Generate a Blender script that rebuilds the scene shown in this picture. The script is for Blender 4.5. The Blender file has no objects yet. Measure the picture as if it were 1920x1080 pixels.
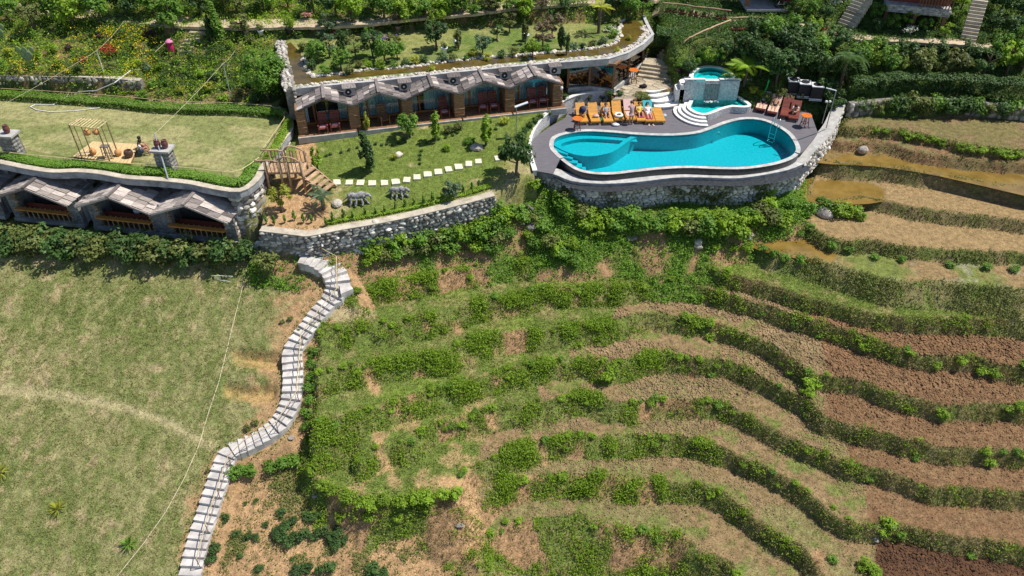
import bpy, math, random
import numpy as np
from mathutils import Vector, Matrix

# ------------------------------------------------------------------ camera, sky, sun, exposure
scene = bpy.context.scene
CAM_H, PITCH, FPX = 25.4, math.radians(39.5), 1450.0
cam_data = bpy.data.cameras.new("camera")
cam_data.sensor_width = 36.0
cam_data.lens = 36.0 * FPX / 1920.0
cam_data.clip_end = 600
cam = bpy.data.objects.new("camera", cam_data)
scene.collection.objects.link(cam)
cam.location = (0, 0, CAM_H)
cam.rotation_euler = (math.pi / 2 - PITCH, 0, 0)
scene.camera = cam

SUN_EL, SUN_AZ = math.radians(60), math.radians(78)      # azimuth measured from +Y (away from camera) towards +X
world = bpy.data.worlds.new("World")
scene.world = world
world.use_nodes = True
wn = world.node_tree
for n in list(wn.nodes):
 wn.nodes.remove(n)
wo = wn.nodes.new("ShaderNodeOutputWorld")
wb = wn.nodes.new("ShaderNodeBackground")
ws = wn.nodes.new("ShaderNodeTexSky")
ws.sky_type = 'NISHITA'
ws.sun_disc = False
ws.sun_elevation = SUN_EL
ws.sun_rotation = SUN_AZ
ws.altitude = 1500
ws.air_density = 1.0
ws.dust_density = 1.2
wb.inputs[1].default_value = 0.115
wn.links.new(ws.outputs[0], wb.inputs[0])
wn.links.new(wb.outputs[0], wo.inputs[0])

sd = bpy.data.lights.new("sun", 'SUN')
sd.energy = 5.0
sd.angle = math.radians(0.6)
sd.color = (1.0, 0.955, 0.88)
sun = bpy.data.objects.new("sun", sd)
scene.collection.objects.link(sun)
sdir = Vector((math.sin(SUN_AZ) * math.cos(SUN_EL), math.cos(SUN_AZ) * math.cos(SUN_EL), math.sin(SUN_EL)))
sun.rotation_euler = sdir.to_track_quat('Z', 'Y').to_euler()
sun.location = (30, 60, 60)

scene.view_settings.view_transform = 'Standard'
scene.view_settings.look = 'None'
scene.view_settings.exposure = 0.15
scene.view_settings.gamma = 1.0
scene.cycles.use_denoising = True
scene.cycles.max_bounces = 6
scene.cycles.diffuse_bounces = 3
scene.cycles.glossy_bounces = 2
scene.cycles.transmission_bounces = 4
scene.cycles.transparent_max_bounces = 8
scene.cycles.caustics_reflective = False
scene.cycles.caustics_refractive = False

C = scene.collection
RND = random.Random(7)
NR = np.random.default_rng(11)

# ------------------------------------------------------------------ geometry of the view: photo pixel + height -> place
_ct, _st = math.cos(PITCH), math.sin(PITCH)
def ray(px, py):
 u, v = px - 960.0, 540.0 - py
 return np.array([u, FPX * _ct + v * _st, -FPX * _st + v * _ct])
def P(px, py, z=0.0):
 d = ray(px, py)
 t = (z - CAM_H) / d[2]
 return Vector((d[0] * t, d[1] * t, z))
def PP(px, py, plane):
 a, b, c = plane
 d = ray(px, py)
 t = (a - CAM_H) / (d[2] - b * d[0] - c * d[1])
 return Vector((d[0] * t, d[1] * t, CAM_H + d[2] * t))
def to_px(x, y, z):
 zz = z - CAM_H
 dep = y * _ct - zz * _st
 up = y * _st + zz * _ct
 return 960 + FPX * x / dep, 540 - FPX * up / dep

# ------------------------------------------------------------------ object helpers
ORIGIN = {}
def link(o, parent=None):
 C.objects.link(o)
 if parent is not None:
  o.parent = parent
 return o
def tag(o, label=None, cat=None, group=None, kind=None):
 if label: o["label"] = label
 if cat: o["category"] = cat
 if group: o["group"] = group
 if kind: o["kind"] = kind
 return o
def thing(name, label, cat, loc=(0, 0, 0), rz=0.0, group=None):
 o = bpy.data.objects.new(name, None)
 o.empty_display_size = 0.2
 link(o)
 o.location = loc
 o.rotation_euler = (0, 0, rz)
 ORIGIN[o.name] = Vector(loc)
 return tag(o, label, cat, group)
def copy_tree(o, parent=None):
 c = o.copy()
 link(c)
 if parent is not None:
  c.parent = parent
 for ch in o.children:
  copy_tree(ch, c)
 return c
def inst(name, mesh, parent, loc, rot=(0, 0, 0), sc=(1, 1, 1)):
 o = bpy.data.objects.new(name, mesh)
 link(o, parent)
 o.location = loc
 o.rotation_euler = rot
 o.scale = sc if hasattr(sc, '__len__') else (sc, sc, sc)
 return o

def np_mesh(name, V, F, mat=None, smooth=False):
 """fast mesh: V (n,3) array, F (m,k) array of k-gons"""
 me = bpy.data.meshes.new(name)
 V = np.asarray(V, dtype=np.float32)
 F = np.asarray(F, dtype=np.int32)
 m, k = F.shape
 me.vertices.add(len(V))
 me.vertices.foreach_set("co", V.ravel())
 me.loops.add(m * k)
 me.loops.foreach_set("vertex_index", F.ravel())
 me.polygons.add(m)
 me.polygons.foreach_set("loop_start", np.arange(m, dtype=np.int32) * k)
 try:
  me.polygons.foreach_set("loop_total", np.full(m, k, dtype=np.int32))
 except Exception:
  pass
 if smooth:
  me.polygons.foreach_set("use_smooth", np.ones(m, dtype=bool))
 me.update(calc_edges=True)
 if mat: me.materials.append(mat)
 return me

class MB:
 def __init__(self):
  self.v = []; self.f = []
 def add(self, vs, fs):
  n = len(self.v)
  self.v.extend([tuple(p) for p in vs])
  self.f.extend([tuple(i + n for i in q) for q in fs])
  return self
 def box(self, c, s, rz=0.0, M=None, taper=1.0):
  hx, hy, hz = s[0] / 2, s[1] / 2, s[2] / 2
  pts = []
  for z in (-1, 1):
   t = taper if z > 0 else 1.0
   for x, y in ((-1, -1), (1, -1), (1, 1), (-1, 1)):
    pts.append(Vector((x * hx * t, y * hy * t, z * hz)))
  R = M if M is not None else Matrix.Rotation(rz, 3, 'Z')
  c = Vector(c)
  self.add([R @ p + c for p in pts], [(3, 2, 1, 0), (4, 5, 6, 7), (0, 1, 5, 4), (1, 2, 6, 5), (2, 3, 7, 6), (3, 0, 4, 7)])
  return self
 def beam(self, a, b, w, h, up=(0, 0, 1)):
  a, b = Vector(a), Vector(b)
  d = b - a
  L = d.length
  if L < 1e-6: return self
  y = d / L
  x = y.cross(Vector(up))
  if x.length < 1e-4: x = y.cross(Vector((1, 0, 0)))
  x.normalize()
  z = x.cross(y)
  M = Matrix((x, y, z)).transposed()
  return self.box((a + b) / 2, (w, L, h), M=M)
 def tube(self, pts, r, n=6, cap=True):
  pts = [Vector(p) for p in pts]
  k = len(pts)
  rs = r if hasattr(r, '__len__') else [r] * k
  base = len(self.v)
  ref = Vector((0.31, 0.17, 0.93))
  prev = None
  for i, p in enumerate(pts):
   d = (pts[min(i + 1, k - 1)] - pts[max(i - 1, 0)])
   if d.length < 1e-9: d = Vector((0, 0, 1))
   d.normalize()
   x = (prev - d * prev.dot(d)) if prev is not None else d.cross(ref)
   if x.length < 1e-4: x = d.cross(Vector((1, 0, 0)))
   x.normalize(); prev = x
   y = d.cross(x)
   for j in range(n):
    a = 2 * math.pi * j / n
    self.v.append(tuple(p + (x * math.cos(a) + y * math.sin(a)) * rs[i]))
  for i in range(k - 1):
   for j in range(n):
    a = base + i * n + j; b = base + i * n + (j + 1) % n
    self.f.append((a, b, b + n, a + n))
  if cap:
   self.f.append(tuple(base + j for j in range(n))[::-1])
   self.f.append(tuple(base + (k - 1) * n + j for j in range(n)))
  return self
 def lathe(self, c, prof, n=14, cap=True):
  c = Vector(c); base = len(self.v); k = len(prof)
  for r, z in prof:
   for j in range(n):
    a = 2 * math.pi * j / n
    self.v.append(tuple(c + Vector((r * math.cos(a), r * math.sin(a), z))))
  for i in range(k - 1):
   for j in range(n):
    a = base + i * n + j; b = base + i * n + (j + 1) % n
    self.f.append((a, b, b + n, a + n))
  if cap:
   self.f.append(tuple(base + j for j in range(n))[::-1])
   self.f.append(tuple(base + (k - 1) * n + j for j in range(n)))
  return self
 def prism(self, poly, z0, z1, top=True, bottom=True):
  n = len(poly); b = len(self.v)
  def zz(z, i): return z[i] if hasattr(z, '__len__') else z
  for i, p in enumerate(poly): self.v.append((p[0], p[1], zz(z0, i)))
  for i, p in enumerate(poly): self.v.append((p[0], p[1], zz(z1, i)))
  for i in range(n):
   j = (i + 1) % n
   self.f.append((b + i, b + j, b + n + j, b + n + i))
  if top: self.f.append(tuple(b + n + i for i in range(n)))
  if bottom: self.f.append(tuple(b + i for i in range(n))[::-1])
  return self
 def band(self, pa, pb, closed=False):
  """strip between two equally long point lists"""
  b = len(self.v); n = len(pa)
  self.v.extend([tuple(p) for p in pa]); self.v.extend([tuple(p) for p in pb])
  for i in range(n if closed else n - 1):
   j = (i + 1) % n
   self.f.append((b + i, b + j, b + n + j, b + n + i))
  return self
 def ribbon(self, pts, w, z0, z1):
  """solid wall along a polyline (x, y), thickness w; z0/z1 numbers or per-point lists"""
  L, R = offset_line(pts, w / 2), offset_line(pts, -w / 2)
  n = len(pts)
  def zz(z, i): return z[i] if hasattr(z, '__len__') else z
  a = [(L[i][0], L[i][1], zz(z1, i)) for i in range(n)]
  b_ = [(R[i][0], R[i][1], zz(z1, i)) for i in range(n)]
  c = [(L[i][0], L[i][1], zz(z0, i)) for i in range(n)]
  d = [(R[i][0], R[i][1], zz(z0, i)) for i in range(n)]
  self.band(b_, a); self.band(a, c); self.band(d, b_)
  self.add([a[0], b_[0], d[0], c[0]], [(0, 1, 2, 3)])
  self.add([a[-1], b_[-1], d[-1], c[-1]], [(3, 2, 1, 0)])
  return self
 def blob(self, c, s, seed=0, sub=1, rough=0.22, flat=0.0):
  V, F = ICO[sub]
  r = np.random.default_rng(seed)
  k = r.normal(size=(4, 3)) * 1.3
  amp = 1 + rough * sum(np.sin(V @ k[i] + i * 1.7) for i in range(4)) / 2 + rough * 0.5 * (r.random(len(V)) - 0.5)
  W = V * amp[:, None] * np.asarray(s)
  if flat: W[:, 2] = np.maximum(W[:, 2], -flat * s[2])
  W = W + np.asarray(c)
  self.add([tuple(p) for p in W], [tuple(q) for q in F])
  return self
 def mesh(self, name, mat=None, smooth=False):
  me = bpy.data.meshes.new(name)
  me.from_pydata(self.v, [], self.f)
  if smooth:
   me.polygons.foreach_set("use_smooth", np.ones(len(me.polygons), dtype=bool))
  if mat: me.materials.append(mat)
  me.update()
  return me
 def build(self, name, mat, parent=None, world=False, smooth=False):
  if world and parent is not None:
   o = ORIGIN[parent.name]
   self.v = [(p[0] - o[0], p[1] - o[1], p[2] - o[2]) for p in self.v]
  ob = bpy.data.objects.new(name, self.mesh(name, mat, smooth))
  link(ob, parent)
  if parent is not None and parent.name in ORIGIN:
   ORIGIN[ob.name] = ORIGIN[parent.name]
  else:
   ORIGIN[ob.name] = Vector((0, 0, 0))
  return ob

def _ico(sub):
 t = (1 + 5 ** .5) / 2
 v = [(-1, t, 0), (1, t, 0), (-1, -t, 0), (1, -t, 0), (0, -1, t), (0, 1, t), (0, -1, -t), (0, 1, -t), (t, 0, -1), (t, 0, 1), (-t, 0, -1), (-t, 0, 1)]
 f = [(0, 11, 5), (0, 5, 1), (0, 1, 7), (0, 7, 10), (0, 10, 11), (1, 5, 9), (5, 11, 4), (11, 10, 2), (10, 7, 6), (7, 1, 8), (3, 9, 4), (3, 4, 2), (3, 2, 6), (3, 6, 8), (3, 8, 9), (4, 9, 5), (2, 4, 11), (6, 2, 10), (8, 6, 7), (9, 8, 1)]
 v = [np.array(p) / np.linalg.norm(p) for p in v]
 for _ in range(sub):
  cache = {}; nf = []
  def mid(a, b):
   k = (min(a, b), max(a, b))
   if k not in cache:
    m = v[a] + v[b]; v.append(m / np.linalg.norm(m)); cache[k] = len(v) - 1
   return cache[k]
  for a, b, c in f:
   ab, bc, ca = mid(a, b), mid(b, c), mid(c, a)
   nf += [(a, ab, ca), (b, bc, ab), (c, ca, bc), (ab, bc, ca)]
  f = nf
 return np.array(v), f
ICO = [_ico(0), _ico(1), _ico(2)]

def offset_line(pts, d):
 """parallel polyline; d > 0 to the left of the walking direction"""
 out = []
 n = len(pts)
 for i in range(n):
  a = pts[max(i - 1, 0)]; b = pts[min(i + 1, n - 1)]
  tx, ty = b[0] - a[0], b[1] - a[1]
  l = math.hypot(tx, ty) or 1
  out.append((pts[i][0] - ty / l * d, pts[i][1] + tx / l * d))
 return out
def smooth_line(pts, n=6, closed=False):
 """Catmull-Rom through points of any dimension"""
 pts = [np.array(p, dtype=float) for p in pts]
 k = len(pts); out = []
 rng = range(k) if closed else range(k - 1)
 for i in rng:
  if closed:
   p0, p1, p2, p3 = pts[(i - 1) % k], pts[i], pts[(i + 1) % k], pts[(i + 2) % k]
  else:
   p0, p1, p2, p3 = pts[max(i - 1, 0)], pts[i], pts[i + 1], pts[min(i + 2, k - 1)]
  for j in range(n):
   t = j / n
   out.append(0.5 * ((2 * p1) + (-p0 + p2) * t + (2 * p0 - 5 * p1 + 4 * p2 - p3) * t * t + (-p0 + 3 * p1 - 3 * p2 + p3) * t ** 3))
 if not closed: out.append(pts[-1])
 return [tuple(p) for p in out]
def resample(pts, step):
 pts = [np.array(p, dtype=float) for p in pts]
 out = [pts[0]]; acc = 0.0
 for a, b in zip(pts[:-1], pts[1:]):
  l = np.linalg.norm(b - a)
  pos = step - acc
  while pos <= l:
   out.append(a + (b - a) * pos / l); pos += step
  acc = l - (pos - step)
 return [tuple(p) for p in out]
def poly_offset(poly, d):
 """closed polygon moved outwards by d (counter-clockwise input)"""
 n = len(poly); out = []
 area = sum(poly[i][0] * poly[(i + 1) % n][1] - poly[(i + 1) % n][0] * poly[i][1] for i in range(n))
 s = 1 if area > 0 else -1
 for i in range(n):
  a, b = poly[i - 1], poly[(i + 1) % n]
  tx, ty = b[0] - a[0], b[1] - a[1]
  l = math.hypot(tx, ty) or 1
  out.append((poly[i][0] + s * ty / l * d, poly[i][1] - s * tx / l * d))
 return out
def in_poly(X, Y, poly):
 inside = np.zeros(X.shape, bool)
 n = len(poly)
 for i in range(n):
  x1, y1 = poly[i][0], poly[i][1]; x2, y2 = poly[(i + 1) % n][0], poly[(i + 1) % n][1]
  if y1 == y2: continue
  c = ((y1 > Y) != (y2 > Y)) & (X < (x2 - x1) * (Y - y1) / (y2 - y1) + x1)
  inside ^= c
 return inside
def poly_dist(X, Y, poly, closed=True):
 d2 = np.full(X.shape, 1e9)
 n = len(poly)
 for i in range(n if closed else n - 1):
  x1, y1 = poly[i][0], poly[i][1]; x2, y2 = poly[(i + 1) % n][0], poly[(i + 1) % n][1]
  dx, dy = x2 - x1, y2 - y1
  L = dx * dx + dy * dy
  if L < 1e-12: continue
  t = np.clip(((X - x1) * dx + (Y - y1) * dy) / L, 0, 1)
  d2 = np.minimum(d2, (X - x1 - t * dx) ** 2 + (Y - y1 - t * dy) ** 2)
 return np.sqrt(d2)

def vnoise(x, y, seed=0):
 r = np.random.default_rng(seed)
 T = r.random((256, 256)).astype(np.float32)
 xi = np.floor(x).astype(int); yi = np.floor(y).astype(int)
 fx = x - xi; fy = y - yi
 fx = fx * fx * (3 - 2 * fx); fy = fy * fy * (3 - 2 * fy)
 a = T[xi % 256, yi % 256]; b = T[(xi + 1) % 256, yi % 256]
 c = T[xi % 256, (yi + 1) % 256]; d = T[(xi + 1) % 256, (yi + 1) % 256]
 return (a * (1 - fx) + b * fx) * (1 - fy) + (c * (1 - fx) + d * fx) * fy
def fbm(x, y, sc, seed=0, oct=4):
 v = 0; a = 0.5; tot = 0
 for i in range(oct):
  v = v + a * vnoise(x * sc + 31.7 * i, y * sc + 17.3 * i, seed + i); tot += a
  a *= 0.5; sc *= 2.03
 return v / tot

# ------------------------------------------------------------------ materials
def new_mat(name):
 m = bpy.data.materials.new(name)
 m.use_nodes = True
 nt = m.node_tree
 for n in list(nt.nodes): nt.nodes.remove(n)
 out = nt.nodes.new("ShaderNodeOutputMaterial")
 return m, nt, out
def N(nt, t, **kw):
 n = nt.nodes.new(t)
 for k, v in kw.items(): setattr(n, k, v)
 return n
def mat_plain(name, col, rough=0.8, var=0.25, scale=6.0, bump=0.3, bscale=None, metal=0.0, spec=0.3, col2=None, stretch=(1, 1, 1), objvar=0.0, coat=0.0, dist=0.03):
 """procedural surface: two-tone noise, bump, optional per-object brightness change"""
 m, nt, out = new_mat(name)
 bs = N(nt, "ShaderNodeBsdfPrincipled")
 tc = N(nt, "ShaderNodeTexCoord")
 mp = N(nt, "ShaderNodeMapping"); mp.inputs['Scale'].default_value = stretch
 nt.links.new(tc.outputs['Object'], mp.inputs[0])
 nz = N(nt, "ShaderNodeTexNoise"); nz.inputs['Scale'].default_value = scale; nz.inputs['Detail'].default_value = 5; nz.inputs['Roughness'].default_value = 0.65
 nt.links.new(mp.outputs[0], nz.inputs['Vector'])
 rp = N(nt, "ShaderNodeValToRGB")
 c2 = col2 if col2 else tuple(min(1, c * (1 + var * 1.4)) for c in col)
 c1 = tuple(c * (1 - var) for c in col) if not col2 else col
 rp.color_ramp.elements[0].position = 0.32; rp.color_ramp.elements[1].position = 0.68
 rp.color_ramp.elements[0].color = (*c1, 1); rp.color_ramp.elements[1].color = (*c2, 1)
 nt.links.new(nz.outputs['Fac'], rp.inputs[0])
 colsock = rp.outputs[0]
 if objvar:
  oi = N(nt, "ShaderNodeObjectInfo")
  mr = N(nt, "ShaderNodeMapRange"); mr.inputs[3].default_value = 1 - objvar; mr.inputs[4].default_value = 1 + objvar
  nt.links.new(oi.outputs['Random'], mr.inputs[0])
  mx = N(nt, "ShaderNodeVectorMath", operation='SCALE')
  nt.links.new(colsock, mx.inputs[0]); nt.links.new(mr.outputs[0], mx.inputs['Scale'])
  colsock = mx.outputs[0]
 nt.links.new(colsock, bs.inputs['Base Color'])
 bs.inputs['Roughness'].default_value = rough
 bs.inputs['Metallic'].default_value = metal
 bs.inputs['Specular IOR Level'].default_value = spec
 bs.inputs['Coat Weight'].default_value = coat
 if bump:
  nb = N(nt, "ShaderNodeTexNoise"); nb.inputs['Scale'].default_value = bscale or scale * 3; nb.inputs['Detail'].default_value = 4
  nt.links.new(mp.outputs[0], nb.inputs['Vector'])
  b = N(nt, "ShaderNodeBump"); b.inputs['Strength'].default_value = bump; b.inputs['Distance'].default_value = dist
  nt.links.new(nb.outputs['Fac'], b.inputs['Height'])
  nt.links.new(b.outputs[0], bs.inputs['Normal'])
 nt.links.new(bs.outputs[0], out.inputs[0])
 return m
def mat_leaf(name, dark, light, dry=None, transl=0.3, objvar=0.2, gloss=0.25):
 """foliage: colour runs dark..light by the leaf's own tint, shifted a little per plant"""
 m, nt, out = new_mat(name)
 at = N(nt, "ShaderNodeAttribute", attribute_name="tint")
 rp = N(nt, "ShaderNodeValToRGB")
 e = rp.color_ramp.elements
 e[0].position = 0.0; e[0].color = (*dark, 1)
 e[1].position = 0.85; e[1].color = (*light, 1)
 if dry:
  d = e.new(1.0); d.color = (*dry, 1)
 nt.links.new(at.outputs['Fac'], rp.inputs[0])
 oi = N(nt, "ShaderNodeObjectInfo")
 mr = N(nt, "ShaderNodeMapRange"); mr.inputs[3].default_value = 1 - objvar; mr.inputs[4].default_value = 1 + objvar
 nt.links.new(oi.outputs['Random'], mr.inputs[0])
 mx = N(nt, "ShaderNodeVectorMath", operation='SCALE')
 nt.links.new(rp.outputs[0], mx.inputs[0]); nt.links.new(mr.outputs[0], mx.inputs['Scale'])
 bs = N(nt, "ShaderNodeBsdfPrincipled")
 bs.inputs['Roughness'].default_value = 0.5
 bs.inputs['Specular IOR Level'].default_value = gloss
 nt.links.new(mx.outputs[0], bs.inputs['Base Color'])
 tr = N(nt, "ShaderNodeBsdfTranslucent")
 hs = N(nt, "ShaderNodeMixRGB", blend_type='MULTIPLY'); hs.inputs[0].default_value = 1
 hs.inputs[2].default_value = (1.3, 1.35, 0.5, 1)
 nt.links.new(mx.outputs[0], hs.inputs[1]); nt.links.new(hs.outputs[0], tr.inputs[0])
 ms = N(nt, "ShaderNodeMixShader"); ms.inputs[0].default_value = transl
 nt.links.new(bs.outputs[0], ms.inputs[1]); nt.links.new(tr.outputs[0], ms.inputs[2])
 nt.links.new(ms.outputs[0], out.inputs[0])
 return m
# ------------------------------------------------------------------ the hillside
FIELD = (-3.0 - 0.45 * 37.0, 0.0, 0.45)
SANDY = (-9.15 - 0.40 * 24.2, 0.0, 0.40)
GARDEN = (0.8 - 0.172 * 47.6, 0.0, 0.172)
LAWN_Z, UP_Z = 1.0, 3.2
def lev(z): return (z, -0.03, 0.0)
E_LEVEL = {'E1': -4.2, 'E2': -5.0, 'E3': -5.8, 'E4': -6.6, 'E5': -7.4, 'E6': -8.2, 'E7': -9.0, 'E8': -9.8}
E_PX = {
 'E1': [(655,560),(663,550),(700,533),(787,520),(867,503),(933,495),(1033,482),(1083,472),(1130,468),(1200,465),(1305,462),(1324,489),(1361,511),(1425,530),(1485,549),(1530,560),(1575,573),(1631,588),(1687,594),(1762,599),(1837,597),(1920,601)],
 'E2': [(600,625),(607,617),(700,607),(800,593),(883,567),(950,557),(1027,540),(1100,538),(1183,535),(1249,526),(1324,541),(1402,564),(1462,582),(1522,601),(1575,616),(1650,642),(1706,661),(1762,665),(1837,672),(1867,684),(1920,690)],
 'E3': [(592,702),(600,697),(683,680),(767,670),(833,657),(883,633),(967,620),(1050,613),(1133,603),(1200,588),(1260,590),(1342,605),(1387,624),(1432,642),(1470,665),(1500,684),(1522,699),(1549,702),(1594,706),(1631,717),(1669,736),(1725,751),(1781,759),(1837,759),(1920,762)],
 'E4': [(590,798),(600,793),(650,777),(710,760),(783,737),(877,710),(950,690),(1067,672),(1120,674),(1137,684),(1183,670),(1240,665),(1301,674),(1376,684),(1440,714),(1500,747),(1530,770),(1540,781),(1588,798),(1635,809),(1682,822),(1729,831),(1770,841),(1824,841),(1920,844)],
 'E5': [(672,862),(687,850),(719,834),(766,828),(791,809),(817,793),(867,780),(907,768),(1001,754),(1071,741),(1115,743),(1171,752),(1241,745),(1291,749),(1335,750),(1377,765),(1424,790),(1471,815),(1515,834),(1566,856),(1588,871),(1635,878),(1682,891),(1729,907),(1792,918),(1855,921),(1920,926)],
 'E6': [(850,925),(853,914),(862,893),(894,866),(976,834),(1005,825),(1077,817),(1162,815),(1253,815),(1297,822),(1351,838),(1398,857),(1436,875),(1484,900),(1525,926),(1588,976),(1630,985),(1660,980),(1698,985),(1761,998),(1824,1011),(1920,1026)],
 'E7': [(880,960),(885,941),(926,913),(976,894),(1058,891),(1162,893),(1247,900),(1304,907),(1351,926),(1399,957),(1446,989),(1496,1023),(1528,1052),(1560,1090),(1700,1120),(1920,1150)],
 'E8': [(892,1050),(898,1017),(942,982),(1001,971),(1090,971),(1190,992),(1269,998),(1288,1014),(1316,1036),(1367,1058),(1420,1100),(1600,1170),(1920,1220)],
}
SLABS = []    # name, plane, polygon, falloff, zmax
def slab(name, plane, poly, fall, zmax=None):
 SLABS.append((name, plane, poly, fall, zmax))
EDGE_W = {}
for k in E_PX:
 pl = lev(E_LEVEL[k])
 pts = [tuple(PP(x, y, pl)) for x, y in smooth_line(E_PX[k], 3)]
 EDGE_W[k] = pts
 a, b = pts[-2], pts[-1]
 yr = b[1] + (60 - b[0]) * (b[1] - a[1]) / max(b[0] - a[0], 0.3) * 0.3
 slab(k, pl, [(p[0], p[1]) for p in pts] + [(60, yr), (60, 85), (pts[0][0], 85)], 0.85)
def right_slab(name, z, px, fall, zfall=None):
 pl = (z, -0.0, 0.0)
 pts = [tuple(PP(x, y, pl)) for x, y in smooth_line(px, 3)]
 EDGE_W[name] = pts
 slab(name, pl, [(p[0], p[1]) for p in pts] + [(60, pts[-1][1] - 1.5), (60, 85), (26, 85)], fall)
right_slab('T1', -0.35, [(1618,178),(1602,215),(1590,238),(1640,240),(1700,245),(1760,256),(1820,270),(1920,280)], 1.3)
right_slab('T2', -0.9, [(1600,215),(1585,245),(1575,265),(1660,266),(1740,285),(1800,293),(1920,305)], 1.3)
right_slab('W1', -1.50, [(1590,235),(1560,275),(1545,300),(1640,307),(1700,314),(1760,325),(1850,340),(1920,350)], 1.7)
right_slab('W2', -2.45, [(1545,300),(1525,335),(1518,362),(1560,372),(1610,366),(1645,372),(1700,386),(1750,394),(1840,404),(1920,414)], 1.7)
right_slab('W3', -3.15, [(1518,340),(1500,395),(1520,425),(1560,446),(1600,452),(1640,452),(1687,462),(1785,467),(1920,477)], 1.2)
right_slab('T4', -3.75, [(1450,400),(1400,440),(1425,459),(1477,474),(1511,481),(1575,496),(1650,520),(1725,526),(1800,530),(1920,541)], 1.0)
# left field, planted ground at the foot of the stairs
fr = [(590,470),(640,500),(672,540),(668,565),(640,585),(600,625),(575,660),(575,740),(568,790),(545,830),(470,870),(440,890),(415,990),(388,1090)]
slab('FIELD', FIELD, [(p[0], p[1]) for p in (PP(x, y, FIELD) for x, y in fr)] + [(-13.0, 8), (-70, 8), (-70, 60), (-9, 60)], 0.9, -2.75)
slab('LIP', lev(-8.15), [(p[0], p[1]) for p in (PP(x, y, lev(-8.15)) for x, y in [(575,800),(570,850),(578,880),(604,905),(656,927),(722,933),(804,926),(853,914),(900,860),(880,780),(640,760)])], 1.5)
slab('SANDY', SANDY, [(-17, 26.6), (-13.0, 26.6), (-9, 25.2), (-1.9, 25.2), (-1.5, 21), (-1.6, 8), (-17, 8)], 0.8)
slab('BASE', (-12.6 - 0.42 * 20.3, 0, 0.42), [(-70, -5), (70, -5), (70, 40), (-70, 40)], 0.8, -9.0)
# garden, lawn, beds, upper garden, wooded slope
gpx = [(488,432),(560,439),(600,434),(700,417),(800,397),(880,377),(926,366),(985,332)]
CW_PX = [(1003,322,.05),(992,285,.25),(996,262,.45),(1012,240,.62),(1035,222,.74),(1060,206,.82),(1095,195,.84),(1160,189,.84)]
CW_LINE = smooth_line([(*P(x, y, 0)[:2], z) for x, y, z in CW_PX], 5)
GARDEN_POLY = [(p[0], p[1]) for p in (PP(x, y, GARDEN) for x, y in gpx)] + [(p[0], p[1]) for p in CW_LINE] + [tuple(P(1196,193,0))[:2], tuple(P(1216,197,0))[:2], tuple(P(1206,173,.8))[:2], tuple(P(1286,165,.8))[:2], tuple(P(1290,130,.8))[:2]]
slab('GARDEN', GARDEN, GARDEN_POLY + [(13, 60), (-16, 60)] + [(p[0], p[1]) for p in (PP(x, y, GARDEN) for x, y in [(520,290),(500,340)])], 9.0, 0.72)
slab('BANK', (-1.7, 0, 0), [(p[0], p[1]) for p in (P(x, y, -1.7) for x, y in [(905,392),(965,378),(1010,356),(1050,360),(1078,378),(1090,345),(925,345)])], 0.9)
slab('BANK2', (-2.6, 0, 0), [(p[0], p[1]) for p in (P(x, y, -2.6) for x, y in [(488,480),(560,482),(610,482),(700,462),(800,438),(900,418),(960,412),(1060,412),(1130,405),(1300,408),(1400,402),(1495,395),(1500,340),(600,400),(490,420)])], 0.8)
lpx = [(-150,275),(0,306),(59,318),(104,324),(148,323),(193,327),(237,335),(296,339),(356,345),(400,354),(450,360),(480,341),(492,320),(505,300),(530,265),(545,243),(541,222),(520,205)]
LAWN_EDGE = [(p[0], p[1]) for p in (P(x, y, LAWN_Z) for x, y in smooth_line(lpx, 3))]
_cut = tuple(P(425, 358, LAWN_Z))
LAWN_IN = [(p[0], p[1] + 1.7) if p[0] < _cut[0] else (p[0], p[1] + max(0, 1.7 - 3.0 * (p[0] - _cut[0]))) for p in offset_line(LAWN_EDGE, .15)]
slab('LAWN', (LAWN_Z, 0, 0), LAWN_IN + [(-16.2, 60), (-70, 60), (-70, 38)], 9.0)
BED = (2.2 - 0.31 * 51.3, 0, 0.31)
bpx = [(-200,135),(0,141),(60,143),(180,147),(258,156),(262,150)]
slab('BED', BED, [(p[0], p[1]) for p in (PP(x, y, BED) for x, y in bpx)] + [(-27, 58), (-70, 58)], 5.0, 4.0)
BED2 = (1.15 - 0.40 * 50.3, 0, 0.40)
slab('BED2', BED2, [(p[0], p[1]) for p in (PP(x, y, BED2) for x, y in [(180,165),(258,184),(350,192),(440,198),(505,205),(522,170),(526,85)])] + [(-18.5, 58), (-38, 58)], 1.5, 4.0)
upx = [(527,82),(544,171),(603,163),(707,154),(840,139),(1000,123),(1140,112),(1175,101),(1203,85),(1222,67),(1213,50),(1205,32)]
UP_EDGE = [(p[0], p[1]) for p in (P(x, y, UP_Z) for x, y in upx)]
UP_IN = [(p[0], p[1]) for p in (P(x, y, UP_Z) for x, y in [(531,95),(560,128),(620,122),(707,114),(840,100),(1000,86),(1100,78),(1135,70),(1150,55),(1160,40),(1170,28)])]
slab('UPPER', (UP_Z, 0, 0), UP_IN + [(UP_IN[-1][0] + 1, 59), (-20, 59)], 9.0)
slab('PLATEAU', (4.0 - 0.12 * 58, 0, 0.12), [(-70, 56.6), (-17.5, 56.2), (-8, 58.0), (2, 59.5), (9.5, 60.5), (9.5, 90), (-70, 90)], 1.2)
WOOD = (0.55 - 0.66 * 51.6, 0, 0.66)
slab('WOOD', WOOD, [(12.2, 51.6), (18, 51.2), (20.5, 50.6), (26, 50.9), (34, 50.6), (70, 50.2), (70, 80), (11, 80)], 3.0, 3.3)
HILL = (3.3 - 0.5 * 57.8, 0, 0.5)
slab('HILL', HILL, [(22, 58.6), (26, 57.8), (70, 56), (70, 90), (22, 90)], 1.5)
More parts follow.
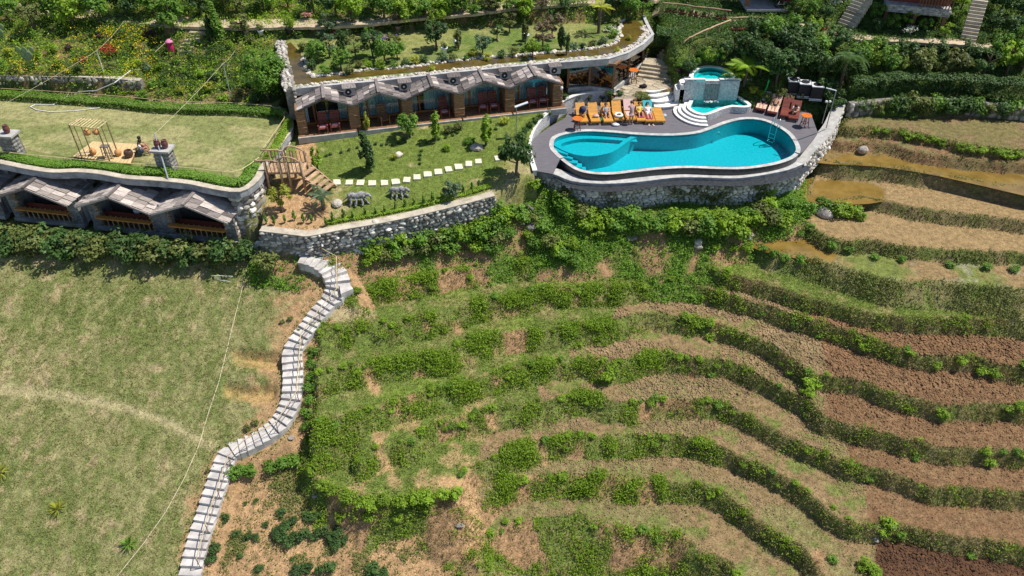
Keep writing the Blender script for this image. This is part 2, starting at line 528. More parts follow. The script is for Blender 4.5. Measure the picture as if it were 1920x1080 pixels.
slab('HILL2', (3.3 - 0.5 * 62.6, 0, 0.5), [(9, 62.6), (23, 62.6), (23, 90), (9, 90)], 1.5)
slab('FLAG', (0.70, 0, 0), [(p[0], p[1]) for p in (P(x, y, 0.7) for x, y in [(1150,188),(1205,174),(1284,166),(1290,120),(1100,120)])], 9.0)

NAMES = [s[0] for s in SLABS]
def axis(lo, hi, d, far_lo, far_hi, g=1.35):
 core = list(np.arange(lo, hi + d / 2, d))
 a, st = lo, d
 pre = []
 while a > far_lo: st *= g; a -= st; pre.append(a)
 b, st = hi, d
 post = []
 while b < far_hi: st *= g; b += st; post.append(b)
 return np.array(pre[::-1] + core + post)
GX = axis(-41.5, 41.5, 0.13, -90, 90)
GY = axis(18.5, 62.5, 0.125, -20, 110)
XX, YY = np.meshgrid(GX, GY)
# wander of the edges, so no bank runs like a ruled line
WX = XX + 0.5 * (fbm(XX, YY, 0.55, 3, 3) - 0.5) + 0.22 * (fbm(XX, YY, 2.2, 33, 2) - 0.5)
WY = YY + 0.5 * (fbm(XX, YY, 0.55, 5, 3) - 0.5) + 0.22 * (fbm(XX, YY, 2.2, 35, 2) - 0.5)
ZZ = np.full(XX.shape, -16.0)
WHO = np.full(XX.shape, -1)
INS = np.zeros(XX.shape, bool)
DOUT = np.zeros(XX.shape)
for i, (nm, pl, poly, fall, zmax) in enumerate(SLABS):
 soft = nm[0] in 'EWT' or nm in ('FIELD', 'SANDY', 'BANK', 'BANK2', 'BASE', 'BED2')
 X_, Y_ = (WX, WY) if soft else (XX, YY)
 xs = [p[0] for p in poly]; ys = [p[1] for p in poly]
 reach = 14.0 / fall + 1
 box = (XX > min(xs) - reach) & (XX < max(xs) + reach) & (YY > min(ys) - reach) & (YY < max(ys) + reach)
 if nm == 'WOOD': box &= True
 x, y = X_[box], Y_[box]
 ins = in_poly(x, y, poly)
 z = pl[0] + pl[1] * x + pl[2] * YY[box]
 if zmax is not None: z = np.minimum(z, zmax)
 d = np.where(ins, 0, poly_dist(x, y, poly))
 r = 0.10 if soft else 0.0
 if nm in E_LEVEL:
  fall = .85 + 1.1 * np.clip((x - 7.0) / 8.0, 0, 1)
 if nm in E_LEVEL and nm < 'E6':
  fall = fall + 2.4 * np.clip((EDGE_W[nm][0][0] + .1 - x) / .5, 0, 1)
 zz = z - fall * (np.sqrt(d * d + r * r) - r)
 if nm in E_LEVEL or nm in ('W1', 'W2', 'W3'):
  din = poly_dist(x, y, [(p[0], p[1]) for p in EDGE_W[nm]], closed=False)
  zz = zz + np.where(ins, 0.07 * np.exp(-(din / 0.25) ** 2), 0)      # low lip along the terrace edge
 cur = ZZ[box]
 better = zz > cur
 ZZ[box] = np.where(better, zz, cur)
 w = WHO[box]; w[better] = i; WHO[box] = w
 n = INS[box]; n[better] = ins[better]; INS[box] = n
 n = DOUT[box]; n[better] = d[better]; DOUT[box] = n
PXX, PYY = to_px(XX, YY, ZZ)

# ---- what grows or lies where
COL = {k: np.array(v) for k, v in dict(
 green=(0.135, 0.19, 0.038), bright=(0.18, 0.255, 0.038), dry=(0.27, 0.235, 0.10), straw=(0.42, 0.34, 0.18),
 soil=(0.36, 0.22, 0.115), sandy=(0.44, 0.275, 0.14), plow=(0.215, 0.128, 0.066), stubble=(0.255, 0.175, 0.09),
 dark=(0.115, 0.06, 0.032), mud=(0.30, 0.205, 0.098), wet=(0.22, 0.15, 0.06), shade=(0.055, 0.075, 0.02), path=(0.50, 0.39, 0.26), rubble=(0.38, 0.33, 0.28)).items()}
n1 = fbm(XX, YY, 0.35, 21, 4); n2 = fbm(XX, YY, 1.3, 22, 4); n3 = fbm(XX, YY, 4.0, 23, 3); n4 = fbm(XX, YY, 0.12, 24, 3)
def sm(a, lo, hi): return np.clip((a - lo) / (hi - lo), 0, 1) ** 2 * (3 - 2 * np.clip((a - lo) / (hi - lo), 0, 1))
def mixc(a, b, t): return a * (1 - t[..., None]) + b * t[..., None]
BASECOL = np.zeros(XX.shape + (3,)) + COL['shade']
GRASS = np.ones(XX.shape)            # 1 grassy, 0 bare soil: drives the fine texture
CLOD = np.zeros(XX.shape)            # ploughed
WEED = np.zeros(XX.shape)            # density of weeds
def put(mask, col, g, clod=0.0, weed=0.0):
 BASECOL[mask] = (col[mask] if col.ndim == 3 else col)
 GRASS[mask] = g[mask] if hasattr(g, 'shape') else g
 CLOD[mask] = clod[mask] if hasattr(clod, 'shape') else clod
 WEED[mask] = weed[mask] if hasattr(weed, 'shape') else weed
grass_mix = mixc(mixc(np.zeros(XX.shape + (3,)) + COL['green'], COL['dry'], sm(n2, .42, .68)), COL['bright'], sm(n1, .5, .72) * .7)
stub_mix = mixc(mixc(np.zeros(XX.shape + (3,)) + COL['stubble'], COL['dry'] * .85, sm(n1, .45, .65)), COL['green'], sm(n2, .50, .70) * .75)
plow_mix = mixc(np.zeros(XX.shape + (3,)) + COL['plow'], COL['stubble'], sm(n2, .4, .75) * .45)
edge_t = sm(n2, .35, .6)
for i, nm in enumerate(NAMES):
 f = (WHO == i) & INS
 b = (WHO == i) & ~INS
 if nm in E_LEVEL:
  k = int(nm[1])
  lim = {1: 2400, 2: 1330, 3: 1150, 4: 1060, 5: 1000, 6: 900, 7: 0, 8: 0}[k]
  lim2 = {1: 2400, 2: 1500, 3: 1545, 4: 1545, 5: 1590, 6: 1625, 7: 1645, 8: 3000}[k]
  j = PXX + 60 * (n1 - .5)
  a = f & (j < lim); s = f & (j >= lim) & (j < lim2); p = f & (j >= lim2)
  put(a, grass_mix, 1.0, 0, .25)
  put(s, stub_mix, 0.25, 0.75 * sm(n1, .35, .5), .12)
  if k == 7: put(p, np.zeros(XX.shape + (3,)) + COL['dark'], 0, 1.0)
  else: put(p, plow_mix, 0.0, 1.0)
  if k in (5, 6):
   q = f & (j < 900); t = sm(n2, .45, .6)
   put(q, mixc(grass_mix, COL['sandy'], t * .5), 1 - t * .6, 0, .3)
  if k == 4:
   q = f & (j > 900) & (j < 1110) & (PYY > 700)
   put(q, mixc(grass_mix, COL['sandy'] * .85, sm(n1, .3, .5)), 0.3, 0, 0)
  # bank below the edge
  right = np.clip((PXX - 1250) / 350, 0, 1)
  bare = np.clip(sm(n1, .60, .68) + .5 * sm(n2, .58, .68) * sm(DOUT, .25, .8), 0, 1) * (1 - .55 * right)
  bc = mixc(mixc(np.zeros(XX.shape + (3,)) + COL['green'] * 1.0, COL['dry'] * .95, sm(n2, .35, .6) * (.45 + .45 * right)), COL['soil'], bare)
  put(b, bc, 1 - bare, 0, (1 - bare) * (0.9 - .45 * right) * sm(n1 + .6 * (n2 - .5), .33, .5))
 elif nm in ('T1',):
  t = sm(n1, .4, .55)
  put(f, mixc(np.zeros(XX.shape + (3,)) + COL['stubble'] * .85, COL['green'] * .8, t * .35 + .2 * (PXX < 1700)), .4, .3, .1)
  put(b, mixc(np.zeros(XX.shape + (3,)) + COL['dry'] * .55, COL['plow'], sm(n2, .4, .6)), .6, 0, .35)
 elif nm in ('T2',):
  put(f, mixc(np.zeros(XX.shape + (3,)) + COL['dry'] * .7, COL['plow'], sm(n2, .4, .6)), .7, 0, .2)
  put(b, mixc(np.zeros(XX.shape + (3,)) + COL['plow'] * 1.05, COL['dry'] * .6, sm(n2, .45, .6) * .6), .2, 0, .05)
 elif nm in ('W1', 'W2', 'W3'):
  put(f, np.zeros(XX.shape + (3,)) + (COL['mud'] if nm != 'W1' else COL['wet']), 0, 0, 0)
  t = sm(n2, .45, .62)
  put(b, mixc(np.zeros(XX.shape + (3,)) + np.array((0.215, 0.165, 0.08)), COL['green'] * .8, t * (.4 if nm != 'W3' else .8)), .4 * t + .2, 0, (.12 if nm != 'W3' else .45) * (.2 + sm(n1, .4, .6)))
 elif nm == 'T4':
  put(f, mixc(mixc(np.zeros(XX.shape + (3,)) + COL['mud'] * .9, COL['green'], sm(n1 + .3 * (n2 - .5), .40, .62) * (PXX > 1540) * .8), COL['rubble'], sm(n2, .55, .75) * .4), .4, 0, .1)
  put(b, mixc(np.zeros(XX.shape + (3,)) + COL['green'] * .9, COL['dry'] * .9, sm(n2, .35, .6)), 1, 0, .4 * (.3 + sm(n1, .4, .6)))
 elif nm == 'FIELD':
  # turf laid in patches: strips of greener and drier sods along the fall line
  sods = .55 * fbm(XX, YY * 0.6, 2.6, 61, 3) + .25 * n3 + .2 * n1
  t = sm(sods, .40, .60)
  c = mixc(np.zeros(XX.shape + (3,)) + np.array((0.16, 0.19, 0.058)), np.array((0.31, 0.285, 0.13)), t * .72)
  c = mixc(c, np.array((0.43, 0.33, 0.19)), sm(n2, .60, .75) * .7)
  # bare orange earth along the stairs
  sx = np.interp(PYY, [480, 520, 600, 680, 740, 800, 850, 900, 1080], [560, 600, 560, 520, 520, 500, 420, 395, 350])
  wd = np.interp(PYY, [480, 540, 600, 660, 750, 860, 1080], [120, 130, 110, 55, 60, 40, 36])
  bare = sm(1 - (sx - PXX) / wd + 1.3 * (n2 - .5) + .5 * (n1 - .5), .25, .75)
  c = mixc(c, mixc(np.zeros(XX.shape + (3,)) + COL['sandy'] * .9, COL['dry'], sm(n3, .5, .7) * .5), bare)
  # worn track crossing the field
  ty = np.interp(PXX, [-100, 0, 120, 240, 320, 400], [715, 730, 742, 765, 795, 840])
  tr = np.exp(-((PYY - ty) / 11) ** 2) * (PXX < 410)
  c = mixc(c, np.array((0.44, 0.37, 0.20)), tr * .85)
  put(f, c, (1 - bare) * (1 - .85 * tr), 0, .35 * (1 - bare))
  put(b, np.zeros(XX.shape + (3,)) + COL['sandy'] * .85, 0, 0, .1)
 elif nm == 'SANDY':
  c = mixc(mixc(np.zeros(XX.shape + (3,)) + COL['sandy'], COL['soil'], sm(n1, .4, .6) * .6), COL['dry'] * .7, sm(n2, .55, .7) * .6)
  put(f, c, .15, .12, .12); put(b, c, .1, 0, .2)
 elif nm == 'LIP':
  t = sm(n2, .45, .6)
  put(f, mixc(grass_mix, COL['sandy'], t * .5), 1 - t * .6, 0, .3)
  bare = sm(n1, .55, .65)
  put(b, mixc(np.zeros(XX.shape + (3,)) + COL['green'] * .8, COL['soil'] * 1.1, bare), 1 - bare, 0, .7 * (1 - bare))
 elif nm == 'BASE':
  put(f | b, grass_mix, 1, 0, .3)
 elif nm == 'GARDEN':
  t = sm(n1, .46, .62); bare = sm(n1 * .6 + n2 * .4, .54, .64)
  c = mixc(np.zeros(XX.shape + (3,)) + np.array((0.135, 0.185, 0.035)), np.array((0.25, 0.245, 0.08)), t)
  c = mixc(c, np.array((0.40, 0.33, 0.18)), bare * .75)
  corner = sm(1 - np.hypot((PXX - 560) / 75, (PYY - 395) / 75) + .5 * (n2 - .5), 0, .3)
  c2 = sm(1 - np.hypot((PXX - 575) / 22, (PYY - 290) / 45) + .4 * (n2 - .5), 0, .3)
  corner = np.maximum(corner, c2)
  c = mixc(c, COL['sandy'], corner)
  put(f | b, c, 1 - corner, 0, .12 * (1 - corner))
 elif nm == 'LAWN':
  t = sm(fbm(XX, YY * 2, .5, 71, 4), .38, .62)
  c = mixc(np.zeros(XX.shape + (3,)) + np.array((0.21, 0.23, 0.08)), np.array((0.345, 0.315, 0.145)), t * .8)
  put(f | b, c, 1, 0, .08)
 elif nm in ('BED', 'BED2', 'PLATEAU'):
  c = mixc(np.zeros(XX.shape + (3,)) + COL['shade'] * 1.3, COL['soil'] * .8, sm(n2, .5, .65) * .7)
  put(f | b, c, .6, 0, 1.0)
 elif nm == 'UPPER':
  c = mixc(np.zeros(XX.shape + (3,)) + np.array((0.13, 0.19, 0.04)), np.array((0.25, 0.255, 0.085)), sm(n1, .42, .6))
  put(f | b, c, 1, 0, .05)
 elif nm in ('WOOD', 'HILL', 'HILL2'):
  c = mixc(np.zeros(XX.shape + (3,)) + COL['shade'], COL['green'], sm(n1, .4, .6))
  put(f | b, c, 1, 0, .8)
 elif nm in ('BANK', 'BANK2'):
  bare = sm(n1, .5, .62)
  c = mixc(np.zeros(XX.shape + (3,)) + COL['green'] * .8, COL['soil'] * .9, bare)
  put(f | b, c, 1 - bare, 0, (1 - bare * .7) * 1.0)
 elif nm == 'FLAG':
  put(f | b, np.zeros(XX.shape + (3,)) + COL['dry'] * .5, .4)
# dry banks on the E1 flat just right of the stairs
d = sm(1 - np.hypot((PXX - 655) / 60, (PYY - 590) / 18), 0, .4)
BASECOL = mixc(BASECOL, COL['straw'] * .95, d * (PYY < 612))
# trodden paths across the terraces
def trod(px, w, col, k=1.0):
 global BASECOL, GRASS, WEED
 dd = poly_dist(PXX, PYY * 1.6, [(a, b * 1.6) for a, b in px], closed=False)
 t = np.exp(-(dd / w) ** 2) * k
 t = np.clip(t * (0.7 + .8 * n2), 0, 1)
 BASECOL = mixc(BASECOL, col, t); GRASS = GRASS * (1 - t); WEED = WEED * (1 - np.clip(t * 2, 0, 1))
trod([(840,900),(868,912),(885,960),(888,1020),(885,1090)], 17, COL['sandy'] * 1.1)
trod([(706,815),(712,850),(730,880)], 9, COL['sandy'])
trod([(683,690),(698,720),(705,735)], 10, COL['sandy'])
trod([(800,600),(803,620)], 6, COL['soil']); trod([(857,605),(860,625)], 6, COL['soil'])
trod([(1308,465),(1300,495),(1295,510)], 7, COL['soil'])
trod([(1010,826),(1020,850),(1022,868)], 8, COL['sandy'])
trod([(1285,1010),(1275,1040),(1262,1070)], 11, COL['soil'])
trod([(1345,605),(1338,630)], 7, COL['soil']); trod([(1300,680),(1298,710)], 7, COL['soil'])
trod([(1118,690),(1115,670),(1128,700)], 9, COL['soil']); trod([(1520,500),(1520,600)], 1, COL['soil'], .1)
trod([(1130,500),(1140,515)], 12, COL['soil']); trod([(1545,640),(1548,665)], 8, COL['soil'])
trod([(1535,1035),(1530,1075)], 10, COL['soil']); trod([(920,780),(925,800)], 12, COL['sandy'])

# ---- relief
relief = 0.05 * (n3 - .5) * GRASS + 0.05 * (n2 - .5)
clods = np.abs(fbm(XX, YY, 3.2, 41, 2) - .5) * 2
relief = relief + CLOD * (0.16 * (clods - .35) + 0.06 * (fbm(XX, YY, 7.5, 43, 1) - .5))
fieldm = WHO == NAMES.index('FIELD')
relief = relief + fieldm * 0.05 * (fbm(XX, YY * .5, 1.5, 61, 3) - .5)
for nm in ('W1', 'W2', 'W3', 'LAWN', 'UPPER', 'FLAG', 'GARDEN'):
 mk = (WHO == NAMES.index(nm)) & INS
 relief[mk] *= 0.25
ZR = ZZ + relief
# two cuts in the field, beside the stairs
CUTS = []
for (x0, y0), (x1, y1), dep in (((432, 662), (527, 672), .55), ((414, 726), (510, 732), .5)):
 a, b_ = PP(x0, y0, FIELD), PP(x1, y1, FIELD)
 u_ = (XX - a[0]) / (b_[0] - a[0]); side = YY - a[1] - (b_[1] - a[1]) * u_ + .3 * (n2 - .5) + .12 * (n3 - .5)
 cut = np.clip((.30 - side) / .16, 0, 1) * np.clip((side + .75) / .75, 0, 1) * sm(np.minimum(u_, 1.15 - u_) + .12 * (n2 - .5), 0, .12)
 ZR = ZR - dep * cut
 t = sm(cut, .1, .3) * np.clip(.7 + 1.2 * (n3 - .5), 0, 1)
 BASECOL = mixc(BASECOL, np.array((0.40, 0.27, 0.11)), t); GRASS = GRASS * (1 - t)
# shallow hollows that hold the paddy water, with ragged shores
for px, dz in ([(1540,300),(1600,287),(1720,297),(1960,326),(1980,370),(1760,327),(1640,309)], .1), ([(1500,345),(1560,332),(1640,346),(1655,352),(1650,374),(1560,378),(1505,368)], .1), ([(1400,432),(1440,425),(1530,452),(1572,472),(1560,490),(1480,476),(1420,460)], .1):
 q = PYY + 5 * (n2 - .5) * 2; mk = in_poly(PXX + 22 * (n2 - .5), q, px) & INS
 ZR = np.where(mk, ZR - dz, ZR); BASECOL[mk] = COL['wet']
# ground dug out below the small pools
for px, zt, zc in ([(1281,183),(1278,215),(1325,222),(1412,202),(1392,176),(1284,176)], .5, -.5), ([(1292,151),(1384,151),(1378,136),(1352,124),(1318,122),(1296,132)], 1.9, .2):
 mk = in_poly(XX, YY, [tuple(P(x, y, zt))[:2] for x, y in px])
 ZR = np.where(mk, np.minimum(ZR, zc), ZR)

m, nt, out = new_mat("hillside_ground")
at = N(nt, "ShaderNodeAttribute", attribute_name="ground_colour")
ag = N(nt, "ShaderNodeAttribute", attribute_name="grassy")
ge = N(nt, "ShaderNodeNewGeometry")
na = N(nt, "ShaderNodeTexNoise"); na.inputs['Scale'].default_value = 3.3; na.inputs['Detail'].default_value = 5; na.inputs['Roughness'].default_value = .72
nb = N(nt, "ShaderNodeTexNoise"); nb.inputs['Scale'].default_value = 14; nb.inputs['Detail'].default_value = 3; nb.inputs['Roughness'].default_value = .7
for q in (na, nb): nt.links.new(ge.outputs['Position'], q.inputs['Vector'])
r1 = N(nt, "ShaderNodeMapRange"); r1.inputs[1].default_value = .3; r1.inputs[2].default_value = .7; r1.inputs[3].default_value = .55; r1.inputs[4].default_value = 1.45
nt.links.new(na.outputs['Fac'], r1.inputs[0])
r2 = N(nt, "ShaderNodeMapRange"); r2.inputs[1].default_value = .3; r2.inputs[2].default_value = .7; r2.inputs[3].default_value = .6; r2.inputs[4].default_value = 1.4
nt.links.new(nb.outputs['Fac'], r2.inputs[0])
mu = N(nt, "ShaderNodeMath", operation='MULTIPLY'); nt.links.new(r1.outputs[0], mu.inputs[0]); nt.links.new(r2.outputs[0], mu.inputs[1])
sc = N(nt, "ShaderNodeVectorMath", operation='SCALE'); nt.links.new(at.outputs['Color'], sc.inputs[0]); nt.links.new(mu.outputs[0], sc.inputs['Scale'])
# dry blades among green ones
mxd = N(nt, "ShaderNodeMixRGB"); mxd.inputs[2].default_value = (0.34, 0.28, 0.13, 1)
r3 = N(nt, "ShaderNodeMapRange"); r3.inputs[1].default_value = .55; r3.inputs[2].default_value = .68; r3.inputs[3].default_value = 0; r3.inputs[4].default_value = .5
nt.links.new(nb.outputs['Fac'], r3.inputs[0])
mg = N(nt, "ShaderNodeMath", operation='MULTIPLY'); nt.links.new(r3.outputs[0], mg.inputs[0]); nt.links.new(ag.outputs['Fac'], mg.inputs[1])
nt.links.new(mg.outputs[0], mxd.inputs[0]); nt.links.new(sc.outputs[0], mxd.inputs[1])
bs = N(nt, "ShaderNodeBsdfPrincipled"); bs.inputs['Roughness'].default_value = .95; bs.inputs['Specular IOR Level'].default_value = .1
nt.links.new(mxd.outputs[0], bs.inputs['Base Color'])
bm = N(nt, "ShaderNodeBump"); bm.inputs['Strength'].default_value = .8; bm.inputs['Distance'].default_value = .07
ad = N(nt, "ShaderNodeMath", operation='ADD'); nt.links.new(nb.outputs['Fac'], ad.inputs[0]); nt.links.new(na.outputs['Fac'], ad.inputs[1])
nt.links.new(ad.outputs[0], bm.inputs['Height']); nt.links.new(bm.outputs[0], bs.inputs['Normal'])
nt.links.new(bs.outputs[0], out.inputs[0])
GROUND_MAT = m

def ground_z(x, y):
 i = np.clip(np.searchsorted(GX, x) - 1, 0, len(GX) - 2); j = np.clip(np.searchsorted(GY, y) - 1, 0, len(GY) - 2)
 fx = (x - GX[i]) / (GX[i + 1] - GX[i]); fy = (y - GY[j]) / (GY[j + 1] - GY[j])
 return (ZR[j, i] * (1 - fx) + ZR[j, i + 1] * fx) * (1 - fy) + (ZR[j + 1, i] * (1 - fx) + ZR[j + 1, i + 1] * fx) * fy
def G(px, py, iters=40):
 """the place on the ground seen at a photo pixel (march along the ray)"""
 d = ray(px, py); d = d / np.linalg.norm(d)
 t0, t = 20.0, 20.0
 while t < 130:
  p = d * t
  if CAM_H + p[2] <= ground_z(p[0], p[1]): break
  t0 = t; t += 0.25
 for _ in range(12):
  mid_ = (t0 + t) / 2; p = d * mid_
  if CAM_H + p[2] <= ground_z(p[0], p[1]): t = mid_
  else: t0 = mid_
 p = d * t
 return Vector((p[0], p[1], CAM_H + p[2]))

def build_hillside():
 ny, nx = XX.shape
 V = np.stack([XX, YY, ZR], -1).reshape(-1, 3)
 idx = np.arange(ny * nx).reshape(ny, nx)
 F = np.stack([idx[:-1, :-1], idx[:-1, 1:], idx[1:, 1:], idx[1:, :-1]], -1).reshape(-1, 4)
 me = np_mesh("hillside", V, F, GROUND_MAT, smooth=True)
 ca = me.attributes.new("ground_colour", 'FLOAT_COLOR', 'POINT')
 ca.data.foreach_set("color", np.concatenate([np.clip(BASECOL, 0, 1).reshape(-1, 3), np.ones((ny * nx, 1))], 1).astype(np.float32).ravel())
 ga = me.attributes.new("grassy", 'FLOAT', 'POINT')
 ga.data.foreach_set("value", GRASS.astype(np.float32).ravel())
 o = bpy.data.objects.new("hillside", me)
 link(o)
 tag(o, "terraced hillside of grass, stubble and ploughed brown plots", "terrain", kind="structure")
 return o
HILLSIDE = build_hillside()
# ------------------------------------------------------------------ shared materials
M = {}
M['stone'] = mat_plain("rubble_stone", (0.40, 0.365, 0.315), .9, .35, 5, .5, objvar=.42)
M['stone_pale'] = mat_plain("pale_stone", (0.62, 0.585, 0.53), .85, .3, 6, .5, objvar=.4)
M['stone_dark'] = mat_plain("dark_stone", (0.20, 0.185, 0.165), .9, .4, 5, .5, objvar=.4)
M['mortar'] = mat_plain("mortar", (0.20, 0.185, 0.16), .95, .35, 4, .5)
M['mortar_pale'] = mat_plain("pale_mortar", (0.36, 0.35, 0.33), .95, .35, 3, .4)
M['concrete'] = mat_plain("concrete", (0.40, 0.38, 0.35), .9, .22, 2.2, .3, bscale=14)
M['concrete_warm'] = mat_plain("warm_concrete", (0.47, 0.41, 0.32), .9, .25, 1.8, .35, bscale=14)
M['concrete_grey'] = mat_plain("weathered_grey_concrete", (0.27, 0.28, 0.29), .9, .45, 1.4, .3, bscale=12)
M['plaster'] = mat_plain("white_plaster", (0.72, 0.70, 0.66), .85, .12, 3, .2)
M['white_mosaic'] = mat_plain("white_pebble_mosaic", (0.30, 0.30, 0.30), .8, .3, 9, .6, col2=(0.72, 0.71, 0.69), bscale=10)
M['deck'] = mat_plain("grey_decking", (0.135, 0.125, 0.137), .75, .25, 1.2, .35, stretch=(1, 14, 1), bscale=5)
M['tile_dark'] = mat_plain("dark_pool_tile", (0.035, 0.038, 0.042), .35, .5, 5, .2, spec=.5)
M['coping'] = mat_plain("pale_coping_stone", (0.44, 0.43, 0.41), .7, .25, 2.4, .2)
M['wood_old'] = mat_plain("weathered_grey_wood", (0.17, 0.145, 0.135), .9, .45, 2.2, .6, stretch=(9, 1, 9), objvar=.5)
M['wood_old_light'] = mat_plain("silvered_wood", (0.36, 0.31, 0.275), .9, .4, 2.2, .6, stretch=(9, 1, 9), objvar=.45)
M['wood_orange'] = mat_plain("varnished_orange_wood", (0.56, 0.24, 0.055), .45, .22, 3, .15, stretch=(1, 9, 1), coat=.15)
M['wood_red'] = mat_plain("dark_red_stained_wood", (0.20, 0.05, 0.035), .5, .3, 4, .2, stretch=(1, 7, 1), objvar=.2)
M['wood_brown'] = mat_plain("brown_timber", (0.22, 0.115, 0.055), .65, .35, 3, .3, stretch=(1, 1, 7), objvar=.15)
M['log'] = mat_plain("brown_split_logs", (0.28, 0.155, 0.075), .8, .4, 4, .5, stretch=(1, 6, 6), objvar=.2)
M['rustic'] = mat_plain("bare_branch_wood", (0.42, 0.28, 0.17), .8, .3, 4, .45, objvar=.2)
M['bamboo'] = mat_plain("dry_bamboo", (0.58, 0.46, 0.25), .55, .25, 5, .2, objvar=.15)
M['bamboo_dark'] = mat_plain("brown_bamboo", (0.25, 0.17, 0.09), .6, .3, 5, .2, objvar=.15)
M['plank'] = mat_plain("pale_planks", (0.60, 0.44, 0.22), .7, .2, 2, .2, stretch=(8, 1, 1))
M['white_metal'] = mat_plain("white_painted_metal", (0.72, 0.73, 0.74), .4, .08, 6, .0)
M['grey_metal'] = mat_plain("grey_metal", (0.36, 0.37, 0.38), .4, .15, 6, .0, metal=.5)
M['steel'] = mat_plain("polished_steel", (0.7, 0.71, 0.72), .18, .05, 6, .0, metal=1.0)
M['black'] = mat_plain("black_plastic", (0.02, 0.02, 0.022), .5, .3, 6, .0)
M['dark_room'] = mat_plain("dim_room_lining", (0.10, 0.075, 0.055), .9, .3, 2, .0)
M['rope'] = mat_plain("pale_rope", (0.62, 0.54, 0.36), .8, .15, 8, .0)
M['white_hose'] = mat_plain("white_hose", (0.72, 0.72, 0.68), .5, .08, 8, .0)
M['clay'] = mat_plain("maroon_glazed_clay", (0.14, 0.045, 0.045), .35, .3, 4, .1, coat=.3)
M['terracotta'] = mat_plain("terracotta", (0.36, 0.13, 0.07), .8, .25, 6, .15, objvar=.15)
M['rock'] = mat_plain("boulder_rock", (0.30, 0.265, 0.23), .9, .4, 2.2, .6, objvar=.3)
M['path'] = mat_plain("tamped_path", (0.47, 0.37, 0.25), .95, .2, 1.5, .4, bscale=9)
M['flag'] = mat_plain("buff_flagstone", (0.36, 0.30, 0.21), .9, .3, 2.5, .4, objvar=.3)
M['soil'] = mat_plain("brown_soil", (0.2, 0.13, 0.075), .95, .3, 4, .5)
M['turf'] = mat_plain("roof_turf", (0.10, 0.15, 0.035), .95, .3, 1.2, .8, col2=(0.24, 0.245, 0.08), bscale=16)

def mat_glass(name, tint, refl=.06, op=.35):
 m, nt, out = new_mat(name)
 t = N(nt, "ShaderNodeBsdfTransparent"); t.inputs[0].default_value = (*tint, 1)
 g = N(nt, "ShaderNodeBsdfGlossy"); g.inputs['Roughness'].default_value = .03
 f = N(nt, "ShaderNodeFresnel"); f.inputs[0].default_value = 1.5
 mr = N(nt, "ShaderNodeMath", operation='ADD'); mr.inputs[1].default_value = refl
 nt.links.new(f.outputs[0], mr.inputs[0])
 mx = N(nt, "ShaderNodeMixShader"); nt.links.new(mr.outputs[0], mx.inputs[0]); nt.links.new(t.outputs[0], mx.inputs[1]); nt.links.new(g.outputs[0], mx.inputs[2])
 nt.links.new(mx.outputs[0], out.inputs[0])
 return m
M['glass'] = mat_glass("window_glass", (0.80, 0.88, 0.90), .02)
def mat_pool_water(name, tint):
 m, nt, out = new_mat(name)
 t = N(nt, "ShaderNodeBsdfTransparent"); t.inputs[0].default_value = (*tint, 1)
 g = N(nt, "ShaderNodeBsdfGlossy"); g.inputs['Roughness'].default_value = .05
 f = N(nt, "ShaderNodeFresnel"); f.inputs[0].default_value = 1.33
 ge = N(nt, "ShaderNodeNewGeometry")
 nz = N(nt, "ShaderNodeTexNoise"); nz.inputs['Scale'].default_value = 3.0; nz.inputs['Detail'].default_value = 3
 nt.links.new(ge.outputs['Position'], nz.inputs['Vector'])
 b = N(nt, "ShaderNodeBump"); b.inputs['Strength'].default_value = .4; b.inputs['Distance'].default_value = .06
 nt.links.new(nz.outputs['Fac'], b.inputs['Height'])
 nt.links.new(b.outputs[0], g.inputs['Normal']); nt.links.new(b.outputs[0], f.inputs['Normal'])
 mx = N(nt, "ShaderNodeMixShader"); nt.links.new(f.outputs[0], mx.inputs[0]); nt.links.new(t.outputs[0], mx.inputs[1]); nt.links.new(g.outputs[0], mx.inputs[2])
 nt.links.new(mx.outputs[0], out.inputs[0])
 return m
M['pool_water'] = mat_pool_water("clear_pool_water", (0.50, 0.93, 0.96))
def mat_muddy(name, c1, c2, rough=.12, scale=1.2):
 m, nt, out = new_mat(name)
 bs = N(nt, "ShaderNodeBsdfPrincipled")
 ge = N(nt, "ShaderNodeNewGeometry")
 nz = N(nt, "ShaderNodeTexNoise"); nz.inputs['Scale'].default_value = scale; nz.inputs['Detail'].default_value = 5; nz.inputs['Roughness'].default_value = .6
 nt.links.new(ge.outputs['Position'], nz.inputs['Vector'])
 rp = N(nt, "ShaderNodeValToRGB"); rp.color_ramp.elements[0].position = .35; rp.color_ramp.elements[1].position = .65
 rp.color_ramp.elements[0].color = (*c1, 1); rp.color_ramp.elements[1].color = (*c2, 1)
 nt.links.new(nz.outputs['Fac'], rp.inputs[0]); nt.links.new(rp.outputs[0], bs.inputs['Base Color'])
 bs.inputs['Roughness'].default_value = rough; bs.inputs['Specular IOR Level'].default_value = .5
 n2_ = N(nt, "ShaderNodeTexNoise"); n2_.inputs['Scale'].default_value = 9; n2_.inputs['Detail'].default_value = 2
 nt.links.new(ge.outputs['Position'], n2_.inputs['Vector'])
 b = N(nt, "ShaderNodeBump"); b.inputs['Strength'].default_value = .12; b.inputs['Distance'].default_value = .02
 nt.links.new(n2_.outputs['Fac'], b.inputs['Height']); nt.links.new(b.outputs[0], bs.inputs['Normal'])
 nt.links.new(bs.outputs[0], out.inputs[0])
 return m
M['paddy_water'] = mat_muddy("brown_paddy_water", (0.17, 0.105, 0.022), (0.28, 0.18, 0.05), .15, .8)
M['mud'] = mat_muddy("wet_mud", (0.40, 0.29, 0.14), (0.33, 0.235, 0.11), .55, 1.6)
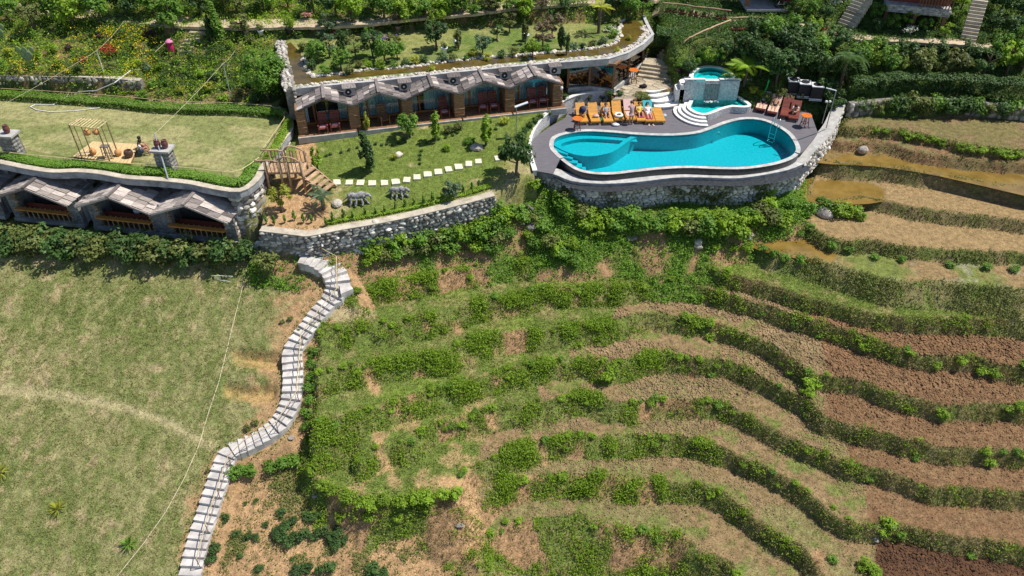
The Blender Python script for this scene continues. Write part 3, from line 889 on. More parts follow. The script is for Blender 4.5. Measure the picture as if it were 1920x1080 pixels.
M['pond_water'] = mat_muddy("olive_pond_water", (0.075, 0.05, 0.010), (0.14, 0.095, 0.022), .08, .9)
def mat_pool_shell(name, col):
 m, nt, out = new_mat(name)
 bs = N(nt, "ShaderNodeBsdfPrincipled")
 ge = N(nt, "ShaderNodeNewGeometry")
 v = N(nt, "ShaderNodeTexNoise"); v.inputs['Scale'].default_value = 7; v.inputs['Detail'].default_value = 4
 nt.links.new(ge.outputs['Position'], v.inputs['Vector'])
 rp = N(nt, "ShaderNodeValToRGB"); rp.color_ramp.elements[0].position = .35; rp.color_ramp.elements[1].position = .65
 rp.color_ramp.elements[0].color = (*[c * .88 for c in col], 1); rp.color_ramp.elements[1].color = (*[min(1, c * 1.12) for c in col], 1)
 nt.links.new(v.outputs['Fac'], rp.inputs[0]); nt.links.new(rp.outputs[0], bs.inputs['Base Color'])
 bs.inputs['Roughness'].default_value = .5
 nt.links.new(bs.outputs[0], out.inputs[0])
 return m
M['pool_shell'] = mat_pool_shell("turquoise_mosaic", (0.004, 0.47, 0.54))
M['tub_shell'] = mat_pool_shell("teal_mosaic", (0.03, 0.60, 0.58))

def sheet(poly, z):
 """flat face looking up"""
 n = len(poly)
 ar = sum(poly[i][0] * poly[(i + 1) % n][1] - poly[(i + 1) % n][0] * poly[i][1] for i in range(n))
 q = poly if ar > 0 else poly[::-1]
 b = MB(); b.add([(p[0], p[1], z) for p in q], [tuple(range(n))])
 return b
# ------------------------------------------------------------------ rubble walls
ROCKS = []
for i in range(7):
 b = MB(); b.blob((0, 0, 0), (.5, .5, .5), seed=50 + i, sub=0 if i < 4 else 1, rough=.28)
 ROCKS.append(b)
def rock_meshes(mat):
 key = mat.name + "_pieces"
 if key not in M:
  M[key] = [r.mesh("stone", mat) for r in ROCKS]
 return M[key]
def stone_face(root, part_parent, line, ztop, zbot, mats, size=(.30, .24), proud=.07, maxparts=300, seed=1, skip=0.0, visible=None):
 """individual stones set in the face that lies to the left of the walking direction of `line`"""
 r = random.Random(seed)
 org = ORIGIN[root.name]
 pts = [np.array(p[:2], float) for p in line]
 seg = [0]
 for a, b in zip(pts[:-1], pts[1:]): seg.append(seg[-1] + np.linalg.norm(b - a))
 Ltot = seg[-1]
 def at(s):
  s = min(max(s, 0), Ltot - 1e-6)
  i = max(0, int(np.searchsorted(seg, s, side='right')) - 1); i = min(i, len(pts) - 2)
  t = (s - seg[i]) / max(seg[i + 1] - seg[i], 1e-9)
  p = pts[i] * (1 - t) + pts[i + 1] * t
  d = pts[i + 1] - pts[i]
  zt = ztop[i] * (1 - t) + ztop[i + 1] * t; zb = zbot[i] * (1 - t) + zbot[i + 1] * t
  return p, math.atan2(d[1], d[0]), zt, zb
 stones = []
 hmax = max(t - b for t, b in zip(ztop, zbot))
 row = 0.0
 while row < hmax - .05:
  h = size[1] * r.uniform(.65, 1.45)
  s = r.uniform(-.2, .0)
  while s < Ltot:
   w = size[0] * r.uniform(.5, 1.75)
   p, a, zt, zb = at(s + w / 2)
   z = zt - row - h / 2 + r.uniform(-.03, .03)
   if z - h * .3 > zb and r.random() > skip:
    stones.append((p, a, z, w * 1.02, h * 1.08))
   s += w * .97
  row += h * .93
 org2 = org
 order = sorted(range(len(stones)), key=lambda i: -stones[i][2])
 big = set(order[:maxparts])
 rest = {}
 nrm = lambda a: np.array([-math.sin(a), math.cos(a)])
 for i, (p, a, z, w, h) in enumerate(stones):
  mt = r.choice(mats)
  k = r.randrange(len(ROCKS))
  d = proud * r.uniform(.5, 1.4)
  c = p + nrm(a) * (d * .25)
  rot = (r.uniform(-.25, .25), r.uniform(-.35, .35), a + r.uniform(-.12, .12))
  if i in big:
   inst("stone", rock_meshes(mt)[k], part_parent, (c[0] - org2[0], c[1] - org2[1], z - org2[2]), rot, (w, d * 3.2, h))
  else:
   R = Matrix.LocRotScale(Vector((c[0], c[1], z)), __import__('mathutils').Euler(rot), Vector((w, d * 3.2, h)))
   b = rest.setdefault(mt.name, (MB(), mt))[0]
   src = ROCKS[k]
   b.add([R @ Vector(q) for q in src.v], src.f)
 for nme, (b, mt) in rest.items():
  o = b.build("stonework", mt, part_parent, world=True)
  o["kind"] = "stuff"
 return stones
def stone_wall(name, label, line, ztop, zbot, width, mats, core, cap=None, cap_h=.08, cap_over=.06, seed=1, size=(.30, .24), group=None, skip=0.0, maxparts=300, cat="wall"):
 """line: outer face; the wall body lies to the right of the walking direction"""
 n = len(line)
 zt = ztop if hasattr(ztop, '__len__') else [ztop] * n
 zb = zbot if hasattr(zbot, '__len__') else [zbot] * n
 root = thing(name, label, cat, (line[0][0], line[0][1], min(zb)), group=group)
 mid_ = offset_line(line, -width / 2 - .02)
 b = MB(); b.ribbon(mid_, width, zb, zt)
 core_o = b.build("core", core, root, world=True)
 if cap:
  c = MB(); c.ribbon(offset_line(line, -width / 2 + .0), width + 2 * cap_over, [z + .003 for z in zt], [z + cap_h for z in zt])
  c.build("coping", cap, root, world=True)
 stone_face(root, root, line, zt, zb, mats, size=size, seed=seed, skip=skip, maxparts=maxparts)
 return root
def xy(pts): return [(p[0], p[1]) for p in pts]

# garden wall along the foot of the middle garden (outer face to the left when walking right-to-left)
gw = [(487,434),(520,438),(556,442),(575,444),(600,440),(640,432),(700,422),(760,410),(820,396),(880,381),(928,368)]
gw_w = smooth_line([tuple(PP(x, y, GARDEN)) for x, y in gw], 3)
gl = gw_w[::-1]
stone_wall("garden_wall", "pale rubble stone wall with a buff coping, holding up the garden with the stepping stones", xy(gl), [p[2] + .02 for p in gl], [p[2] - 2.3 for p in gl], .45,
   [M['stone_pale'], M['stone'], M['stone'], M['stone_dark']], M['mortar'], cap=M['concrete_warm'], cap_h=.07, seed=3, size=(.31, .22))

# pool terrace wall, front and right flank
pw = [(1000,322),(1038,327),(1072,340),(1127,345),(1193,342),(1260,334),(1310,333),(1377,335),(1427,329),(1477,319),(1508,307)]
pw_w = smooth_line([tuple(P(x, y, -.55)) for x, y in pw], 3)
pl_ = pw_w[::-1]
wall_p = stone_wall("pool_wall", "whitish rubble stone wall curving below the front edge of the big swimming pool", xy(pl_), -.85, -3.7, .5,
   [M['stone_pale'], M['stone_pale'], M['stone']], M['mortar'], seed=5, size=(.31, .23))
b = MB(); b.ribbon(offset_line(xy(pl_), -.27), .56, -.85, -.55)
b.build("ring_beam", M['concrete_grey'], wall_p, world=True)
b = MB(); b.ribbon(offset_line(xy(pl_), -.33), .72, -.547, -.50)
b.build("coping", M['coping'], wall_p, world=True)
fl = [(1508,307,-.5),(1521,290,-.35),(1543,267,-.1),(1566,238,.15),(1580,205,.35),(1592,176,.5)]
fl_w = smooth_line([(*P(x, y, z)[:2], z) for x, y, z in fl], 4)
fk = fl_w[::-1]
stone_wall("flank_wall", "stone wall with flat grey top climbing along the right end of the pool deck", xy(fk), [p[2] - .05 for p in fk], [-2.6 + 1.6 * (1 - i / len(fk)) for i in range(len(fk))], .75,
   [M['stone'], M['stone_pale']], M['mortar'], cap=M['concrete'], cap_h=.06, cap_over=.03, seed=9, size=(.34, .26))

# lawn wall: grey ring beam, stone below at the bend by the bridge
le = [p for p in LAWN_EDGE]
i0 = min(range(len(le)), key=lambda i: abs(le[i][0] - P(-60, 290, 1)[0]))
i1 = min(range(len(le)), key=lambda i: abs(le[i][0] - P(400, 354, 1)[0]) + abs(le[i][1] - P(400, 354, 1)[1]))
lw = thing("lawn_wall", "long grey concrete retaining edge snaking along the front of the raised lawn", "wall", (le[0][0], le[0][1], -2.4))
seg_ = le[:]
b = MB(); b.ribbon(offset_line(seg_, .0), .34, .68, 1.10); b.build("ring_beam", M['concrete_grey'], lw, world=True)
b = MB(); b.ribbon(offset_line(seg_, .0), .40, 1.102, 1.15); b.build("coping", M['concrete_warm'], lw, world=True)
bend = [p for p in le if p[0] > P(425, 357, 1)[0] - .2]
b = MB(); b.ribbon(offset_line(bend, .12), .25, -2.6, .678); b.build("core", M['mortar'], lw, world=True)
b = MB(); b.band([(*p, .99) for p in le], [(p[0], p[1] + .05, .99) for p in LAWN_IN]); b.band([(*p, .85) for p in le], [(p[0], p[1] + .05, .85) for p in LAWN_IN])
b.build("turf_strip", M['turf'], lw, world=True)
bend = [p for p in le if p[0] > P(425, 357, 1)[0] - .2]
stone_face(lw, lw, bend[::-1], [.66] * len(bend), [-2.5] * len(bend), [M['stone'], M['stone_pale'], M['stone_dark']], seed=12, size=(.42, .34), maxparts=260)

# wall behind the lawn, under the flower bed
bw = [(-60,140),(0,141),(60,143),(180,147),(262,157)]
bw_w = xy(smooth_line([tuple(PP(x, y, BED)) for x, y in bw], 3))[::-1]
stone_wall("bed_wall", "dark mossy stone wall behind the raised lawn, below the yellow flower bed", bw_w, 2.22, .9, .4, [M['stone_dark'], M['stone']], M['mortar'], cap=M['concrete_warm'], cap_h=.05, cap_over=.0, seed=15, size=(.36, .28))
# wall under the hedge at the upper right
hw = [(1600,184,1.15),(1640,180,1.15),(1700,176,1.15),(1780,178,1.1),(1860,186,1.05),(1960,196,1.0)]
hw_w = smooth_line([tuple(P(x, y, z)) for x, y, z in hw], 3)[::-1]
stone_wall("hedge_wall", "dark stone wall half hidden below the long clipped hedge above the brown plots", xy(hw_w), .7, -.4, .4, [M['stone_dark'], M['stone']], M['mortar'], seed=17, size=(.42, .3), skip=.1)

# ------------------------------------------------------------------ swimming pool, deck
pool_px = [(1038,273),(1043,260),(1067,252),(1100,248),(1147,250),(1193,254),(1243,256),(1277,255),(1310,251),(1337,242),(1367,231),(1397,225),(1427,227),(1453,237),(1477,253),(1490,273),(1490,287),(1473,298),(1440,307),(1393,313),(1343,313),(1293,311),(1243,313),(1193,318),(1147,323),(1110,322),(1083,315),(1057,297),(1042,283)]
WZ = -.06
pool_c = [tuple(P(x, y, WZ))[:2] for x, y in pool_px]
NS = 4
pool_s = [(p[0], p[1]) for p in smooth_line(pool_c, NS, closed=True)]     # clockwise seen from above? offset handles both
POOL = thing("swimming_pool", "large guitar-shaped turquoise swimming pool with infinity edge", "swimming pool", (*np.mean(np.array(pool_s), 0), -1.5))
FLOOR_Z = -1.15
n = len(pool_s)
b = MB()
b.band([(x, y, .0) for x, y in pool_s], [(x, y, FLOOR_Z) for x, y in pool_s], closed=True)
b.f = [q[::-1] for q in b.f]
b.add([(x, y, FLOOR_Z) for x, y in pool_s], [tuple(range(n))])
b.build("basin", M['pool_shell'], POOL, world=True)
sheet(poly_offset(pool_s, .02), WZ).build("water", M['pool_water'], POOL, world=True)
# coping at the back and sides, low dark infinity wall at the front
ib0, ib1 = 0, 16 * NS
out3 = poly_offset(pool_s, .30)
cb = MB()
bi = list(range(27 * NS, n)) + list(range(0, ib1 + 1))
a_ = [(*pool_s[i], .02) for i in bi]; o_ = [(*out3[i], .02) for i in bi]
cb.band(a_, o_); cb.band([(*pool_s[i], -.12) for i in bi], a_); cb.band(o_, [(*out3[i], -.12) for i in bi])
cb.build("coping", M['coping'], POOL, world=True)
fi = list(range(ib1, 27 * NS + 1))
out2 = poly_offset(pool_s, .26)
fb = MB(); fb.band([(*pool_s[i], -.03) for i in fi], [(*out2[i], -.05) for i in fi]); fb.build("infinity_edge", M['coping'], POOL, world=True)
fb = MB(); fb.band([(*out2[i], -.052) for i in fi], [(*out2[i], -.75) for i in fi]); fb.build("infinity_wall", M['tile_dark'], POOL, world=True)
# catch channel between the infinity wall and the terrace wall
ch_in = [(*out2[i], -.70) for i in fi]
ch_out = [(*poly_offset(pool_s, 1.25)[i], -.70) for i in fi]
b = MB(); b.band(ch_in, ch_out); b.build("catch_channel", M['tile_dark'], POOL, world=True)
# children's shallow end: a raised floor behind a curved rim
rim_px = [(1195,254),(1180,260),(1163,272),(1148,282),(1133,287),(1107,291),(1080,288),(1057,280),(1040,270)]
rim = [tuple(P(x, y, -.16))[:2] for x, y in rim_px]
rim_s = [(p[0], p[1]) for p in smooth_line(rim, 5)]
b = MB(); b.ribbon(rim_s, .30, FLOOR_Z + .002, -.15); b.build("shallow_rim", M['pool_shell'], POOL, world=True)
back = [pool_s[i] for i in range(0, 5 * NS + 1)]
shallow = poly_offset(back + rim_s[1:-1], -.02)
b = MB(); b.prism(shallow, FLOOR_Z + .004, -.55, bottom=False); b.build("shallow_floor", M['pool_shell'], POOL, world=True)
bench = offset_line(back, 0)
b = MB()
ring_in = poly_offset(back + rim_s[1:-1], -.45)[:len(back)]
b.band([(*p, -.3) for p in back], [(*p, -.3) for p in ring_in]); b.band([(*p, -.3) for p in ring_in], [(*p, -.56) for p in ring_in])
b.build("bench_step", M['pool_shell'], POOL, world=True)
for k in range(5):      # entry steps at the left end
 a, c = P(1041 + k * 4.5, 277 + k * 6.5, -.2), P(1068 + k * 8, 286 + k * 4, -.2)
 b = MB(); b.beam((a[0], a[1], -.28 - .15 * k), (c[0], c[1], -.28 - .15 * k), .62, .14); b.build("step", M['pool_shell'], POOL, world=True)
for (x, y) in ((1097,294),(1163,279),(1245,263),(1347,250),(1432,237)):
 p = P(x, y, -.45)
 b = MB(); b.tube([(p[0], p[1] + .03, -.45), (p[0], p[1] - .04, -.45)], .11, 10); b.build("underwater_lamp", M['white_metal'], POOL, world=True)
# ladder
LD = thing("pool_ladder", "steel pool ladder with two bent handrails at the right end of the swimming pool", "ladder", tuple(P(1450, 236, 0)))
for (x, y) in ((1447,240),(1458,244)):
 p = P(x, y, .0)
 d = Vector((-.55, -.75, 0)).normalized()
 q = [p - d * .35 + Vector((0, 0, .0)), p - d * .33 + Vector((0, 0, .55)), p - d * .12 + Vector((0, 0, .78)), p + d * .12 + Vector((0, 0, .72)), p + d * .24 + Vector((0, 0, .4)), p + d * .26 + Vector((0, 0, -.9))]
 b = MB(); b.tube(smooth_line(q, 3), .028, 6); b.build("handrail", M['steel'], LD, world=True, smooth=True)
pa, pb_ = P(1447, 240, 0), P(1458, 244, 0)
for z in (-.25, -.55, -.85):
 d = Vector((-.55, -.75, 0)).normalized() * .26
 b = MB(); b.beam(Vector((pa[0], pa[1], z)) + d, Vector((pb_[0], pb_[1], z)) + d, .09, .03); b.build("rung", M['steel'], LD, world=True)
# deck
dpx = [(1036,326),(1003,320),(994,280),(1000,260),(1027,240),(1060,220),(1068,204),(1095,198),(1160,194),(1226,204),(1232,196),(1290,192),(1420,192),(1440,188),(1490,190),(1520,212),(1534,250),(1507,283)]
deck_out = xy([P(x, y, 0) for x, y in dpx])
inner = [poly_offset(pool_s, .302)[i] for i in bi]
dpoly = deck_out + inner[::-1]
b = MB(); b.prism(dpoly, -.10, 0.0, bottom=False)
dk = b.build("pool_deck", M['deck'])
tag(dk, "dark grey boarded deck around the swimming pool", "deck", kind="structure")
# white curved wall on the garden side of the deck
cw_w = CW_LINE
WC = thing("curved_deck_wall", "curved white mosaic wall between the round clipped bushes and the pool deck", "wall", (*cw_w[0][:2], 0))
b = MB(); b.ribbon(xy(cw_w), .22, -.3, [p[2] for p in cw_w]); b.build("wall_body", M['white_mosaic'], WC, world=True)
b = MB(); b.ribbon(xy(cw_w), .30, [p[2] + .003 for p in cw_w], [p[2] + .05 for p in cw_w]); b.build("coping", M['plaster'], WC, world=True)

# ------------------------------------------------------------------ plunge pool and round tub above it
PZ = .50
pp_in = [(1297,181),(1340,181),(1378,181),(1390,187),(1402,196),(1392,198),(1371,197),(1350,202),(1335,208),(1321,212),(1306,209),(1295,201),(1297,194),(1300,187)]
pi = [(p[0], p[1]) for p in smooth_line([tuple(P(x, y, PZ))[:2] for x, y in pp_in], 4, closed=True)]
po = poly_offset(pi, .26)
PL = thing("plunge_pool", "small kidney-shaped plunge pool with a white rim beside the deck", "pool", (*np.mean(np.array(pi), 0), 0))
n = len(pi)
b = MB(); b.band([(*p, PZ) for p in po], [(*p, 0.0) for p in po], closed=True); b.f = [q[::-1] for q in b.f]; b.build("outer_wall", M['white_mosaic'], PL, world=True)
b = MB(); b.band([(*p, PZ) for p in pi], [(*p, PZ) for p in po], closed=True); b.band([(*p, PZ - .12) for p in pi], [(*p, PZ) for p in pi], closed=True); b.build("rim", M['plaster'], PL, world=True)
b = MB(); b.band([(*p, PZ - .12) for p in pi], [(*p, PZ - .46) for p in pi], closed=True); b.add([(*p, PZ - .46) for p in pi], [tuple(range(n))]); b.build("basin", M['tub_shell'], PL, world=True)
sheet(poly_offset(pi, .01), PZ - .07).build("water", M['pool_water'], PL, world=True)
for k in range(2):
 a, c = P(1376 - k * 5, 183 + k * 2, PZ), P(1396 - k * 5, 194 + k * 2, PZ)
 b = MB(); b.beam((a[0], a[1], PZ - .28 - .1 * k), (c[0], c[1], PZ - .28 - .1 * k), .3, .1); b.build("underwater_step", M['tub_shell'], PL, world=True)
il = [i for i, p in enumerate(po) if to_px(*p, PZ)[0] < 1326 and to_px(*p, PZ)[1] > 180]
il = sorted(il, key=lambda i: to_px(*po[i], PZ)[1])
for k in range(3):
 lo, hi = .02 + .22 * k, .30 + .20 * k
 oo = [poly_offset(pi, .26 + .30 * (3 - k))[i] for i in il]; ii = [poly_offset(pi, .24)[i] for i in il]
 b = MB(); z = PZ * (k + 1) / 4
 b.band([(*p, z) for p in ii], [(*p, z) for p in oo]); b.build("step_tread", M['plaster'], PL, world=True)
 b = MB(); b.band([(*p, z - .002) for p in oo], [(*p, 0) for p in oo]); b.build("step_riser", M['white_mosaic'], PL, world=True)
TZ = 1.9
tub_in = [(1300,145.5),(1302,136),(1311,129),(1324,126),(1338,126),(1352,129),(1365,136),(1373,145.5)]
ti = [(p[0], p[1]) for p in smooth_line([tuple(P(x, y, TZ))[:2] for x, y in tub_in], 4)]
ti_c = ti
cx = np.mean(np.array(ti), 0)
HT = thing("hot_tub", "half-round hot tub on a pale stone base with a dark waterfall slab", "hot tub", (cx[0], cx[1], 0))
to_ = [(p[0], p[1]) for p in poly_offset(ti, .3)]
fy = P(1335, 150, TZ)[1]
wl, wr = P(1286, 152, TZ), P(1388, 152, TZ)
outer = [(wl[0], wl[1])] + [(wr[0], wr[1])] + [(p[0], p[1]) for p in to_[::-1][2:-2]]
b = MB(); b.prism(outer, 0.0, TZ - .003, top=False); b.build("stone_base", M['white_mosaic'], HT, world=True)
n_ = len(ti)
b = MB()
b.band([(*p, TZ) for p in ti], [(*p, TZ) for p in to_]); b.band([(*p, TZ - .5) for p in ti], [(*p, TZ) for p in ti])
b.build("rim", M['plaster'], HT, world=True)
for xa, xb in ((1284, 1323), (1350, 1390)):
 a, c = P(xa, 149, TZ), P(xb, 149, TZ)
 b = MB(); b.box(((a[0] + c[0]) / 2, a[1] + .11, TZ - .04), (abs(c[0] - a[0]), .24, .10)); b.build("front_rim", M['plaster'], HT, world=True)
a, c = P(1323, 149, TZ), P(1350, 149, TZ)
b = MB(); b.box(((a[0] + c[0]) / 2, a[1] + .1, TZ - .12), (abs(c[0] - a[0]), .3, .1)); b.build("weir", M['plaster'], HT, world=True)
wm = mat_plain("wet_dark_slab", (0.13, 0.125, 0.12), .3, .5, 9, .6, col2=(0.36, 0.35, 0.34), bscale=14, stretch=(1, 1, .6))
b = MB(); b.box(((a[0] + c[0]) / 2, wl[1] - .03, (TZ + PZ) / 2 - .1), (abs(c[0] - a[0]), .09, TZ - PZ - .1)); b.build("waterfall_slab", wm, HT, world=True)
rr = random.Random(4); fm = MB()
for k in range(60):
 fm.blob(((a[0] + c[0]) / 2 + rr.uniform(-.52, .52), wl[1] - .12 - abs(rr.gauss(0, .14)), PZ - .06 + rr.uniform(0, .05)), (.05, .05, .03), seed=k, sub=0)
fo = fm.build("foam", M['plaster'], HT, world=True); fo["kind"] = "stuff"
floor = [(*p, TZ - .5) for p in ti]
b = MB(); b.add(floor, [tuple(range(len(floor)))]); b.band([(*p, TZ - .02) for p in ti], floor); b.build("basin", M['tub_shell'], HT, world=True)
b = MB(); ring = [(cx[0] + (p[0] - cx[0]) * .78, cx[1] + (p[1] - cx[1]) * .72) for p in ti]
b.band([(*p, TZ - .3) for p in ti], [(*p, TZ - .3) for p in ring]); b.band([(*p, TZ - .3) for p in ring], [(*p, TZ - .5) for p in ring]); b.build("bench", M['tub_shell'], HT, world=True)
sheet(ti, TZ - .08).build("water", M['pool_water'], HT, world=True)
for k in range(2):
 b = MB(); s_ = [(wl[0] - .0 - .28 * (k + 1), wl[1] + .1), (wl[0] - .28 * (k + 1), wl[1] + .9), (wl[0] + .25 - .2 * k, wl[1] + 1.6), (wl[0] + .8, wl[1] + 1.7), (wl[0] + .3, wl[1] + .1)]
 b.prism(s_, 0, TZ - .35 * (k + 1)); b.build("side_step", M['plaster'], HT, world=True)

# white wavy steps between flagstone terrace and deck
WS = thing("wavy_steps", "broad white wavy steps leading from the flagstones down to the deck", "steps", tuple(P(1245, 195, 0)))
wav = [((1208,171),(1225,172),(1245,168),(1262,162),(1283,163), .80), ((1214,180),(1232,181),(1250,177),(1266,172),(1284,173), .61), ((1220,190),(1238,191),(1255,188),(1270,183),(1286,184), .42), ((1226,200),(1244,201),(1260,199),(1274,195),(1290,196), .23)]
for k, w in enumerate(wav):
 z = w[-1]
 fr_ = smooth_line([tuple(P(x, y, z))[:2] for x, y in w[:-1]], 4)
 bk = [(p[0] + .1, p[1] + .75) for p in fr_]
 b = MB(); b.band([(*p, z) for p in fr_], [(*p, z) for p in bk]); b.build("tread", M['plaster'], WS, world=True)
 b = MB(); b.band([(*p, z - .07) for p in fr_], [(*p, z - .001) for p in fr_]); b.build("nosing", M['plaster'], WS, world=True)
 b = MB(); q = [(p[0], p[1] + .03) for p in fr_]; b.band([(*p, -.05) for p in q], [(*p, z - .071) for p in q]); b.build("riser", M['white_mosaic'], WS, world=True)

# flagstone terrace
fpoly = [tuple(P(x, y, .8))[:2] for x, y in [(1150,188),(1158,172),(1176,154),(1200,124),(1218,100),(1262,112),(1284,140),(1284,163),(1245,169),(1208,172),(1190,186)]]
b = MB(); b.prism(fpoly, .5, .785, bottom=False)
FT = b.build("flagstone_terrace", M['soil']); tag(FT, "buff flagstone terrace in front of the glass pavilion", "terrace", kind="structure")
rr = random.Random(3)
x0, x1 = min(p[0] for p in fpoly), max(p[0] for p in fpoly); y0, y1 = min(p[1] for p in fpoly), max(p[1] for p in fpoly)
gx_ = np.arange(x0, x1 + .7, .62); gy_ = np.arange(y0, y1 + .7, .6)
J = {(i, j): (gx_[i] + rr.uniform(-.2, .2) + (.3 if j % 2 else 0), gy_[j] + rr.uniform(-.18, .18)) for i in range(len(gx_)) for j in range(len(gy_))}
for i in range(len(gx_) - 1):
 for j in range(len(gy_) - 1):
  q = [J[i, j], J[i + 1, j], J[i + 1, j + 1], J[i, j + 1]]
  c = np.mean(np.array(q), 0)
  if in_poly(np.array([c[0]]), np.array([c[1]]), fpoly)[0]:
   q = poly_offset(q, -.03)
   b = MB(); b.prism([(p[0] - c[0], p[1] - c[1]) for p in q], -.06, .0, bottom=False)
   o = b.build("flagstone", M['flag'], FT); o.location = (c[0], c[1], .82 + rr.uniform(-.012, .012))
# steps from the terrace up to the path
TS = thing("flagstone_stair", "flight of brown flagstone steps climbing from the terrace to the log railing", "steps", tuple(P(1240, 140, .8)))
for k, (xa, ya, xb, yb) in enumerate([(1196,141,1272,151),(1198,133,1270,143),(1201,126,1266,134),(1205,119,1256,126)]):
 z = .97 + .17 * k
 a, c = P(xa, ya, z), P(xb, yb, z)
 d = (c - a); nn = Vector((-d[1], d[0], 0)).normalized()
 b = MB(); b.prism([tuple(a)[:2], tuple(c)[:2], tuple(c + nn * 1.3)[:2], tuple(a + nn * 1.3)[:2]], .7, z); b.build("tread", M['flag'], TS, world=True)
for k in range(8):
 z = 1.62 + .19 * k
 t = k / 7
 a = P(1232 + 33 * t, 98 - 33 * t + 4, z); c = P(1256 + 30 * t, 115 - 33 * t + 2, z)
 d = (c - a); nn = Vector((-d[1], d[0], 0)).normalized()
 b = MB(); b.prism([tuple(a)[:2], tuple(c)[:2], tuple(c + nn * .9)[:2], tuple(a + nn * .9)[:2]], z - .4, z); b.build("tread", M['flag'], TS, world=True)

# ------------------------------------------------------------------ roof slab with the stream pond, paths, paddies
slab_poly = UP_EDGE + UP_IN[::-1]
b = MB(); b.prism(slab_poly, UP_Z - .32, UP_Z + .005)
RS = b.build("pond_roof_slab", M['turf']); tag(RS, "turf-covered roof slab carrying the stream pond over the bungalows", "roof slab", kind="structure")
b = MB(); b.ribbon(offset_line(UP_EDGE, -.05), .2, UP_Z - .34, UP_Z + .12); kb = b.build("kerb", M['concrete'], RS)
b = MB(); b.ribbon(offset_line(UP_EDGE, -.05), .24, UP_Z + .122, UP_Z + .15); b.build("kerb_top", M['coping'], RS)
pond_in = [(545,80),(563,100),(568,117),(575,138),(590,147),(620,143),(663,137),(703,133),(770,128),(803,123),(867,115),(933,110),(1000,104),(1050,100),(1117,93),(1150,85),(1165,72),(1167,58),(1165,45),(1175,35)]
pond_out = [(538,83),(543,117),(550,135),(553,157),(587,155.5),(637,149),(703,142),(803,133),(867,128),(933,119),(1000,113),(1060,108),(1117,104),(1150,101),(1175,92),(1192,77),(1206,65),(1205,52),(1200,43),(1185,33)]
pin = smooth_line([tuple(P(x, y, UP_Z))[:2] for x, y in pond_in], 3); pou = smooth_line([tuple(P(x, y, UP_Z))[:2] for x, y in pond_out], 3)
b = MB(); b.band([(*p, UP_Z + .03) for p in pin], [(*p, UP_Z + .03) for p in pou])
wt = b.build("stream_pond", M['pond_water']); tag(wt, "narrow brown stream pond winding along the roof edge", "water", kind="structure")
def cobbles(name, line, w, z, size, mats, seed, per_m, label):
 r = random.Random(seed)
 groups = {}
 L = resample(line, 1.0 / per_m)
 off = [r.uniform(-w / 2, w / 2) for _ in L]
 for i, p in enumerate(L):
  a = L[max(i - 1, 0)]; c = L[min(i + 1, len(L) - 1)]
  tx, ty = c[0] - a[0], c[1] - a[1]; l = math.hypot(tx, ty) or 1
  s = size * r.uniform(.6, 1.3)
  mt = r.choice(mats)
  bb = groups.setdefault(mt.name, (MB(), mt))[0]
  bb.blob((p[0] - ty / l * off[i], p[1] + tx / l * off[i], z + s * .25), (s, s * r.uniform(.7, 1), s * .6), seed=r.randrange(9999), sub=0, rough=.2)
 root = thing(name, label, "stone edging", (*L[0][:2], z))
 for k, (bb, mt) in groups.items():
  o = bb.build("cobbles", mt, root, world=True); o["kind"] = "stuff"
 return root
M['cobble'] = mat_plain("cream_cobble", (0.58, 0.51, 0.42), .85, .2, 4, .3)
M['cobble2'] = mat_plain("grey_cobble", (0.42, 0.38, 0.34), .85, .25, 4, .3)
cobbles("cobble_edging", offset_line(UP_EDGE[1:-1], .38), .42, UP_Z + .02, .14, [M['cobble'], M['cobble'], M['cobble2']], 5, 13, "cream cobbles lining the outer edge of the stream pond above the bungalow roofs")
cobbles("rock_edging", offset_line(xy(pin)[4:], .18), .35, UP_Z + .02, .17, [M['cobble'], M['cobble2'], M['stone']], 6, 5, "broken row of pale rocks along the garden side of the stream pond")
lw_ = [tuple(P(x, y, UP_Z))[:2] for x, y in [(527,82),(531,110),(537,140),(543,172)]]
PWL = thing("pond_end_wall", "thick grey stacked-stone wall closing the left end of the stream pond", "wall", (*lw_[0], 1.2))
b = MB(); b.ribbon(lw_, .55, 1.2, UP_Z + .18); b.build("core", M['mortar'], PWL, world=True)
stone_face(PWL, PWL, offset_line(lw_, .28)[:], [UP_Z + .2] * 4, [1.3] * 4, [M['stone'], M['stone_dark']], seed=31, size=(.36, .26), maxparts=120)
stone_face(PWL, PWL, offset_line(lw_, -.28)[::-1], [UP_Z + .2] * 4, [UP_Z - .1] * 4, [M['stone'], M['stone_pale']], seed=32, size=(.36, .26), maxparts=120)
rr = random.Random(8)
for p in resample(lw_, .22):
 for s_ in (-.15, .12):
  inst("stone", rock_meshes(M['stone'])[rr.randrange(7)], PWL, (p[0] + s_ - lw_[0][0] + rr.uniform(-.05, .05), p[1] - lw_[0][1], UP_Z + .2 - 1.2), (rr.random(), rr.random(), rr.random() * 3), (.32, .32, .2))

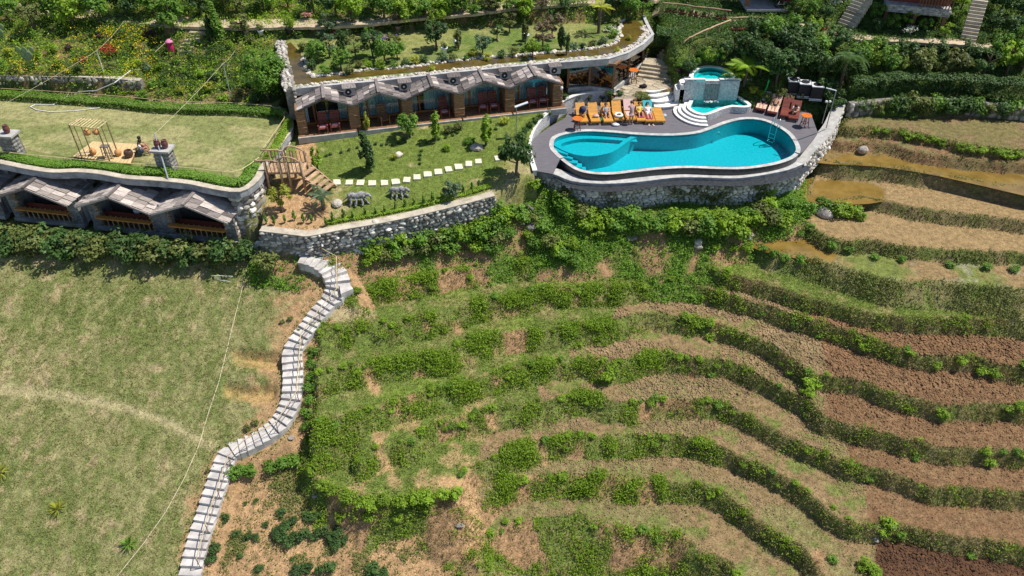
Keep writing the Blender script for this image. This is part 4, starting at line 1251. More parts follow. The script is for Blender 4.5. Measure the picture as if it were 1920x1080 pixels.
def path_sheet(name, label, px, w, zoff=.03, zfix=None):
 pts = [G(x, y) if zfix is None else P(x, y, zfix) for x, y in px]
 s = smooth_line([tuple(p) for p in pts], 5)
 s = resample(s, .4)
 L, R = offset_line(xy(s), w / 2), offset_line(xy(s), -w / 2)
 r = random.Random(5)
 L = [(p[0] + r.uniform(-.08, .08), p[1] + r.uniform(-.08, .08)) for p in L]; R = [(p[0] + r.uniform(-.08, .08), p[1] + r.uniform(-.08, .08)) for p in R]
 zs = [max(float(ground_z(a[0], a[1])), float(ground_z(b_[0], b_[1])), float(ground_z(c[0], c[1]))) + zoff for a, b_, c in zip(L, s, R)]
 b = MB()
 b.band([(*p, z) for p, z in zip(R, zs)], [(*p, z) for p, z in zip(L, zs)])
 b.band([(*p, z) for p, z in zip(L, zs)], [(*p, z - .2) for p, z in zip(L, zs)]); b.band([(*p, z - .2) for p, z in zip(R, zs)], [(*p, z) for p, z in zip(R, zs)])
 o = b.build(name, M['path']); tag(o, label, "path", kind="structure")
 return o
path_sheet("garden_path", "pale earth path running along the top of the gardens", [(-60,10),(0,14),(80,21),(160,29),(250,37),(340,44),(440,48),(560,46),(640,44),(700,40),(780,30),(860,24),(960,12),(1060,4),(1160,-2),(1230,-6)], 1.7)
path_sheet("railing_path", "pale path with potted plants between the log railings and the stairs", [(1225,18),(1260,21),(1300,25),(1370,34),(1430,42),(1500,52),(1580,62),(1630,72)], 1.5, zfix=3.32)
path_sheet("hedge_path", "reddish path above the row of small trees and the long hedge", [(1615,70),(1680,78),(1750,84),(1800,89),(1870,97),(1960,108)], 1.0)

def paddy(name, label, px, z, mat):
 poly = [tuple(P(x, y, z))[:2] for x, y in smooth_line(px, 3, closed=True)]
 o = sheet(poly, z).build(name, mat); tag(o, label, "water", kind="structure")
paddy("paddy_water", "flooded paddy strip of brown water right of the pool", [(1530,305),(1545,285),(1600,282),(1720,294),(1960,320),(1990,378),(1760,330),(1640,312)], -1.545, M['paddy_water'])
paddy("seep_water", "small brown paddy pool at the foot of the pool wall corner", [(1490,345),(1560,328),(1640,342),(1660,352),(1655,378),(1560,384),(1500,372)], -2.50, M['paddy_water'])
paddy("ditch_water", "brown water ditch below the bushes right of the pool wall", [(1390,432),(1440,420),(1530,447),(1580,472),(1565,494),(1480,482),(1410,464)], -3.80, M['paddy_water'])
# ------------------------------------------------------------------ shingled roofs
def shingle_mesh(key, mat, w, l, t, seed):
 k = "shingle_%s_%s" % (key, mat.name)
 if k not in M:
  r = random.Random(seed); L = []
  for i in range(4):
   b = MB(); j = lambda a: r.uniform(-a, a)
   v = [(-w / 2 + j(.02), -l / 2 + j(.05), 0), (w / 2 + j(.02), -l / 2 + j(.05), 0), (w / 2 + j(.02), l / 2, 0), (-w / 2 + j(.02), l / 2, 0)]
   b.add([(x, y, z - t) for x, y, z in v] + [(x, y, z + j(.01)) for x, y, z in v], [(3, 2, 1, 0), (4, 5, 6, 7), (0, 1, 5, 4), (1, 2, 6, 5), (2, 3, 7, 6), (3, 0, 4, 7)])
   L.append(b.mesh("shingle", mat))
  M[k] = L
 return M[k]
def roof_slope(root, part, p_eave0, p_eave1, p_rid1, p_rid0, rows, cols, mats, key, seed, t=.045):
 """covers a quad (eave front, eave back, ridge back, ridge front) with shingles; coordinates local to root. Rows climb to the ridge."""
 r = random.Random(seed)
 e0, e1, r1, r0 = (Vector(p) for p in (p_eave0, p_eave1, p_rid1, p_rid0))
 across = (e1 - e0); up = (r0 - e0)
 W, H = across.length, up.length
 x = across.normalized(); y = (up - x * up.dot(x)).normalized(); z = x.cross(y)
 flip = z[2] < 0
 if flip: x = -x; z = x.cross(y)
 Mr = Matrix((x, y, z)).transposed().to_euler()
 w, l = W / cols, H / rows
 for i in range(rows):
  sh = r.uniform(-.3, .3) * w
  for j in range(cols):
   u = (j + .5 + r.uniform(-.05, .05)) / cols; v = (i + .5) / rows
   p = e0 + across * u + up * v + z * (.05 + .012 * (i % 2) + r.uniform(0, .02))
   mt = r.choice(mats)
   me = shingle_mesh(key, mt, w * .94, l * 1.18, t, seed)[r.randrange(4)]
   o = inst("shingle", me, part, p, (Mr.x, Mr.y, Mr.z))
   o.rotation_euler.rotate_axis('Z', r.uniform(-.05, .05)); o.rotation_euler.rotate_axis('X', -.07)
def gable(root, w, zp, ze, d0, d1, rows, cols, mats, key, seed, barge, ridge_out=.15):
 """gable roof, ridge along local +Y; span w, apex zp, eaves ze, front d0 to back d1"""
 rf = MB()
 for s in (-1, 1):
  rf.add([(s * w / 2, d0 + .02, ze), (s * w / 2, d1, ze), (0, d1, zp), (0, d0 + .02, zp), (s * w / 2, d0 + .02, ze - .05), (s * w / 2, d1, ze - .05), (0, d1, zp - .05), (0, d0 + .02, zp - .05)],
    [(0, 1, 2, 3), (7, 6, 5, 4), (0, 3, 7, 4), (1, 5, 6, 2), (0, 4, 5, 1)])
 roof = rf.build("roof", M['wood_old'], root)
 for s in (-1, 1):
  roof_slope(root, roof, (s * w / 2, d0, ze), (s * w / 2, d1, ze), (0, d1, zp), (0, d0, zp), rows, cols, mats, key, seed + s)
  b = MB(); b.beam((s * (w / 2 + .02), d0 - .03, ze - .03), (0, d0 - .03, zp - .03), .05, .12); b.build("bargeboard", barge, roof)
 b = MB()
 b.beam((0, d0 - ridge_out, zp + .085), (0, d1 + .05, zp + .085), .22, .05); b.build("ridge_board", M['wood_old'], roof)
 return roof

# ------------------------------------------------------------------ five bungalows under the pond roof
M['curtain'] = mat_plain("pale_blue_curtain", (0.70, 0.80, 0.80), .9, .12, 2.5, .1, stretch=(6, 6, .4))
M['frame_wood'] = mat_plain("orange_window_frame", (0.40, 0.155, 0.045), .55, .25, 4, .15)
ZP, ZE, ZF = 3.28, 2.58, .85
pk = [(607,183),(711,172.5),(812,161.5),(908,152),(1004,142)]
pw_ = [P(x, y, ZP) for x, y in pk]
u_dir = (pw_[-1] - pw_[0]).normalized(); ROW_A = math.atan2(u_dir[1], u_dir[0])
v_dir = Vector((-u_dir[1], u_dir[0], 0))
pitch = (pw_[-1] - pw_[0]).length / 4
BUNG = []
bl = ["leftmost shingled bungalow, its door open on a dark room", "second bungalow from the left, with a single upright wooden chair on its porch", "middle bungalow of the row of five, a slim young tree before its porch",
  "fourth bungalow from the left, two dark chairs behind a slim tree", "bungalow at the right end of the row, next to the glass pavilion"]
def log_stack(w, d, z0, z1, seed):
 """wall of split logs: ends and faces rounded"""
 r = random.Random(seed); b = MB()
 z = z0
 while z < z1 - .04:
  h = r.uniform(.09, .14)
  rr_ = h / 2 * 1.08
  for y in (-d / 2, d / 2):
   b.tube([(-w / 2 - r.uniform(0, .05), y + r.uniform(-.02, .02), z + h / 2), (w / 2 + r.uniform(0, .05), y + r.uniform(-.02, .02), z + h / 2)], rr_, 6)
  for x in (-w / 2, w / 2):
   b.tube([(x, -d / 2, z + h / 2), (x, d / 2, z + h / 2)], rr_, 6)
  z += h * .95
 return b
for i in range(5):
 o = pw_[0] + u_dir * pitch * i
 root = thing("bungalow", bl[i], "bungalow", (o[0], o[1], 0), ROW_A, "bungalows in a row under the pond roof")
 BUNG.append(root)
 r = random.Random(100 + i)
 wl_, wr_ = (-pitch * .62 if i == 0 else -pitch / 2), (pitch * .60 if i == 4 else pitch / 2)
 # floor slab and porch
 b = MB(); b.box(((wl_ + wr_) / 2 + .1, .9, ZF - .2), (wr_ - wl_ - .1, 2.5, .4)); b.build("porch_floor", M['wood_brown'], root)
 b = MB(); b.box(((wl_ + wr_) / 2 + .1, -.41, ZF - .19), (wr_ - wl_ - .1, .12, .42)); b.build("porch_edge", M['concrete'], root)
 gable(root, pitch * 1.0, ZP, ZE, -.05, 1.75, 4, 4, [M['wood_old'], M['wood_old'], M['wood_old'], M['wood_old_light']], "bung", 40 + i * 3, M['wood_old'])
 # log pier at the right, and one at the left end of the row
 piers = [pitch / 2] if i > 0 else [-pitch / 2 + .1, pitch / 2]
 for x in piers:
  if i == 4 and x > 0: x = pitch / 2 - .12
  b = log_stack(.62 if x > 0 else .5, 1.0, ZF - .35, ZE - .02, 60 + i)
  b.v = [(p[0] + x, p[1] + .55, p[2]) for p in b.v]
  pr = b.build("log_pier", M['log'], root)
  b = MB(); b.box((x, .55, (ZF - .3 + ZE) / 2), (.5, .9, ZE - ZF + .26)); b.build("pier_core", M['log'], pr)
 # back wall of the porch: frames, curtains, glass
 yb = 1.35
 xL, xR = -pitch / 2 + .34, pitch / 2 - .34
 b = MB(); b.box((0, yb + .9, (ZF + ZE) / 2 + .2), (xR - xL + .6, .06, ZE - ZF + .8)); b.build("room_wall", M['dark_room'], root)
 b = MB()
 hz = ZE - .12
 for x in (xL, xL + .62, xR): b.box((x, yb, (ZF + hz) / 2), (.09, .1, hz - ZF))
 b.box(((xL + xR) / 2, yb, hz + .04), (xR - xL + .1, .1, .1)); b.box(((xL + xR) / 2, yb, ZF + .07), (xR - xL, .09, .12))
 fr_o = b.build("door_frame", M['frame_wood'], root)
 b = MB(); b.add([(xL, yb, hz + .09), (xR, yb, hz + .09), (0, yb, ZP - .12)], [(0, 1, 2)]); b.build("gable_panel", M['wood_brown'] if i == 0 else M['curtain'], root)
 spans = [(xL + .06, xL + .56), (xL + .70, xR - .06)]
 if i == 0: spans = [(xL - .02, xL + .22), (xR - .62, xR - .06)]
 if i == 2: spans = [(xL + .06, xL + .5), (xL + .95, xR - .06)]
 for a, c in spans:
  n = max(8, int((c - a) / .045)); b = MB()
  top = [(a + (c - a) * k / n, yb + .10 + .03 * math.sin(k * 1.9 + i), hz) for k in range(n + 1)]
  bot = [(a + (c - a) * k / n + r.uniform(-.01, .01), yb + .10 + .045 * math.sin(k * 1.9 + i), ZF + .1) for k in range(n + 1)]
  b.band(bot, top); b.build("curtain", M['curtain'], root)
 for a, c in ([(xL + .05, xL + .57), (xL + .67, xR - .05)] if i else [(xL + .75, xR - .05)]):
  b = MB(); b.box(((a + c) / 2, yb - .02, (ZF + hz) / 2 + .03), (c - a, .012, hz - ZF - .12)); b.build("pane", M['glass'], fr_o)
 if i == 0:   # open doorway: bed and headboard inside
  b = MB(); b.box((.1, yb + .55, ZF + .25), (1.3, .6, .5)); b.build("bed", M['curtain'], root)
  b = MB(); b.box((.2, yb + .82, ZF + 1.2), (1.0, .05, .5)); b.build("wall_picture", M['wood_brown'], root)
# wall lamps at the eaves
for x, y in ((662, 200), (1053, 165)):
 p = P(x, y, 2.35); lp = thing("wall_lamp", "small white globe lamp at the " + ("valley between the first two bungalow roofs" if x < 900 else "right corner of the last bungalow"), "lamp", tuple(p))
 b = MB(); b.lathe((0, 0, -.12), [(.03, 0), (.09, .04), (.11, .12), (.08, .2), (.03, .24)], 10); b.build("globe", M['plaster'], lp, smooth=True)
 b = MB(); b.beam((0, 0, .12), (0, .3, .16), .03, .03); b.build("bracket", M['black'], lp)
# condensers in the valleys
acp = [(655,171),(759,161),(851,150),(947,140),(1040,131)]
acl = ["first and second bungalow roofs", "second and third bungalow roofs", "third and fourth bungalow roofs", "fourth and fifth bungalow roofs"]
for i, (x, y) in enumerate(acp):
 p = P(x, y, 3.0)
 t = thing("air_conditioner", "grey outdoor air conditioner " + ("in the valley between the " + acl[i] if i < 4 else "beside the pavilion end of the last bungalow roof"), "air conditioner", (p[0], p[1], 2.75), ROW_A, "air conditioners under wooden hoods")
 b = MB(); b.box((0, 0, .27), (.78, .34, .52)); bd = b.build("casing", M['grey_metal'], t)
 b = MB(); b.tube([(-.08, -.175, .28), (-.08, -.19, .28)], .21, 16); b.build("fan_grille", M['black'], t)
 b = MB(); b.tube([(-.08, -.19, .28), (-.08, -.2, .28)], .06, 8); b.build("fan_hub", M['white_metal'], t)
 b = MB()
 for k in range(5): b.box((-.36 + .18 * k, -.02 + .01 * (k % 2), .62), (.17, .62, .04), M=Matrix.Rotation(.12, 3, 'X'))
 b.build("hood", M['wood_old'], t)
 b = MB()
 for s_ in (-.3, .3): b.box((s_, 0, -.1), (.06, .3, .22))
 b.build("stand", M['wood_old'], t)

# ------------------------------------------------------------------ chairs on the porches
def make_chair(mat, cushion=True):
 t = thing("deck_chair", "x", "chair")
 b = MB()
 for k in range(6): b.box((0, -.32 + .11 * k, .36 + .012 * k), (.56, .09, .025))
 b.build("seat", mat, t)
 b = MB()
 for k in range(7): b.beam((-.27, .27 + .035 * k, .48 + .11 * k), (.27, .27 + .035 * k, .48 + .11 * k), .025, .085)
 for s in (-.27, .27): b.beam((s, .25, .36), (s, .52, 1.2), .045, .05)
 b.build("backrest", mat, t)
 for s in (-.29, .29):
  b = MB(); b.beam((s, -.34, 0), (s, -.3, .56), .05, .06); b.build("leg", mat, t)
  b = MB(); b.beam((s, .42, 0), (s, .3, .56), .05, .06); b.build("leg", mat, t)
  b = MB(); b.box((s, -.02, .58), (.08, .72, .035)); b.build("armrest", mat, t)
 if cushion:
  b = MB(); b.box((0, -.08, .43), (.46, .36, .07), taper=.9); b.build("cushion", M['cushion'], t)
 return t
M['cushion'] = mat_plain("red_white_cushion", (0.45, 0.05, 0.07), .9, .2, 12, .1, col2=(0.6, 0.5, 0.48))
chA = make_chair(M['wood_red']); chB = make_chair(M['wood_brown'], False)
spots = [(0, -.35, .1, chA, "red chair with a cushion, left of the pair on the leftmost bungalow's porch"), (0, .45, .18, chA, "red chair with a cushion, right of the pair on the leftmost bungalow's porch"),
   (1, .15, .35, chB, "brown slatted chair alone on the second bungalow's porch"), (2, .75, .4, chA, "dark red chair half hidden on the middle bungalow's porch"),
   (3, -.05, .5, chA, "dark red chair, left of the pair on the fourth bungalow's porch"), (3, .7, .5, chA, "dark red chair, right of the pair on the fourth bungalow's porch"),
   (4, -.05, .45, chA, "dark red chair, left of the pair on the bungalow next to the pavilion"), (4, .7, .5, chA, "dark red chair, right of the pair on the bungalow next to the pavilion")]
used = set()
for bi_, x, y, proto, lab in spots:
 c = proto if proto.name not in used else copy_tree(proto)
 used.add(proto.name)
 q = pw_[0] + u_dir * (pitch * bi_ + x) + v_dir * y
 c.location = (q[0], q[1], ZF + .005); c.rotation_euler = (0, 0, ROW_A + (.25 if proto is chB else RND.uniform(-.12, .12)))
 c["label"] = lab; c["group"] = "chairs on the bungalow porches"

# ------------------------------------------------------------------ glass pavilion
PV = thing("glass_pavilion", "glass-walled pavilion with timber posts under the curved end of the pond roof", "pavilion", tuple(P(1147, 172, .8)))
base = [(1064,171),(1104,168),(1148,174),(1176,152),(1203,124),(1213,104)]
bp = [P(x, y, .8) for x, y in base]
b = MB()
for a, c in zip(bp[:-1], bp[1:]): b.beam((a[0], a[1], .85), (c[0], c[1], .85), .3, .55)
b.build("plinth", M['mortar_pale'], PV, world=True)
for p in bp:
 b = MB(); b.box((p[0], p[1], 2.05), (.16, .16, 1.9)); b.build("post", M['wood_brown'], PV, world=True)
for a, c in zip(bp[:-1], bp[1:]):
 b = MB(); b.beam((a[0], a[1], 2.9), (c[0], c[1], 2.9), .14, .16); b.build("beam", M['wood_brown'], PV, world=True)
 d = (c - a).normalized() * .1
 b = MB(); b.beam((a[0] + d[0], a[1] + d[1], 1.98), (c[0] - d[0], c[1] - d[1], 1.98), .012, 1.68); b.build("pane", M['glass'], PV, world=True)
fp = [tuple(p)[:2] for p in bp] + [(bp[-1][0] - 1.5, bp[-1][1] + 1), (bp[0][0], bp[0][1] + 3.2)]
b = MB(); b.prism(fp, .6, .86, bottom=False); b.build("floor", M['wood_brown'], PV, world=True)
b = MB(); b.beam((bp[0][0] - .2, bp[0][1] + 3.0, 1.9), (bp[-1][0] - 1.0, bp[-1][1] + 1.6, 1.9), .1, 2.2); b.build("inner_wall", M['curtain'], PV, world=True)
def make_table(mt, ml, r=.36, h=1.0):
 t = thing("round_table", "x", "table")
 b = MB(); b.lathe((0, 0, h - .05), [(r * .92, 0), (r, .02), (r, .05), (r * .9, .06)], 20); b.build("top", mt, t)
 for k in range(4):
  a = math.pi / 4 + k * math.pi / 2
  b = MB(); b.tube([(math.cos(a) * .30, math.sin(a) * .30, 0), (math.cos(a) * .17, math.sin(a) * .17, h - .05)], .03, 6); b.build("leg", ml, t)
 b = MB()
 for k in range(4):
  a = math.pi / 4 + k * math.pi / 2; c = a + math.pi / 2; q = .25
  b.beam((math.cos(a) * q, math.sin(a) * q, .35), (math.cos(c) * q, math.sin(c) * q, .35), .03, .04)
 b.build("stretcher", ml, t)
 return t
M['table_top'] = mat_plain("glossy_orange_tabletop", (0.62, 0.16, 0.025), .35, .18, 4, .0, coat=.3)
tb = make_table(M['table_top'], M['wood_red'])
tspots = [((1082,243), 0, "round orange-topped table at the left end of the lounger row"), ((1186,155), .83, "tall round orange table outside the glass pavilion"), ((1507,237), 0, "round orange-topped table beside the dark loungers at the right end of the deck")]
for k, ((x, y), z, lab) in enumerate(tspots):
 c = tb if k == 0 else copy_tree(tb)
 c.location = P(x, y, z); c.rotation_euler = (0, 0, .3 * k); c.scale = (1, 1, 1 if k == 1 else .85); c["label"] = lab; c["group"] = "round orange tables"
for k, (x, y) in enumerate(((1120,150),(1133,148),(1088,152))):
 c = copy_tree(tb); c.location = P(x, y + 8, .87); c.scale = (.8, .8, .95); c["label"] = ["bar table standing inside the pavilion behind the left panes", "bar table inside the pavilion nearest its front corner post", "bar table inside the pavilion next to the last bungalow"][k]; c["group"] = "bar tables inside the pavilion"
 c.location = c.location + Vector((0, 1.1, 0))

# ------------------------------------------------------------------ stone cottages below the lawn
CB = -2.45
c0, c1 = P(187, 428, CB), P(458, 458, CB)
cu = (c1 - c0).normalized(); CA = math.atan2(cu[1], cu[0]); cv = Vector((-cu[1], cu[0], 0))
CW = (c1 - c0).length / 2
M['cot_stone'] = mat_plain("grey_cottage_stone", (0.24, 0.23, 0.215), .9, .4, 3, .6, objvar=.3)
M['edge_stone'] = mat_plain("warm_quoin_stone", (0.33, 0.25, 0.17), .9, .35, 4, .6, objvar=.3)
cl_ = ["shingled stone cottage at the left picture edge, mostly cut off", "left of the three whole cottages, white plaster side wall beside a gap", "middle cottage below the lawn, someone in white on its balcony", "rightmost of the stone cottages below the lawn, by the garden wall corner"]
offs = [-2.28 * CW, -1.14 * CW, 0.0, CW]
for i in range(4):
 o = c0 + cu * (offs[i] + CW / 2 - .25)
 root = thing("cottage", cl_[i], "cottage", (o[0], o[1], CB), CA, "stone cottages below the lawn")
 r = random.Random(200 + i)
 w = CW
 gable(root, w * 1.03, 3.05, 2.08, -.8, 2.0, 4, 7, [M['wood_old'], M['wood_old_light'], M['wood_old_light'], M['wood_old_light']], "cot", 80 + 5 * i, M['wood_old_light'], ridge_out=.1)
 b = MB(); b.box((0, .05, .12), (w, .45, .25)); b.build("plinth", M['concrete_grey'], root)
 b = MB(); b.box((0, .95, .2), (w - .1, 1.7, .1)); b.build("balcony_floor", M['wood_brown'], root)
 for s in (-1, 1):
  x = s * (w / 2 - .33)
  b = MB(); b.box((x, .12, 1.1), (.64, .36, 2.1)); pr = b.build("pier", M['cot_stone'], root)
  k = 0; z = .3
  while z < 2.2:       # quoin stones on the inner edge of the pier
   h = r.uniform(.16, .26)
   inst("stone", rock_meshes(M['edge_stone'])[r.randrange(7)], pr, (x - s * .30, .0, z + h / 2), (r.uniform(-.2, .2), r.uniform(-.2, .2), r.uniform(-.2, .2)), (.22, .34, h * 1.1)); z += h
  for zz in np.arange(.35, 2.3, .27):
   for xx_ in (-.13, .14):
    if r.random() < .85:
     inst("stone", rock_meshes(M['cot_stone'])[r.randrange(7)], pr, (x + xx_ + r.uniform(-.05, .05), -.06, zz + r.uniform(-.03, .03)), (r.uniform(-.2, .2), r.uniform(-.2, .2), r.uniform(-.2, .2)), (.33, .09, .30))
  b = MB(); b.box((s * (w / 2 - .1), 1.0, 1.15), (.18, 1.7, 2.1)); sw = b.build("side_wall", M['plaster'] if (s > 0 and i == 1) else M['mortar_pale'], root)
  if i == 3 and s > 0:
   for q in range(70):
    inst("stone", rock_meshes(M['stone_pale'] if q % 3 else M['edge_stone'])[r.randrange(7)], sw, (w / 2 - .0, .1 + 1.7 * r.random(), .15 + 2.0 * r.random()), (0, 0, 0), (.10, .34 * r.uniform(.6, 1.2), .26 * r.uniform(.6, 1.2)))
 b = MB()
 b.box((0, 1.75, 1.45), (w - .3, .12, 2.7)); bwall = b.build("back_wall", M['cot_stone'], root)
 b = MB()
 for x in (.15, .95): b.box((x, 1.66, 1.2), (.09, .08, 1.9))
 for z in (.3, 2.15): b.box((.55, 1.66, z), (.9, .08, .1))
 b.build("window_frame", M['frame_wood'], bwall)
 b = MB(); b.band([(.2 + .05 * k, 1.64 + .02 * math.sin(k * 2.1), .35) for k in range(15)], [(.2 + .05 * k, 1.64 + .02 * math.sin(k * 2.1), 2.1) for k in range(15)]); b.build("curtain", M['curtain'], bwall)
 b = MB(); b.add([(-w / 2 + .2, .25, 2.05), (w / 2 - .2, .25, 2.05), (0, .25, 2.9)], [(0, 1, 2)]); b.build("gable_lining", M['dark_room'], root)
 # balustrade
 rl = thing("balustrade", None, None); rl.parent = root; ORIGIN[rl.name] = Vector((0, 0, 0))
 b = MB(); b.box((0, -.28, 1.08), (w - 1.2, .3, .09)); b.build("handrail", M['wood_orange'], rl)
 xw = w - 1.34
 for k in range(11):
  b = MB(); b.box((-xw / 2 + xw * k / 10, .0, .66), (.05, .05, .84)); b.build("baluster", M['bamboo'], rl)
 b = MB(); b.box((0, .55, .62), (w - 1.2, .03, .8)); b.build("inner_panel", M['wood_red'], rl)
b = MB()
for k in range(5):
 a = P(468 + 3 * k, 470 - k, CB); c = P(482 + 2.5 * k, 452, CB + .6)
 b.tube([a, c], .035, 6)
pp = thing("pipe_bundle", "loose bundle of white pipes leaning beside the last cottage", "pipes", tuple(P(470, 470, CB)))
b.build("pipes", M['white_metal'], pp, world=True)
b = MB()
for k in range(4): b.tube([P(452, 463 + 2.4 * k, CB + .1), P(484, 466 + 2.4 * k, CB + .12)], .035, 6)
b.build("pipe_rack", M['grey_metal'], pp, world=True)
# ------------------------------------------------------------------ concrete staircase down the slope
st_px = [(566,484),(590,488),(608,497),(620,506),(628,518),(634,530),(636,542),(630,555),(617,570),(595,594),(581,615),(566,633),(554,650),(548,668),(550,689),(551,710),(550,730),(548,754),(542,768),(533,787),(523,800),(508,812),(489,823),(464,836),(435,847),(426,856),(418,882),(409,907),(401,932),(393,957),(385,982),(375.5,1007),(369,1033),(363,1058),(358,1082),(352,1112)]
stw = [G(x, y) for x, y in st_px]
line = resample([tuple(p)[:2] for p in stw], .1)
line = [(p[0], p[1]) for p in line]
for _ in range(4):
 line = [line[0]] + [((a[0] + 2 * b_[0] + c[0]) / 4, (a[1] + 2 * b_[1] + c[1]) / 4) for a, b_, c in zip(line[:-2], line[1:-1], line[2:])] + [line[-1]]
line = resample(line, .40)
gz = [float(ground_z(*p)) for p in line]
zs = gz[:]
for i in range(len(zs) - 2, -1, -1): zs[i] = max(gz[i] + .05, zs[i + 1] + .02)
for i in range(6): zs[i] = max(zs[i], zs[6] + .17 * (6 - i))
zs = list(np.convolve(np.pad(zs, 2, mode='edge'), np.ones(5) / 5, 'valid') + .10)
SW = 1.12
STAIR = thing("concrete_stair", "long curving flight of pale concrete steps between the dry field and the terraces", "stairs", (*line[-1], zs[-1] - .5))
_w = [1.0 if i > 9 else 1.28 for i in range(len(line))]
Lf = [offset_line(line, SW / 2 * _w[i])[i] for i in range(len(line))]; Rt = [offset_line(line, -SW / 2 * _w[i])[i] for i in range(len(line))]
rr = random.Random(2)
M['stair'] = mat_plain("pale_grey_cement", (0.50, 0.465, 0.435), .9, .28, 1.6, .25, bscale=14, objvar=.08)
M['stair_side'] = mat_plain("brown_brick_side", (0.26, 0.19, 0.17), .9, .3, 5, .4)
for i in range(len(line) - 1):
 q = [Rt[i], Rt[i + 1], Lf[i + 1], Lf[i]]
 c = np.mean(np.array(q), 0)
 q = [(p[0] + (c[0] - p[0]) * .0 + rr.uniform(-.012, .012), p[1] + rr.uniform(-.012, .012)) for p in q]
 b = MB(); b.prism(q, zs[i] - .55, zs[i] + rr.uniform(-.006, .006), bottom=False); b.build("step", M['stair'], STAIR, world=True)
 if i < 5:
  q2 = poly_offset([Rt[i], Rt[i + 1], Lf[i + 1], Lf[i]], -.015)
  b = MB(); b.prism(q2, gz[i] - .6, zs[i] - .15, bottom=False); b.build("brick_base", M['stair_side'], STAIR, world=True)
b = MB(); q0 = [P(637,538,zs[7] - .1), P(655,536,zs[7] - .1), P(663,546,zs[7] - .1), P(640,556,zs[7] - .1)]
b.prism([tuple(p)[:2] for p in q0], zs[7] - 1.2, zs[7] + .1); b.build("side_block", M['stair'], STAIR, world=True)
HR = thing("stair_handrail", "thin handrail on posts along the right side of the concrete stair", "railing", (*Lf[0], zs[0]))
rp_ = []
for i in range(1, len(line) - 1, 4):
 p = offset_line(line, SW / 2 - .1)[i]
 rp_.append((p[0], p[1], zs[i] + .85))
 b = MB(); b.tube([(p[0], p[1], zs[i] - .1), (p[0] + rr.uniform(-.04, .04), p[1], zs[i] + .87)], .022, 6); b.build("post", M['bamboo_dark'], HR, world=True)
a0 = P(618, 462, -2.3)
rail_pts = [(a0[0], a0[1], -1.6)] + rp_
b = MB(); b.tube(rail_pts, .024, 6); b.build("rail", M['bamboo'], HR, world=True)
b = MB(); b.tube([(p[0], p[1], p[2] - .42) for p in rp_], .014, 5); b.build("lower_rail", M['bamboo_dark'], HR, world=True)

# cables
def cable(name, label, pts, r, mat, sag=0.0, cat="cable"):
 pts = [Vector(p) for p in pts]
 out = []
 for a, c in zip(pts[:-1], pts[1:]):
  for k in range(12):
   t = k / 12; p = a.lerp(c, t); p = p + Vector((0, 0, -sag * 4 * t * (1 - t))); out.append(p)
 out.append(pts[-1])
 b = MB(); b.tube(out, r, 5); o = b.build(name, mat)
 tag(o, label, cat)
 return o
cab = [(470,478),(462,510),(450,560),(437,610),(425,660),(410,720),(393,770),(372,840),(345,900),(312,960),(270,1020),(222,1080),(190,1115)]
cable("field_cable", "pale cable running down over the dry field from the cottage corner", [G(x, y) + Vector((0, 0, .06)) for x, y in cab], .02, M['rope'])

# ------------------------------------------------------------------ rustic bridge from the lawn
BR = thing("log_bridge", "rustic log footbridge with branch railings stepping down from lawn to garden", "bridge", tuple(P(540, 320, 0)))
A_, B_ = P(500, 314, .95), P(572, 314, .95)
d_ = (B_ - A_).normalized(); n_ = Vector((-d_[1], d_[0], 0))
for k in range(15):
 p = A_ + (B_ - A_) * (k + .5) / 15
 b = MB(); b.beam(p - n_ * .62, p + n_ * .62, .17, .05); b.build("deck_plank", M['rustic'], BR, world=True)
for s in (-.5, .5):
 b = MB(); b.tube([A_ + n_ * s - Vector((0, 0, .1)), B_ + n_ * s - Vector((0, 0, .1))], .075, 7); b.build("bearer", M['rustic'], BR, world=True)
def branch(pts, r, name, parent, seed=0):
 rr_ = random.Random(seed)
 s = smooth_line([tuple(p) for p in pts], 4)
 s = [(p[0] + rr_.uniform(-.02, .02), p[1] + rr_.uniform(-.02, .02), p[2] + rr_.uniform(-.02, .02)) for p in s]
 b = MB(); b.tube(s, [r * rr_.uniform(.85, 1.15) for _ in s], 7); return b.build(name, M['rustic'], parent, world=True, smooth=True)
L_ = (B_ - A_).length
for s, sd in ((-.64, 1), (.64, 2)):
 base_ = A_ + n_ * s
 top = [base_ + d_ * t + Vector((0, 0, z)) for t, z in ((-.4, .82), (.5, .86), (L_ * .42, .78), (L_ * .55, 1.08), (L_ * .8, 1.0), (L_ * 1.02, .62))]
 branch(top, .055, "handrail", BR, sd)
 for t in (0.05, .42, .62, .98):
  p = base_ + d_ * L_ * t
  gzz = float(ground_z(p[0], p[1]))
  b = MB(); b.tube([(p[0], p[1], min(gzz, .6) - .2), (p[0] + .03, p[1], .95 + .8)], [.085, .07], 8); b.build("post", M['rustic'], BR, world=True, smooth=True)
 for t in np.linspace(.1, .95, 10):
  p = base_ + d_ * L_ * t
  b = MB(); b.tube([(p[0], p[1], .9), (p[0] + RND.uniform(-.04, .04), p[1], 1.72)], .028, 5); b.build("baluster", M['rustic'], BR, world=True)
sd_ = (d_ * .9 - n_ * .45).normalized(); sn = Vector((-sd_[1], sd_[0], 0))
for k in range(5):
 p = B_ + sd_ * (.18 + .32 * k) - n_ * .1
 z = .95 - .20 * (k + 1)
 b = MB(); b.box((p[0], p[1], z), (.30, 1.15, .06), rz=math.atan2(sd_[1], sd_[0])); b.build("tread", M['rustic'], BR, world=True)
for s in (-.55, .55):
 a = B_ + sn * s; c = B_ + sd_ * 1.75 + sn * s
 b = MB(); b.beam((a[0], a[1], .8), (c[0], c[1], -.25), .07, .16); b.build("stringer", M['rustic'], BR, world=True)

